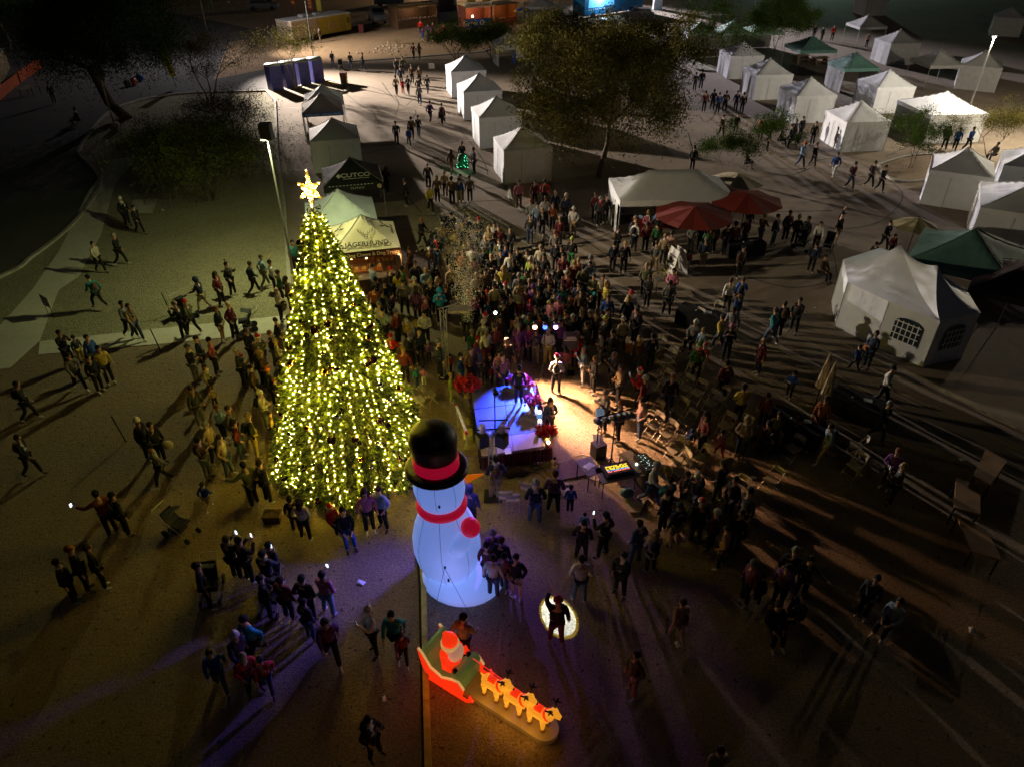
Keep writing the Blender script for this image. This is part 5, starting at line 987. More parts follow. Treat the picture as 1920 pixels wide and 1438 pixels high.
# folding chairs
CHF=mat('chair_frame',(.42,.38,.33),.4,.05,metal=.3); CHS=mat('chair_beige',(.42,.36,.27),.6,.08,4)
def chair0():
    t=thing('folding_chair','beige folding chair','chair',(0,0,0)); s=.22
    m=MB(); m.box((0,0,.44),(.42,.40,.03)); o=m.build('seat',CHS,t); bv=o.modifiers.new('b','BEVEL'); bv.width=.012; bv.segments=2
    m=MB(); 
    vs=[];n=7
    for j,z in ((0,.68),(1,.86)):
        for i in range(n): x=-s+2*s*i/(n-1); vs.append((x,.235+.06*j-.05*(1-(x/s)**2)*-1+.0,z))
    m.add(vs+[(x,y+.02,z) for x,y,z in vs],[(i,i+1,n+i+1,n+i) for i in range(n-1)]+[(2*n+n+i,2*n+n+i+1,2*n+i+1,2*n+i) for i in range(n-1)]+[(n+i,n+i+1,3*n+i+1,3*n+i) for i in range(n-1)]); m.build('backrest',CHS,t,True)
    for x in (-s,s):
        m=MB(); m.tube([(x,-.26,.01),(x,.12,.5),(x,.26,.88)],.013,5); m.build('leg',CHF,t); m=MB(); m.tube([(x*.9,.28,.01),(x*.9,-.16,.44)],.013,5); m.build('leg',CHF,t)
    for y_,z_ in ((-.2,.1),(.22,.1),(.26,.88)): m=MB(); m.tube([(-s,y_,z_),(s,y_,z_)],.011,5); m.build('crossbar',CHF,t)
    return t

ch0=chair0(); used=False
cgrid=[(1233,652,-50),(1253,677,-52),(1228,700,-50),(1246,716,-52),(1290,706,-50),(1285,726,-48),(1308,735,-50),(1256,668,-55),(1272,768,-60),(1288,790,-60),(1226,796,-60),(1251,812,-58),(1264,842,-60),(1274,865,-75),(1275,883,-75),(1315,860,-60),(1227,772,-60),(1360,797,-55),(1332,755,-55),(1305,598,-60),(1342,585,-50),(1392,802,-50),(1446,900,-65),(1487,840,-60),(1605,835,-120),(1603,872,-60),(1385,918,-50),(1374,937,-55),(1290,942,-60),(1350,745,-50),(1250,738,-55)]
xs=[(785,748,120,'pink lit folding chair by the Christmas tree, left of its pair'),(805,738,120,'pink lit folding chair by the Christmas tree, right of its pair'),(948,928,180,'bluish lit folding chair just below the dark equipment bag'),(962,932,180,'bluish folding chair second from the truss below the stage'),(990,912,160,'bluish folding chair touching the person in black coat and grey beanie'),(1056,912,170,'bluish folding chair right of the purple plaid shirt'),(1028,928,150,'folding chair between the grey beanie and the purple plaid shirt')]
CL=[]
for i,(x,y,a) in enumerate(cgrid):
    row='beside the black covered table' if x>1290 and y<640 else 'in the front row by the lit dirt' if x<1280 and y>745 else 'in the far group above the front row' if y<745 else 'in the loose chairs near the family table' if x>1400 else 'in the second row of chairs' if y<890 else 'among the people below the rows'
    CL.append([x,y,a,row])
rows={}
for c in CL: rows.setdefault(c[3],[]).append(c)
ordn=['first','second','third','fourth','fifth','sixth','seventh','eighth','ninth','tenth','eleventh','twelfth']
for r_,L_ in rows.items():
    L_.sort(key=lambda c:(c[1],c[0]))
    for i,c in enumerate(L_):
        lb='beige folding chair %s, %s from the top'%(r_,ordn[i]) if len(L_)>1 else 'beige folding chair '+r_
        p=G(c[0],c[1],.44); p.z=0; 
        if not used: o=ch0; o.location=p; o.rotation_euler=(0,0,R(c[2])); used=True; o['label']=lb
        else: o=dup(ch0,None,p,R(c[2]),lb)
        o['group']='beige folding chairs'
for x,y,a,lb in xs:
    p=G(x,y,.44); p.z=0; dup(ch0,None,p,R(a),lb,'beige folding chairs')
# strollers
def stroller0():
    t=thing('stroller','black stroller','stroller'); K=mat('stroller_black',(.02,.02,.025),.7,.2,6)
    m=MB(); m.box((0,0,.5),(.42,.5,.06)); m.box((0,.26,.72),(.42,.06,.5),mx=Matrix.Rotation(-.4,4,'X')); m.build('seat',K,t)
    m=MB(); vs=[];fs=[]
    for j in range(7):
        a=j/6*PI*.62
        for i,x in enumerate((-.23,0,.23)): vs.append((x,.38-math.sin(a)*.42,.74+.0+(.34 if i==1 else .3)*math.sin(a+.35)))
    for j in range(6):
        for i in range(2): q=j*3+i; fs.append((q,q+1,q+4,q+3))
    m.add(vs,fs); m.build('hood',mat('stroller_hood',(.035,.035,.04),.7),t,True); m=MB()
    for x in (-.24,.24): m.tube([(x,-.42,.13),(x,.1,.55),(x,.62,1.02)],.014,5); m.tube([(x,.38,.14),(x,-.05,.5)],.014,5)
    m.tube([(-.24,.62,1.02),(.24,.62,1.02)],.018,5); m.build('frame',CHF,t)
    for x in (-.25,.25):
        for y,r in ((-.42,.1),(.38,.14)): m=MB(); m.lathe([(r,0),(r,.05)],12); o=m.build('wheel',BLK,t); o.location=(x-.025,y,r); o.rotation_euler=(0,PI/2,0)
    m=MB(); m.box((0,.1,.26),(.36,.42,.12)); m.build('basket',K,t); return t
s0=stroller0(); first=True
for x,y,a,l in ((342,1002,70,'empty black stroller standing alone on the dirt at lower left'),(400,1112,10,'dark stroller beside the person in black at lower left'),(512,1135,0,'dark double stroller left of the person with a backpack'),(808,470,-30,'black stroller pushed by the woman in black right of the stag tent'),(838,440,30,'stroller behind the man in navy plaid at the plaza edge'),(352,595,60,'stroller in front of the stooping tan haired person'),(462,620,-70,'black stroller behind the man in maroon on the footpath'),(640,132,20,'grey stroller pushed by the man in blue by the toilets'),(1503,468,40,'stroller in the group at the right end of the umbrellas'),(1550,470,-30,'large black stroller with bags beside the person shading their eyes'),(1372,760,30,'x') ,(1060,440,20,'dark stroller beside the seated child behind the crowd'),(545,1012,100,'x')):
    if l=='x': continue
    p=G(x,y)
    if first: o=s0; o.location=p; o.rotation_euler=(0,0,R(a)); first=False; o['label']=l
    else: o=dup(s0,None,p,R(a),l)
    o['group']='strollers'
# wheelchairs / scooter
def wchair(px,a,l):
    c=G(*px); t=thing('wheelchair',l,'wheelchair',(c.x,c.y,0),R(a)); m=MB(); m.box((0,0,.48),(.45,.45,.06)); m.box((0,.24,.75),(.45,.05,.5)); m.build('seat',BLK,t)
    for s in (-1,1):
        m=MB(); m.tube([(s*.3,.05+.3*math.cos(q),.31+.3*math.sin(q)) for q in np.linspace(0,6.283,17)],.02,5); [m.tube([(s*.3,.05,.31),(s*.3,.05+.3*math.cos(q),.31+.3*math.sin(q))],.005,3) for q in np.linspace(0,5.5,8)]; m.build('wheel',CHF,t); m=MB(); m.tube([(s*.24,.3,1.0),(s*.24,.2,.5),(s*.22,-.35,.35),(s*.2,-.45,.1)],.014,5); m.build('frame',CHF,t)
wchair((1403,318),60,'wheelchair with a seated rider near the small yellow green tree'); wchair((1470,272),80,'wheelchair in the group left of the brightest tent'); wchair((829,232),180,'wheelchair pushed down the middle of the plaza'); wchair((140,236),-60,'mobility chair on the dark road at the left')
# basket by the tree, planter boxes
c=G(513,975); m=MB(); m.box((0,0,.16),(.5,.34,.3),taper=1.1); m.tube([(-.24,0,.32),(0,0,.45),(.24,0,.32)],.02,5); tag(m.build('basket',mat('wicker',(.08,.05,.025),.8,.3,12),None,loc=(c.x,c.y,0)),'dark basket on the dirt at the lower left foot of the Christmas tree','basket')
# green bulb-lit walking costume hoop
c=G(868,318); t=thing('lit_costume_frame','green lit costume hoop worn by the person in black on the plaza','costume',(c.x,c.y,0)); m=MB(); m.lathe([(.42,.15),(.38,.6),(.3,1.0),(.27,1.05)],14); m.build('skirt',mat('costume_green',(.02,.1,.05),.7),t,True); m=MB()
for k in range(46): a=random.uniform(0,6.28); z=random.uniform(.15,1.0); r=.44-.14*z; m.ball((math.cos(a)*r,math.sin(a)*r,z),.024,5,4)
m.build('light_bulb',mat('green_bulb',(.1,1,.5),emit=(.1,1,.45),es=5),t); lamp('costume_light','POINT',(0,-.7,.5),4,(.1,1,.4),t,size=.3)
# falling artificial snow over the crowd
n=5200; u=rng.random(n)**.8; base=np.array(G(882,640)); h=u*4.6; cen=np.stack([base[0]-.1-h*.0+rng.normal(size=n)*(.1+.1*h),base[1]+rng.normal(size=n)*(.15+.13*h),1.0+h],1)
n2=350; cen2=np.stack([base[0]+rng.normal(size=n2)*1.6,base[1]+1+rng.normal(size=n2)*1.6,.5+rng.random(n2)*3.5],1); cc=np.concatenate([cen,cen2]); v,f=leaves(cc,.045,.8); o=npmesh('snow_flakes',v,f,mat('foam_snow',(.95,.9,.88),.9,.0),None); tag(o,'burst of white foam snow flakes blown over the crowd behind the stage','snow',kind='stuff')
c=G(880,650); t=thing('snow_machine','small foam snow blower at the bottom of the snow burst','machine',(c.x,c.y,0)); m=MB(); m.box((0,0,.5),(.35,.4,.3)); m.tube([(0,0,.6),(0,.05,.95)],[.1,.06],8); m.build('body',BLK,t); m=MB(); m.tube([(0,0,0),(0,0,.4)],.03,5); m.box((0,0,.01),(.4,.4,.02)); m.build('stand',ALU,t)
# litter on the ground
PAP=mat('paper',(.8,.8,.8))
for k,(x,y) in enumerate(((677,1092),(962,1118),(1413,895),(1805,862),(1822,1182),(250,592),(1528,578),(1640,748),(720,1310),(1270,1208),(1130,500),(305,395))):
    c=G(x,y); m=MB(); s=random.uniform(.06,.13); m.add([(-s,-s*.6,.02),(s,-s*.5,.035),(s*.8,s*.6,.02),(0,s*.4,.06),(-s,s*.6,.03)],[(0,1,3),(1,2,3),(3,4,0),(2,4,3)]); o=m.build('litter',PAP,None,loc=(c.x,c.y,0),rz=random.random()*6); tag(o,'crumpled white paper scrap on the ground '+['below the Christmas tree','beside the huddled group by the snowman','near the loose folding chairs','by the wooden table tops','at the dark lower right','left of the striding teal walker','left of the white pavilion','below the white pavilion','between snowman and sleigh, left of the kerb','behind the peach coat walker','below the pair in black','by the concrete pad'][k],'litter')
# ================= people =================
SKINS=[mat('skin_light',(.55,.33,.23),.55,.05,6),mat('skin_tan',(.42,.24,.15),.55,.05,6),mat('skin_brown',(.22,.12,.07),.55,.05,6)]
CC={'k':('black',(.012,.012,.014)),'n':('navy',(.015,.025,.06)),'g':('grey',(.17,.17,.17)),'d':('charcoal',(.045,.045,.05)),'w':('white',(.6,.6,.58)),'r':('red',(.45,.02,.02)),'R':('bright red',(.75,.01,.008)),'m':('maroon',(.13,.02,.03)),'b':('blue',(.02,.08,.35)),'c':('cyan',(.01,.3,.5)),'t':('teal',(.02,.22,.24)),'y':('yellow',(.5,.38,.05)),'o':('orange',(.55,.18,.03)),'p':('pink',(.5,.16,.25)),'v':('purple',(.13,.04,.2)),'e':('green',(.03,.16,.05)),'l':('lime',(.3,.4,.06)),'T':('tan',(.33,.24,.14)),'B':('brown',(.11,.065,.035)),'L':('light blue',(.25,.36,.48)),'C':('cream',(.5,.45,.33)),'a':('magenta',(.4,.04,.2)),'O':('rust',(.28,.07,.02)),'j':('denim',(.06,.09,.16)),'s':('khaki',(.28,.22,.13)),'X':('purple plaid',(.16,.08,.2)),'F':('olive',(.09,.1,.05)),'P':('peach',(.5,.3,.25)),'Q':('coral',(.5,.13,.1))}
def cmat(ch,kind='cloth'):
    nm,c=CC[ch]
    if ch=='X': return mat('cloth_plaid',c,.8,.2,14,kind='check',col2=(.04,.02,.06))
    return mat('cloth_'+nm.replace(' ','_'),c,.85,.18,5,.5,22)
SHOE=[mat('shoe_dark',(.03,.025,.02),.6),mat('shoe_white',(.55,.55,.52),.6)]
HAIRC={'k':(.008,.007,.006),'B':(.05,.028,.015),'y':(.36,.25,.1),'g':(.3,.29,.28),'o':(.25,.09,.03)}
EYE=mat('eye_dark',(.01,.01,.01),.3)
def skin_mesh(nodes,edges,name,sub=1):
    """continuous tapered surface round connected joints"""
    keys=list(nodes); me=bpy.data.meshes.new(name); me.from_pydata([nodes[k][:3] for k in keys],[(keys.index(a),keys.index(b)) for a,b in edges],[]); o=bpy.data.objects.new(name,me); COL.objects.link(o)
    md=o.modifiers.new('s','SKIN'); md.use_smooth_shade=True
    if not me.skin_vertices: 
        bpy.context.view_layer.objects.active=o; o.select_set(True); bpy.ops.mesh.customdata_skin_add()
    for i,k in enumerate(keys):
        r=nodes[k][3]; sv=me.skin_vertices[0].data[i]; sv.radius=((r,r) if not isinstance(r,tuple) else r); sv.use_root=(i==0)
    ss=o.modifiers.new('u','SUBSURF'); ss.levels=sub; ss.render_levels=sub
    dg=bpy.context.evaluated_depsgraph_get(); dg.update(); out=bpy.data.meshes.new_from_object(o.evaluated_get(dg)); bpy.data.objects.remove(o); out.name=name; return out
ARMS={'down':((.25,.03,1.15),(.27,-.05,.91)),'pock':((.28,.07,1.16),(.2,-.11,.98)),'phone':((.24,-.15,1.2),(.1,-.34,1.46)),'cross':((.25,-.06,1.13),(.05,-.22,1.16)),'up':((.27,-.06,1.6),(.2,-.12,1.88)),'out':((.38,-.12,1.3),(.55,-.3,1.4)),'push':((.22,-.13,1.17),(.2,-.42,1.06)),'back':((.24,.16,1.18),(.25,.1,.95)),'fwd':((.23,-.1,1.15),(.2,-.3,1.02)),'lap':((.23,-.08,1.14),(.12,-.3,1.02))}
LEGS={'st':(((.1,-.02,.5),(.11,.02,.08)),((.1,-.02,.5),(.11,.02,.08))),'sp':(((.13,-.03,.5),(.17,-.02,.08)),((.11,.0,.5),(.14,.06,.08))),'wk':(((.09,-.17,.52),(.09,-.26,.09)),((.1,.06,.49),(.1,.34,.16))),'run':(((.09,-.27,.58),(.1,-.3,.15)),((.1,.1,.5),(.1,.46,.3))),'sit':(((.11,-.42,.93),(.12,-.44,.51)),((.12,-.42,.93),(.13,-.44,.51)))}
POSES={'s':('down','down','st',0),'p':('pock','pock','sp',0),'f':('phone','phone','st',0),'g':('phone','pock','sp',0),'x':('cross','cross','st',0),'w':('back','fwd','wk',.06),'u':('up','down','sp',0),'o':('out','down','st',.05),'h':('push','push','wk',.1),'t':('lap','lap','sit',0),'r':('fwd','back','run',.16),'v':('phone','phone','sp',.08)}
def pose_nodes(key):
    aR,aL,lg,ln=POSES[key]
    def up(p): x,y,z=p; return (x,y-ln*(z-.95),z)
    N={'pel':(0,0,.95),'sp':up((0,0,1.13)),'ch':up((0,.0,1.33)),'nk':up((0,.0,1.49)),'hb':up((0,-.015,1.56)),'hd':up((0,-.02,1.66))}
    for s,arm,leg,q in ((1,aR,LEGS[lg][0],'R'),(-1,aL,LEGS[lg][1],'L')):
        e,w_=ARMS[arm]; N['sh'+q]=up((s*.175,0,1.42)); N['el'+q]=up((s*e[0],e[1],e[2])); N['wr'+q]=up((s*w_[0],w_[1],w_[2]))
        d=(Vector(N['wr'+q])-Vector(N['el'+q])).normalized(); N['hn'+q]=tuple(Vector(N['wr'+q])+d*.08)
        N['hp'+q]=(s*.09,0,.9); N['kn'+q]=(s*leg[0][0],leg[0][1],leg[0][2]); N['an'+q]=(s*leg[1][0],leg[1][1],leg[1][2]); N['to'+q]=(s*(leg[1][0]+.02),leg[1][1]-.16,leg[1][2]-.04)
    return N
EU=[('pel','sp'),('sp','ch'),('ch','nk'),('nk','hb'),('hb','hd')]
EA=[(a+q,b+q) for q in 'RL' for a,b in (('sh','el'),('el','wr'))]; ES=[('ch','shR'),('ch','shL')]
ELg=[(a+q,b+q) for q in 'RL' for a,b in (('hp','kn'),('kn','an'))]; EP=[('pel','hpR'),('pel','hpL')]
def mk(N,ks,rad): return {k:(*N[k],rad[k if k in rad else k[:2]]) for k in ks}
PM={}
def person_meshes(key):
    if key in PM: return PM[key]
    N=pose_nodes(key)
    rb={'pel':(.15,.11),'sp':(.125,.095),'ch':(.15,.1),'nk':(.055,.055),'hb':(.065,.07),'hd':(.085,.1),'sh':.06,'el':.042,'wr':.028,'hn':.03,'hp':.085,'kn':.058,'an':.038,'to':.035}
    ks=['pel','sp','ch','nk','hb','hd']+[a+q for q in 'RL' for a in('sh','el','wr','hn','hp','kn','an','to')]
    ed=EU+EA+ES+ELg+EP+[('wr'+q,'hn'+q) for q in 'RL']+[('an'+q,'to'+q) for q in 'RL']
    body=skin_mesh(mk(N,ks,rb),ed,'person_body')
    hd=Vector(N['hd']); M=MB(); 
    M.ball(hd+Vector((0,-.005,.03)),.098,12,9,0,(.82,1,1.15)); M.add([hd+Vector(v) for v in ((-.016,-.095,.0),(.016,-.095,.0),(0,-.125,.005),(0,-.098,.045))],[(0,2,3),(2,1,3),(0,1,2)],0)
    for s in (-1,1): M.ball(hd+Vector((s*.033,-.093,.035)),.013,6,4,2); M.ball(hd+Vector((s*.083,.01,.015)),.024,6,4,0,(.4,.8,1.2))
    M.box(hd+Vector((0,-.1,-.03)),(.045,.008,.01),2)
    for q,s in (('R',1),('L',-1)):
        w_=Vector(N['wr'+q]); h=Vector(N['hn'+q]); d=(h-w_).normalized(); a=d.cross(Vector((0,1,0))); 
        if a.length<.1: a=d.cross(Vector((1,0,0)))
        a.normalize(); b=d.cross(a)
        for i in range(4):
            o=h+a*(i-1.5)*.017; l=(.07,.08,.075,.06)[i]; M.tube([o,o+d*l*.55+b*.008*s,o+d*l*.85+b*.03*s],[.009,.0085,.006],4,0)
        o=w_+d*.03+a*.03*s; M.tube([o,o+a*.03*s+d*.03,o+a*.03*s+d*.06],[.011,.01,.007],4,0)
    x=M.mesh('x'); bm=bmesh.new(); bm.from_mesh(body); 
    for f in bm.faces: f.material_index=1 if f.calc_center_median().z<(.12 if key!='t' else .55) and (key=='t' or True) and abs(f.calc_center_median().z-min(N['anR'][2],N['anL'][2]))<.14 else 0
    bm.from_mesh(x)
    for f in bm.faces: f.smooth=True
    bm.to_mesh(body); bm.free()
    # shoes: faces near each ankle/toe
    for p in body.polygons:
        if p.material_index==2: continue
        c=p.center; 
        p.material_index=1 if any((c-Vector(N['to'+q])).length<.13 or ((c-Vector(N['an'+q])).length<.075 and c.z<N['an'+q][2]+.03) for q in 'RL') else 0
    rj={'pel':(.185,.145),'sp':(.16,.125),'ch':(.175,.13),'nk':(.075,.07),'sh':.08,'el':.06,'wr':.046}
    kj=['ch','sp','pel','nk','shR','shL','elR','elL','wrR','wrL']; N2=dict(N); N2['wrR']=tuple(Vector(N['elR']).lerp(Vector(N['wrR']),.93)); N2['wrL']=tuple(Vector(N['elL']).lerp(Vector(N['wrL']),.93)); N2['pel']=(0,N['pel'][1],.88 if key!='t' else .93); N2['nk']=(N['nk'][0],N['nk'][1],N['nk'][2]-.005)
    jac=skin_mesh(mk(N2,kj,rj),[('ch','sp'),('sp','pel'),('ch','nk')]+ES+EA,'jacket')
    for p in jac.polygons: p.material_index=1 if abs(p.center.x)<.035 and p.normal.y<-.3 and p.center.z>1.0 else 0
    rl=dict(rj); rl.update({'pel':(.2,.16),'he':(.23,.19)}); N3=dict(N2); N3['he']=(0,N['pel'][1]-.02,.62)
    coat=skin_mesh(mk(N3,kj+['he'],rl),[('ch','sp'),('sp','pel'),('pel','he'),('ch','nk')]+ES+EA,'coat') if key!='t' else jac
    if coat is not jac:
        for p in coat.polygons: p.material_index=1 if abs(p.center.x)<.03 and p.normal.y<-.3 and p.center.z>1.05 else 0
    rt={'pel':(.155,.12),'hp':.1,'kn':.075,'an':.06}; N4=dict(N); 
    for q in 'RL': N4['an'+q]=tuple(Vector(N['kn'+q]).lerp(Vector(N['an'+q]),.92))
    tr_=skin_mesh(mk(N4,['pel','hpR','hpL','knR','knL','anR','anL'],rt),EP+ELg,'trousers')
    for q in 'RL': N4['an'+q]=tuple(Vector(N['hp'+q]).lerp(Vector(N['kn'+q]),.85))
    sh=skin_mesh(mk(N4,['pel','hpR','hpL','anR','anL'],{**rt,'an':.1}),EP+[('hp'+q,'an'+q) for q in 'RL'],'shorts')
    PM[key]=(body,jac,coat,tr_,sh,Vector(N['hd']),[Vector(N['hnR']),Vector(N['hnL'])]); return PM[key]
def headmesh(kind):
    M=MB(); z=.035
    def cap(r,lo,sq=(.9,1.05,1.15),c=(0,.008,z)):
        n=12; m_=7; vs=[];fs=[]
        for i in range(m_+1):
            t=lo+(PI-lo)*i/m_; ph=PI-t if False else t
            for k in range(n): a=2*PI*k/n; vs.append((c[0]+r*sq[0]*math.sin(t)*math.cos(a),c[1]+r*sq[1]*math.sin(t)*math.sin(a),c[2]-r*sq[2]*math.cos(t)))
        for i in range(m_):
            for k in range(n): fs.append((i*n+k,i*n+(k+1)%n,(i+1)*n+(k+1)%n,(i+1)*n+k))
        M.add(vs,fs,0)
    if kind=='short': cap(.108,1.45,c=(0,.02,z+.01)); M.ball((0,.04,.0),.085,10,6,0,(.95,.8,1))
    if kind=='long': cap(.113,1.4,c=(0,.02,z+.01)); M.tube([(0,.04,.06),(0,.085,-.05),(0,.1,-.17),(0,.09,-.28)],[.1,.1,.1,.05],9,0); [M.tube([(s*.08,0,.04),(s*.09,.02,-.08),(s*.08,-.01,-.2)],[.04,.04,.02],6,0) for s in(-1,1)]
    if kind=='bald': M.ball((0,.03,.03),.098,10,7,0,(.86,.95,.8))
    if kind=='beanie': cap(.118,1.5,c=(0,.012,z+.02)); M.lathe([(.1,.035),(.118,.04),(.118,.075),(.1,.08)],12,0,(0,.01,0)); M.ball((0,.02,.19),.03,7,5)
    if kind=='cap': cap(.113,1.5,c=(0,.012,z+.015)); M.add([(-.07,-.09,.06),(.07,-.09,.06),(.05,-.19,.045),(-.05,-.19,.045),(-.07,-.09,.07),(.07,-.09,.07),(.05,-.19,.055),(-.05,-.19,.055)],[(0,1,2,3),(7,6,5,4),(0,4,5,1),(1,5,6,2),(2,6,7,3),(3,7,4,0)],0)
    if kind=='hood': cap(.128,1.0,(.95,1.05,1.15),(0,.022,z-.005)); M.tube([(0,.05,-.02),(0,.06,-.1)],[.12,.1],9)
    if kind=='santa':
        cap(.112,1.5,c=(0,.015,z+.02)); M.tube([(0,.02,.14),(.03,.06,.2),(.09,.09,.16)],[.07,.045,.02],7,0); M.lathe([(.1,.04),(.125,.045),(.125,.085),(.1,.09)],12,1,(0,.01,0)); M.ball((.1,.09,.14),.032,7,5,1)
    if kind=='elf': M.lathe([(.11,.05),(.118,.07),(.09,.14),(.05,.24),(.01,.36)],11,0,(0,.01,0)); M.lathe([(.1,.03),(.125,.035),(.12,.07),(.1,.075)],12,1,(0,.01,0))
    me=M.mesh(kind); me.polygons.foreach_set('use_smooth',[True]*len(me.polygons)); return me
HM={k:headmesh(k) for k in('short','long','bald','beanie','cap','hood','santa','elf')}
def hm2(n,c): return mat(n,c,.8,.3,14,.4,30)
HK={}
for k,c in HAIRC.items(): HK[k]=('short',hm2('hair_'+k,c),'hair'); 
HDESC={'k':'black hair','B':'brown hair','y':'blond hair','g':'grey hair','o':'ginger hair','N':'long black hair','M':'long brown hair','Y':'long blond hair','W':'white knit hat','K':'black knit hat','G':'grey knit hat','R':'red knit hat','A':'orange knit hat','S':'red and white hat','P':'white cap','D':'dark cap','H':'hood up','E':'tall green elf hat','I':'pink knit hat','U':'lime yellow hat','Z':'no hat','T':'tan knit hat','V':'purple knit hat'}
for k,s in (('N','k'),('M','B'),('Y','y')): HK[k]=('long',HK[s][1],'hair')
for k,c in (('W',(.6,.58,.54)),('K',(.015,.015,.015)),('G',(.2,.2,.2)),('R',(.5,.02,.02)),('A',(.6,.15,.02)),('I',(.5,.15,.22)),('U',(.5,.55,.08)),('T',(.32,.24,.14)),('V',(.15,.05,.3))): HK[k]=('beanie',hm2('knit_'+k,c),'knit_hat')
HK['P']=('cap',hm2('cap_white',(.55,.55,.55)),'cap'); HK['D']=('cap',hm2('cap_dark',(.03,.03,.035)),'cap'); HK['S']=('santa',hm2('felt_red',(.6,.02,.02)),'red_hat'); HK['E']=('elf',hm2('felt_green',(.1,.3,.03)),'elf_hat'); HK['Z']=('bald',HK['g'][1],'hair'); HK['H']=('hood',None,'hood')
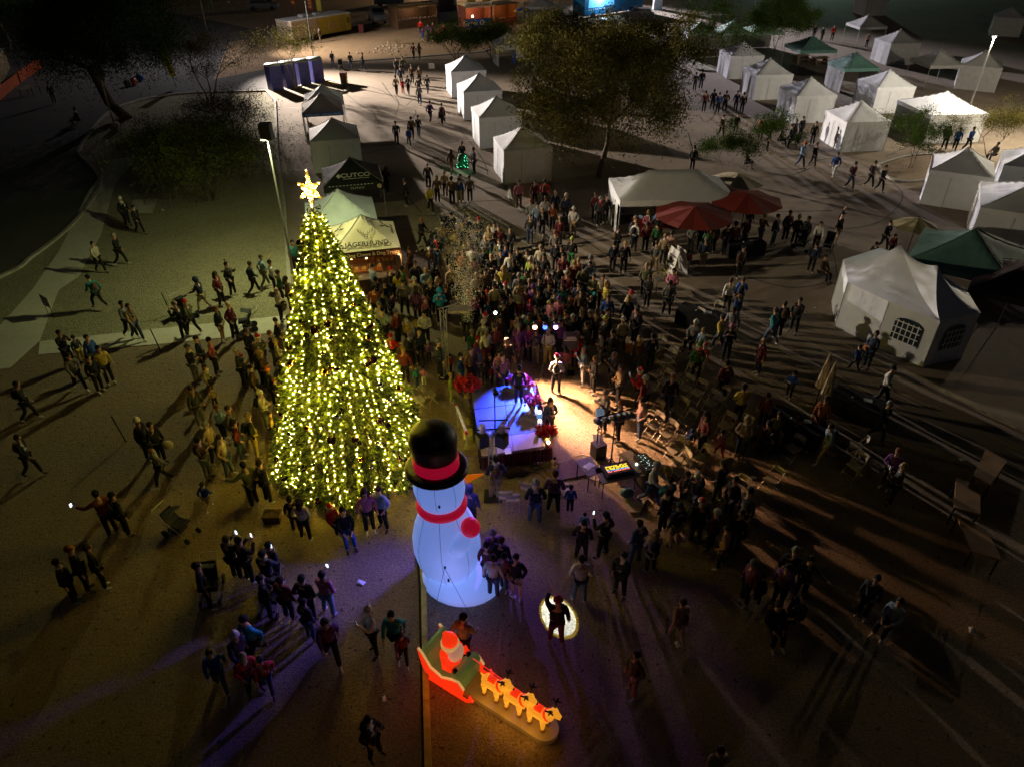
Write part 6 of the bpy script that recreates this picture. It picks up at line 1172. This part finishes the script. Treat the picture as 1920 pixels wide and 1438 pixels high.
PD="""
767,468,B,k,k,s,-100;778,495,d,k,k,p;805,469,B,j,W,s,0,75;817,447,k,j,D,x,0;813,500,k,k,N,S,180;798,508,L,j,y,x,20;697,502,L,k,D,o,150;732,506,k,k,R,x,160;746,513,y,k,M,x,180;753,505,e,k,k,s,120;776,526,C,k,W,x,180;755,530,g,k,D,p,180;720,529,n,k,B,s,180;704,525,k,k,k,s,170;700,541,O,k,k,s,180;716,548,F,k,B,p,170;779,543,v,k,M,S,170;806,531,k,k,T,s,40;820,526,d,k,Y,s,30;824,546,c,k,H,f,0;835,541,k,k,M,x,0;796,562,p,k,I,s,40,70;733,555,v,k,k,s,60,65;710,573,C,k,G,s,170;
717,581,L,k,k,x,150;741,586,m,k,G,s,60;761,603,y,k,P,x,60,80;795,589,w,k,k,x,0;780,598,y,b,k,s,0,60;733,631,R,k,R,w,-40,80;767,629,d,k,Z,s,160;755,655,m,k,y,s,0;792,620,n,k,k,s,20;795,645,v,k,W,s,0,60;779,689,t,j,B,s,60,60;793,691,p,w,k,s,0,50;821,643,n,k,G,s,120;843,668,r,k,k,s,60,55;844,704,l,l,y,s,90,75;
805,352,y,k,k,w,20;788,413,k,k,o,h,40;847,403,n,k,B,h,-60;873,409,n,k,D,p,-20;829,422,T,j,g,s,20;867,424,n,k,y,p,0;897,413,d,j,R,x,0;852,437,y,k,o,s,180,70;916,430,T,j,Y,x,0;926,421,w,k,M,s,0;935,428,m,k,B,s,-10;910,446,g,e,Z,x,-10;936,454,F,k,B,x,0;948,463,b,k,k,s,20;939,474,d,k,k,s,0;878,453,B,k,M,s,10;840,459,w,k,B,s,0,75;885,466,w,k,k,s,180;890,488,p,k,k,s,20,70;901,491,l,k,U,s,0,60;866,474,O,k,B,s,10;921,482,k,k,y,x,0;957,477,w,k,k,s,0;862,500,d,k,o,s,0;883,499,B,k,o,s,10;844,503,T,k,y,s,30;857,470,d,k,k,s,10;
944,504,y,k,Y,s,0;963,492,k,j,M,X,0;996,489,l,k,W,s,-20;1009,500,p,k,k,s,0,70;893,517,C,k,Y,s,20;864,527,k,k,o,s,20;948,536,k,v,S,s,0;923,537,C,k,k,s,10;916,550,R,k,R,s,20,75;915,567,b,k,A,s,20,65;889,554,a,k,k,s,40;990,532,d,k,T,s,-10;974,533,T,k,B,s,-10;976,517,g,k,G,s,-10;984,513,e,k,k,s,-10;998,516,k,k,B,x,-20;1028,516,m,k,k,s,-30;974,547,w,r,Y,s,0,80;998,539,v,k,H,s,-20;988,545,m,k,B,s,-10,80;995,566,a,k,R,s,-20,65;1029,569,d,k,U,s,-30,75;1037,566,p,k,B,s,-40;910,594,k,k,S,s,30;938,598,B,k,k,X,0;909,607,g,k,W,s,20;922,611,k,k,o,s,10;969,598,O,k,k,s,0;993,594,e,k,B,s,-20;1023,584,t,k,k,s,180,80;900,540,k,k,k,s,10;958,560,k,k,B,s,0;1010,548,k,k,k,s,-20;1012,525,n,k,k,s,-20;930,520,d,k,B,s,0;945,571,k,k,k,s,0;878,540,g,k,k,s,10;872,575,k,k,B,s,20;1005,580,k,k,k,s,-10;905,470,n,k,k,s,0;970,470,k,k,B,s,0;910,510,B,k,k,s,10;
884,624,e,k,T,s,40,80;897,636,m,k,R,s,40,75;911,619,w,m,g,s,30;911,642,a,k,k,s,20,60;925,614,m,k,B,s,10;968,604,k,T,Y,s,0;978,612,v,B,G,S,0;986,614,a,k,k,s,0;1005,620,X,T,B,s,180;1029,621,w,y,G,x,-20;893,661,L,j,V,x,40,85;902,668,o,T,y,s,30,60;868,668,b,c,k,s,60,85;924,687,r,k,k,s,60,55;934,662,p,v,k,s,40;942,668,B,k,B,P,30;973,692,n,k,k,s,180;918,668,k,k,B,s,30,70;880,655,B,k,k,s,40;907,680,d,k,B,s,30,60;950,640,k,k,k,s,10;
996,379,w,k,A,s,-10;994,407,d,j,G,s,180;1023,373,w,k,B,p,0;1008,385,L,j,k,s,0;1017,394,k,k,Y,w,0;1037,386,O,k,o,x,0;1042,362,n,k,g,s,-10;1062,368,n,k,W,s,-20;1076,393,w,T,W,p,-20;1050,411,m,k,y,S,180;1018,437,g,k,k,s,180,65;1041,437,g,k,o,s,180;1073,450,k,e,U,s,-20;1043,456,n,k,B,s,180;1053,466,k,k,k,x,-10;1014,465,C,k,T,s,0;988,474,F,k,k,s,0;956,430,d,k,k,s,0;973,343,p,B,k,s,0;1003,343,m,k,k,s,0;1022,341,R,k,k,s,180;1117,365,m,k,k,s,0;1126,374,d,k,G,s,10;1138,370,k,k,k,s,0;1156,379,k,k,k,X,-10;
1056,482,m,w,B,s,0;1077,494,m,k,y,s,180;1085,489,O,k,y,s,180;1108,484,g,k,H,s,-20;1107,496,L,j,k,x,-30;1094,502,F,k,B,p,180;1064,514,m,k,T,s,-30;1027,515,k,k,B,s,-20;1116,520,F,t,B,x,-20;1129,521,C,k,B,s,-30;1138,533,y,k,Y,s,-70;1059,539,t,k,B,s,-20;1041,549,F,k,D,s,-30;1065,554,r,k,B,s,-30,75;1040,565,p,k,V,s,-30;1069,566,k,k,o,s,-30;1109,559,k,L,y,s,-30,75;1141,559,b,k,B,s,-30;1184,552,w,k,R,s,170;1179,560,n,k,Y,S,170;1152,458,n,k,k,s,180;1173,458,k,k,y,s,-10;1160,429,k,k,B,x,100;1030,536,d,k,k,s,-20;1085,535,n,k,k,s,-30;1010,505,d,k,k,s,-20;1048,500,k,k,k,s,-20;1090,548,B,k,k,s,-30;1020,481,d,k,k,s,-10;1000,495,B,k,k,s,-10;1066,590,k,k,k,s,-40;1040,590,d,k,k,s,-40;
1071,594,k,k,W,f,-60;1108,586,k,k,g,x,-60;1118,585,B,k,B,s,-60;1092,584,d,k,B,u,-60;1141,584,n,k,D,s,-60;1136,599,k,k,U,S,-60;1169,601,C,B,W,P,-150;1195,583,k,k,B,g,-60;1081,629,R,k,R,X,170;1128,627,g,g,k,x,-70,85;1096,655,L,w,g,g,-80;1116,673,k,k,y,x,-70;1153,666,d,k,Z,f,-70;1199,636,B,j,Y,S,180;1225,631,n,n,k,s,-170;1045,672,w,k,S,p,180;1052,605,v,k,k,s,-40;1012,596,k,k,B,s,-20;1150,625,k,k,k,s,-60;1100,610,k,k,k,X,-60;1060,655,m,k,k,s,160,80;1165,690,T,k,B,x,-80;
1216,399,p,k,y,x,0;1191,411,d,k,T,s,20;1193,419,w,k,T,p,120;1234,406,k,k,k,x,0;1214,421,m,k,B,x,180;1234,422,e,k,k,s,180;1248,444,T,k,y,s,150;1260,439,P,k,B,s,150;1232,457,g,T,B,p,170;1300,425,g,k,B,x,0;1293,474,r,w,k,s,0,60;1324,450,n,s,g,s,170;1343,423,B,k,B,s,180;1366,424,k,k,k,s,180;1380,421,m,k,k,s,180;1403,411,m,k,k,h,-20;1433,407,B,j,y,h,150;1410,388,k,k,k,s,120;1318,420,n,k,D,s,180;1329,432,e,k,k,s,180;1394,466,B,k,k,s,20;1459,407,k,j,k,s,60;1482,400,d,k,k,s,20;1499,408,k,k,W,x,0;1517,411,k,k,k,s,-60;1540,420,w,k,k,h,-20;1580,403,k,s,D,u,100;1669,418,k,k,k,w,20;1679,443,m,k,k,s,10,70;1644,458,k,k,k,s,150,70;1532,458,n,k,k,s,150;1548,483,B,k,B,t,40;
1213,499,F,k,y,s,-30;1218,521,k,k,B,x,-40;1264,509,p,k,k,x,-30;1257,532,g,k,k,P,180;1196,579,m,k,k,s,-60;1305,606,g,k,W,t,-40;1319,621,L,k,y,s,-40,80;1312,650,e,k,E,p,0;1322,650,r,w,S,s,-30,70;1201,697,r,k,S,g,-100;1211,712,m,k,W,s,-120;1261,709,k,j,o,s,-10;
1357,597,y,j,k,w,-150;1372,614,k,n,I,f,-20;1364,682,m,k,k,p,-160;1433,640,m,k,Z,S,-70;1457,584,t,j,B,w,-150;1472,571,n,k,B,s,-160;1371,528,w,k,B,w,170;1394,526,b,k,B,w,170;1387,558,b,j,o,w,-160,75;1378,582,g,j,k,w,-60;1501,564,k,k,k,g,-40;1327,778,m,k,M,o,-60;1298,808,b,T,H,s,-20,55;1356,812,p,r,k,w,-160,65;1396,727,y,k,k,x,180;1441,743,m,k,B,s,-30,85;1402,787,T,n,H,x,-40;1462,778,F,k,k,t,-30;1444,797,m,k,k,t,-150;1467,806,g,k,k,t,-120,80;1500,788,k,k,k,t,60;1448,817,d,k,B,t,-160,80;1550,749,O,k,B,S,-40;1666,757,n,k,g,w,20;1565,800,L,T,k,r,-90;1684,847,v,k,o,x,-60;1695,875,d,k,y,g,-120;1644,627,n,n,k,x,-60;1627,646,o,k,k,s,-40,45;1614,652,b,k,k,w,-160,70;1672,691,w,k,k,w,60;1490,700,b,k,k,x,-60,70;
1032,752,n,k,N,x,20;1136,738,g,k,g,f,-70;1165,757,B,k,o,f,-90;1206,752,P,j,B,p,-80;1005,907,k,j,G,p,175;1041,889,X,k,B,p,170;1040,860,P,y,k,t,150,45;1071,914,b,k,k,s,180,65;1227,870,w,j,P,h,60;1257,901,t,k,k,X,-160;1275,951,n,s,D,s,-150;1310,892,n,j,P,u,-60;1317,942,k,k,S,s,180;1357,870,k,j,B,P,-140;1407,922,d,k,k,s,-60;1345,962,m,k,W,s,-140;1365,992,P,k,k,P,-120;1392,962,k,k,B,s,-60;1097,965,c,k,k,s,180,50;1095,980,k,k,k,p,170;1137,967,k,k,k,g,-140;1200,982,j,j,k,p,-150;1229,1000,C,k,Y,X,-170;1092,1049,w,j,k,p,180;1170,1043,k,k,k,g,-30;1417,1057,m,k,G,s,-60;1493,1034,k,k,G,s,-30;1478,1065,v,k,k,s,-40;1520,1048,k,k,k,o,-30;1508,1120,n,k,B,t,-60;1380,900,k,k,k,s,-60;1290,890,k,k,B,s,-60,80;1252,925,k,k,k,s,-160;1430,1080,n,k,k,s,-60,70;1460,1135,k,k,k,t,0;
1047,1127,k,m,R,u,180;1282,1132,P,P,B,w,-160;1195,1228,B,p,B,P,-60;1350,1405,T,k,k,w,0;867,1160,T,k,k,w,150;690,1145,w,k,W,g,-60;735,1152,t,k,k,w,0;750,1188,m,k,B,w,20,70;608,1165,v,k,k,w,20;603,1078,p,L,k,g,160;565,1086,k,k,k,p,170;568,1130,d,j,k,s,150,90;495,1032,n,k,k,f,160;487,1085,k,k,k,x,120;525,1088,m,k,B,s,150;425,1012,k,k,B,f,150;446,1014,k,k,k,f,150;368,1062,k,k,k,s,120;460,1160,c,k,k,w,-40;437,1190,d,k,W,w,60;392,1222,b,j,B,w,40;462,1230,r,k,y,g,40,90;480,1236,r,j,k,w,30,80;690,1350,k,k,k,g,60;1645,1085,d,k,k,s,-60;1688,1128,L,k,B,t,-60;
256,790,k,k,W,s,80;281,798,k,k,B,s,70;284,838,g,k,k,w,-60;185,928,O,k,k,o,-120;205,930,k,k,k,s,150;378,910,b,s,B,w,160,65;358,730,d,g,B,s,60;405,764,L,k,o,x,90,90;427,767,d,k,B,s,80;385,797,T,k,g,p,90;371,828,B,g,k,f,80;411,822,T,j,B,g,80;438,793,m,j,k,p,100;464,782,k,y,T,s,100;395,728,T,k,o,w,40,60;110,1052,k,k,k,s,120;132,1032,k,k,o,s,120;156,1030,k,k,B,s,120;465,872,F,k,k,o,-120;479,872,F,k,B,s,150;486,738,C,g,W,x,90;28,722,k,k,k,w,120;30,822,k,k,k,w,90;
507,775,y,k,B,s,100,70;519,768,o,k,B,s,110,75;543,937,k,k,k,s,180,80;560,942,C,k,M,p,180;618,952,r,k,S,t,40,75;642,958,k,b,k,t,20;687,922,p,k,M,s,20;706,920,L,k,B,p,-20;880,917,n,k,H,s,160;925,1001,v,k,G,s,20;916,1022,m,j,k,s,150;938,1020,k,j,B,s,160;946,1040,p,j,k,s,-20,85;926,1046,w,j,B,s,160;961,1042,k,s,k,P,-40;930,862,n,s,k,p,180;500,1030,k,k,k,s,160;
225,374,k,k,W,s,60;249,390,k,k,k,w,60;211,443,k,k,g,w,100;172,458,C,k,k,w,60;168,522,t,k,k,r,-120;226,570,g,k,k,w,60;239,575,T,j,B,w,60;330,572,k,k,T,v,-100;348,568,F,k,R,w,-100;369,525,n,s,H,h,-100;403,515,m,k,M,p,90;424,497,k,k,k,g,70;421,489,v,k,B,s,80,40;466,496,n,k,B,w,110;404,580,n,s,o,s,90;427,573,m,k,Z,p,80;351,652,k,g,G,x,90;367,636,n,k,B,s,100;391,639,Q,k,k,p,110;383,688,C,k,B,s,90,80;443,658,d,k,W,x,90;461,622,k,k,B,x,80;463,640,p,v,B,s,70,45;108,625,k,k,k,v,60;137,634,d,y,B,s,60,70;162,634,b,k,k,s,60;184,655,y,k,k,s,60;127,668,g,k,k,w,60;165,672,k,k,k,s,60;
516,602,k,B,B,p,100;541,598,n,k,k,s,100;505,626,k,g,o,p,100;483,634,F,k,S,f,100;518,642,C,B,y,x,100;488,664,B,k,Y,x,100;501,695,k,k,A,s,100;514,714,k,k,o,s,100,80;525,677,k,k,B,s,100;487,484,L,F,B,w,120;505,493,w,k,k,u,120;520,512,e,k,B,s,110;535,524,B,k,M,s,100;517,545,C,k,Z,x,90;548,456,t,k,k,s,20;470,690,B,k,k,s,100;452,672,B,k,S,s,100,70;534,640,k,k,k,s,100;478,655,d,k,B,s,100;
621,98,n,j,Z,h,20;655,101,d,j,B,w,10;678,102,d,j,k,w,90;774,84,m,k,k,w,160;785,84,g,j,M,w,160;742,111,d,k,B,w,0;754,109,F,k,B,w,0;750,127,n,k,k,w,180;771,125,B,k,B,w,180;785,128,B,k,k,w,0;741,145,T,k,B,w,180;754,150,r,r,k,w,0,80;764,145,k,k,k,w,0;784,147,d,k,k,w,180;800,144,d,k,k,w,170;785,162,g,j,k,w,180;805,193,v,k,k,w,160;827,198,m,k,k,h,170;741,231,k,k,k,w,0;765,242,b,j,k,w,10,80;770,223,B,k,k,w,180;783,221,k,j,D,w,180;845,285,B,T,M,w,160;866,270,k,k,k,g,0;888,281,d,k,k,x,-60;722,317,k,k,M,w,170;801,310,d,k,Z,s,180;759,340,k,k,B,s,-60;818,334,B,k,Y,s,170;833,325,T,k,y,s,170;846,336,B,k,B,s,180;860,338,b,T,B,s,180;880,334,g,k,D,s,170;863,331,w,k,B,s,0;
788,39,R,k,B,s,180;792,53,v,b,B,s,180,80;802,46,v,k,B,s,180;811,42,m,k,k,s,180;822,52,r,k,B,s,180;832,46,r,k,k,s,180;885,42,k,k,o,s,180;598,54,B,T,k,s,-90;983,56,w,w,W,t,60;996,55,p,k,g,t,-60;1003,55,P,k,g,t,-60;1230,78,b,j,k,s,150;1244,80,w,k,B,x,100;1270,67,O,k,k,s,150;1306,139,n,k,k,s,180;1318,134,k,j,k,s,180;1324,174,m,k,k,s,180;1340,171,k,k,k,p,180;1350,177,b,k,k,s,180;1363,174,n,k,k,p,180;1384,174,n,k,D,s,180;1396,177,k,k,k,s,180;1432,222,r,k,k,w,160;1403,285,k,k,k,t,60;1303,277,k,k,k,s,150;1446,240,k,k,k,s,60;1466,243,k,k,k,t,80;1486,237,n,k,k,s,60;1494,227,n,j,g,s,30;1507,222,d,k,k,s,20;1531,232,k,k,k,s,-30;1509,270,L,j,A,w,20;1532,272,k,k,B,w,10;1572,290,b,w,B,w,-30;1604,308,m,j,k,w,20;1641,306,k,k,B,w,30;1661,314,k,k,k,w,10;1782,241,n,k,k,w,160;1802,243,b,k,k,w,-30;1826,242,b,k,k,w,20;1872,271,g,n,k,t,-60;1357,219,B,k,k,w,10;1384,216,k,k,k,w,0;140,206,k,k,k,t,-60;1530,48,k,k,B,s,0;1545,52,k,k,k,s,20;1565,50,r,k,k,s,0;1630,64,P,k,k,s,0;829,205,k,k,k,t,180;90,158,k,k,k,s,60
"""
rows_=[r.strip() for r in PD.replace('\n',';').split(';') if r.strip()]
P=[]
FOC=G(955,775)
for r in rows_:
    q=[x.strip() for x in r.split(',')]; hx,hy=float(q[0]),float(q[1]); T,B_,H_,ps=q[2:6]; ff=float(q[6]) if len(q)>6 else None; hp=float(q[7])/100 if len(q)>7 else 1.0
    ht=(hp*random.uniform(.95,1.04) if hp==1 else hp)*1.76; k=ps.lower() if ps!='P' else 'p'
    long=ps in 'SXPW'
    if ps=='X': k='x'
    sc_=ht/1.76; zz=1.66*sc_- (.45*sc_ if k=='t' else 0)
    if 968<hx<978 and 690<hy<694: zz+=.6
    ln=POSES[k][3]
    g=G(hx,hy,zz); P.append(dict(x=g.x,y=g.y,T=T,B=B_,H=H_,k=k,long=long,f=ff,s=sc_,hx=hx,hy=hy,child=hp<=.85,st=(968<hx<978 and 690<hy<694)))
if len(P)>460: pass
# keep bodies from standing inside one another
for it in range(25):
    for i in range(len(P)):
        a=P[i]
        for j in range(i+1,len(P)):
            b=P[j]; dx=b['x']-a['x']; dy=b['y']-a['y']
            if abs(dx)<.46 and abs(dy)<.46:
                d=math.hypot(dx,dy); m_=.40*(a['s']+b['s'])/2+.02
                if 0<d<m_:
                    e=(m_-d)/2/d*.5
                    if not a['st']: a['x']-=dx*e; a['y']-=dy*e
                    if not b['st']: b['x']+=dx*e; b['y']+=dy*e
_m=MB(); _m.ball((0,0,0),.17,10,7,0,(.85,.6,1.25)); _m.ball((0,.08,-.07),.1,8,5,0,(.9,.5,.8)); BPM=_m.mesh('backpack'); BPM.polygons.foreach_set('use_smooth',[True]*len(BPM.polygons))
_m=MB(); _m.lathe([(.07,-.03),(.1,-.02),(.105,.02),(.07,.04)],10); _m.tube([(.04,-.08,0),(.05,-.14,-.1),(.04,-.15,-.25)],[.03,.035,.03],5); SCM=_m.mesh('scarf')
# ---- labels ----
LM=[('blue toilets',560,150),('yellow trailer',600,60),('wooden food stand',790,50),('snack stand',885,60),('middle row of white tents',925,250),('black tent',700,330),('stag tent',760,490),('round planter',1000,400),('big leafy tree',1130,330),('long marquee',1210,400),('two red umbrellas',1370,430),('olive tan umbrella',1690,440),('flower table',1235,545),('snow burst',880,520),('lit stage lamps',1022,600),('stage',940,740),('slim truss tower',838,660),('mixing desk',1150,900),('folding chairs',1270,760),('family table',1470,800),('folded umbrellas',1550,720),('white pavilion',1660,640),('upper left side of the Christmas tree',520,560),('left edge of the Christmas tree',505,690),('lower left of the Christmas tree',450,820),('foot of the Christmas tree',630,950),('right edge of the Christmas tree',735,620),('footpath',290,610),('yard sign',120,600),('concrete pad',245,400),('snowman',880,1000),('snowman base',960,1080),('sleigh',880,1230),('low kerb',740,1180),('dark strollers at lower left',500,1090),('spotlight bar stand',1120,780),('wooden table tops',1780,930),('dark lower right corner',1500,1070),('brightest white tent',1600,280),('banner tent',1720,320),('thin pale lamp pole',1800,250),('joined canopies',1330,150),('teal canopy',1540,60),('dark tree at top left',140,180),('middle of the plaza',780,230),('plaza left lane',730,140),('heart of the crowd',1010,510),('crowd edge near the grey seams',1110,480),('crowd right of the stage lamps',1110,590),('people below the mixing desk',1150,990),('people below the chairs',1330,930),('standing woman in the dark lower middle',1220,1010),('blurred group at far left',270,830),('dark left edge',60,780),('group round the sidewalk end',150,660),('picnic tables',1000,70),('far plaza crossing',1350,180),('group beside the brightest tent',1480,235),('big spotlight circle',1047,1155)]
LM=[l for l in LM if not l[0].startswith('standing woman')]
PD_={'s':'standing','p':'hands in pockets','f':'holding both hands up','g':'holding up a phone','x':'hands together','w':'walking','u':'one arm raised','o':'one arm stretched out','h':'pushing ahead','t':'seated','r':'striding fast','v':'leaning forward'}
GAR={True:'long coat',False:'jacket'}
def nearest(p): return min(LM,key=lambda l:(l[1]-p['hx'])**2+(l[2]-p['hy'])**2)
def rel(p,l):
    dx=p['hx']-l[1]; dy=p['hy']-l[2]
    if abs(dx)+abs(dy)<14: return 'at the '+l[0]
    if abs(dx)>abs(dy): return ('right of the ' if dx>0 else 'left of the ')+l[0]
    return ('below the ' if dy>0 else 'above the ')+l[0]
def lab(p,lv):
    who='child' if p['child'] else 'person'; l=nearest(p); pc=PD_[p['k']]
    col=CC[p['T']][0]; g=GAR[p['long']]; h=HDESC[p['H']]; bt=CC[p['B']][0]+' trousers'
    def fit(*c):
        for s in c:
            if len(s.split())<=16: return s
        return ' '.join(c[-1].split()[:16])
    if lv==0: return fit( f"{who} in {col} {g} with {h}, {pc}, {rel(p,l)}",f"{who} in {col} {g}, {h}, {pc}, {rel(p,l)}",f"{who} in {col} {g}, {h}, {rel(p,l)}")
    if lv==1: return fit(f"{who} in {col} {g} and {bt} with {h}, {rel(p,l)}",f"{who} in {col} {g} and {bt}, {h}, {rel(p,l)}",f"{who} in {col} {g}, {bt}, {rel(p,l)}")
    q=sorted((o for o in P if o is not p),key=lambda o:(o['hx']-p['hx'])**2+(o['hy']-p['hy'])**2)
    o=q[lv-2]; dx=p['hx']-o['hx']; dy=p['hy']-o['hy']; rr='right of' if dx>0 and abs(dx)>abs(dy) else 'left of' if abs(dx)>abs(dy) else 'below' if dy>0 else 'above'
    return fit(f"{who} in {col} {g}, {rr} one in {CC[o['T']][0]}, near the {l[0]}",f"{who} in {col}, {rr} one in {CC[o['T']][0]}, near {l[0]}")
def cut(s):
    return s
from collections import Counter
for p in P: p['lv']=0
for it in range(7):
    c=Counter(lab(p,p['lv']) for p in P); bad=[p for p in P if c[lab(p,p['lv'])]>1 or len(lab(p,p['lv']).split())>16]
    if not bad: break
    for p in bad:
        if p['lv']<8: p['lv']+=1
print('people',len(P),'dup labels',len(bad))
# the 300 that show largest are people of their own; any farther ones join one crowd mass
def size(p): return p['s']/math.sqrt(p['x']**2+p['y']**2+CH**2)
P.sort(key=size,reverse=True)
HAND=[]
XM=mat('shirt_light',(.4,.4,.38),.8); XD=mat('shirt_dark',(.05,.05,.06),.8)
crowd=[]
for i,p in enumerate(P):
    body,jac,coat,tr_,sh,hd,hn=person_meshes(p['k'])
    rz=R(p['f']) if p['f'] is not None else math.atan2(FOC.x-p['x'],-(FOC.y-p['y']))
    rz+=random.gauss(0,.12); ok=i<300
    z=.6 if p['st'] else 0
    if p['k']=='t': z-=.45*p['s']
    sx_=p['s']*random.uniform(.95,1.1); hs=1.0 if not p['child'] else 1.0
    root=bpy.data.objects.new('person',body); link(root)
    if len(body.materials)<3:
        for q in (SKINS[0],SHOE[0],EYE): body.materials.append(q)
    sk=random.choices(SKINS,(6,3,1))[0]
    def ms(o,*mm):
        for s,m_ in enumerate(mm): o.material_slots[s].link='OBJECT'; o.material_slots[s].material=m_
    ms(root,sk,random.choice(SHOE),EYE)
    root.location=(p['x'],p['y'],z); root.rotation_euler=(0,0,rz); root.scale=(sx_,sx_,p['s'])
    def part(nm,me,*mm):
        while len(me.materials)<len(mm): me.materials.append(mm[len(me.materials)])
        o=bpy.data.objects.new(nm,me); link(o,root); ms(o,*mm); return o
    tm=cmat(p['T']); part('coat' if p['long'] else 'jacket',coat if p['long'] else jac,tm,random.choice((tm,tm,XM,XD)))
    part('shorts' if p['B']=='s' else 'trousers',sh if p['B']=='s' else tr_,cmat(p['B']))
    kd,hm_,hn_=HK.get(p['H'],HK['k']); hm_=hm_ or tm; hb=HM[kd]
    h=part(hn_,hb,hm_,mat('fur_white',(.6,.58,.54),.9,.1,14)) if kd in('santa','elf') else part(hn_,hb,hm_); h.location=hd+Vector((0,-.003,.0)); h.rotation_euler=(0,0,random.gauss(0,.15))
    if kd in('beanie','cap','santa','elf') and random.random()<.6: pass
    if p['child']:
        h.scale=(1.12,1.12,1.12)
    if not p['child'] and i%8==3:
        b_=part('backpack',BPM,cmat(random.choice('kkdnmB'))); b_.location=Vector((0,.17-POSES[p['k']][3]*.3,1.27))
    if not p['child'] and i%9==5:
        b_=part('scarf',SCM,cmat(random.choice('rTgCwn'))); b_.location=hd-Vector((0,-.01,.17))
    if ok: tag(root,lab(p,p['lv']),'person')
    else: crowd.append(root)
    p['o']=root; p['rz']=rz; p['hn']=hn; p['sx']=sx_
# far figures beyond the nearest 300: one mass
if crowd:
    dg=bpy.context.evaluated_depsgraph_get(); bm=bmesh.new(); mats=[]; 
    for r_ in crowd:
        for o in [r_]+list(r_.children):
            me=o.data.copy(); M4=r_.matrix_basis@(o.matrix_basis if o is not r_ else Matrix.Identity(4)); me.transform(M4); idx=[]
            for s in o.material_slots:
                if s.material not in mats: mats.append(s.material)
                idx.append(mats.index(s.material))
            arr=[idx[min(q.material_index,len(idx)-1)] for q in me.polygons]; me.polygons.foreach_set('material_index',arr); bm.from_mesh(me); bpy.data.meshes.remove(me)
    me=bpy.data.meshes.new('crowd'); bm.to_mesh(me); bm.free(); [me.materials.append(q) for q in mats]; o=bpy.data.objects.new('crowd',me); link(o); tag(o,'far visitors walking on the distant plaza and by the food stands','crowd',kind='stuff')
    for r_ in crowd:
        for c_ in list(r_.children): bpy.data.objects.remove(c_)
        bpy.data.objects.remove(r_)
# glowing phones in raised hands
PB=mat('phone_black',(.02,.02,.02),.3); PS=mat('phone_screen',(.6,.8,1),.3,emit=(.7,.85,1),es=3)
pk=0
for p in P[:300]:
    if p['k'] in('g',) or (p['k']=='f' and (p['hx']<520 or p['T']=='c')) or (p['k']=='o' and p['hx']<300):
        M4=p['o'].matrix_basis; a=M4@(p['hn'][0] if p['k']!='f' else (p['hn'][0]+p['hn'][1])/2)+Vector((0,0,.04)); m=MB(); m.box((0,0,0),(.075,.01,.15)); o=m.build('phone',PB,None,loc=a,rz=p['rz']); m=MB(); m.box((0,.007,0),(.066,.003,.135)); m.build('screen',PS,o)
        tag(o,' '.join(('lit phone held by the %s in %s, %s, %s'%('child' if p['child'] else 'person',CC[p['T']][0],HDESC[p['H']],rel(p,nearest(p)))).split()[:16]),'phone','phones held by visitors'); pk+=1
# bags and scarves carried
print('phones',pk)
c=[q for q in P if abs(q['hx']-281)<2 and abs(q['hy']-798)<2][0]
M=MB(); M.ball((0,0,0),.2,10,7,sq=(1,.7,.8)); tag(M.build('tote_bag',cmat('C'),None,True,loc=(c['x']+.42,c['y']-.1,.95)),'big pale round bag carried by the blurred group at far left','bag')
for (hx,hy),col,l in (((1216,752),'o','x'),((1190,700),'o','orange paper bag beside the person in brown and long blond hair')):
    if l=='x': continue
    g=G(hx-12,hy-30); M=MB(); M.box((0,0,.45),(.28,.16,.38)); tag(M.build('paper_bag',cmat(col),None,loc=(g.x,g.y,0)),l,'bag')
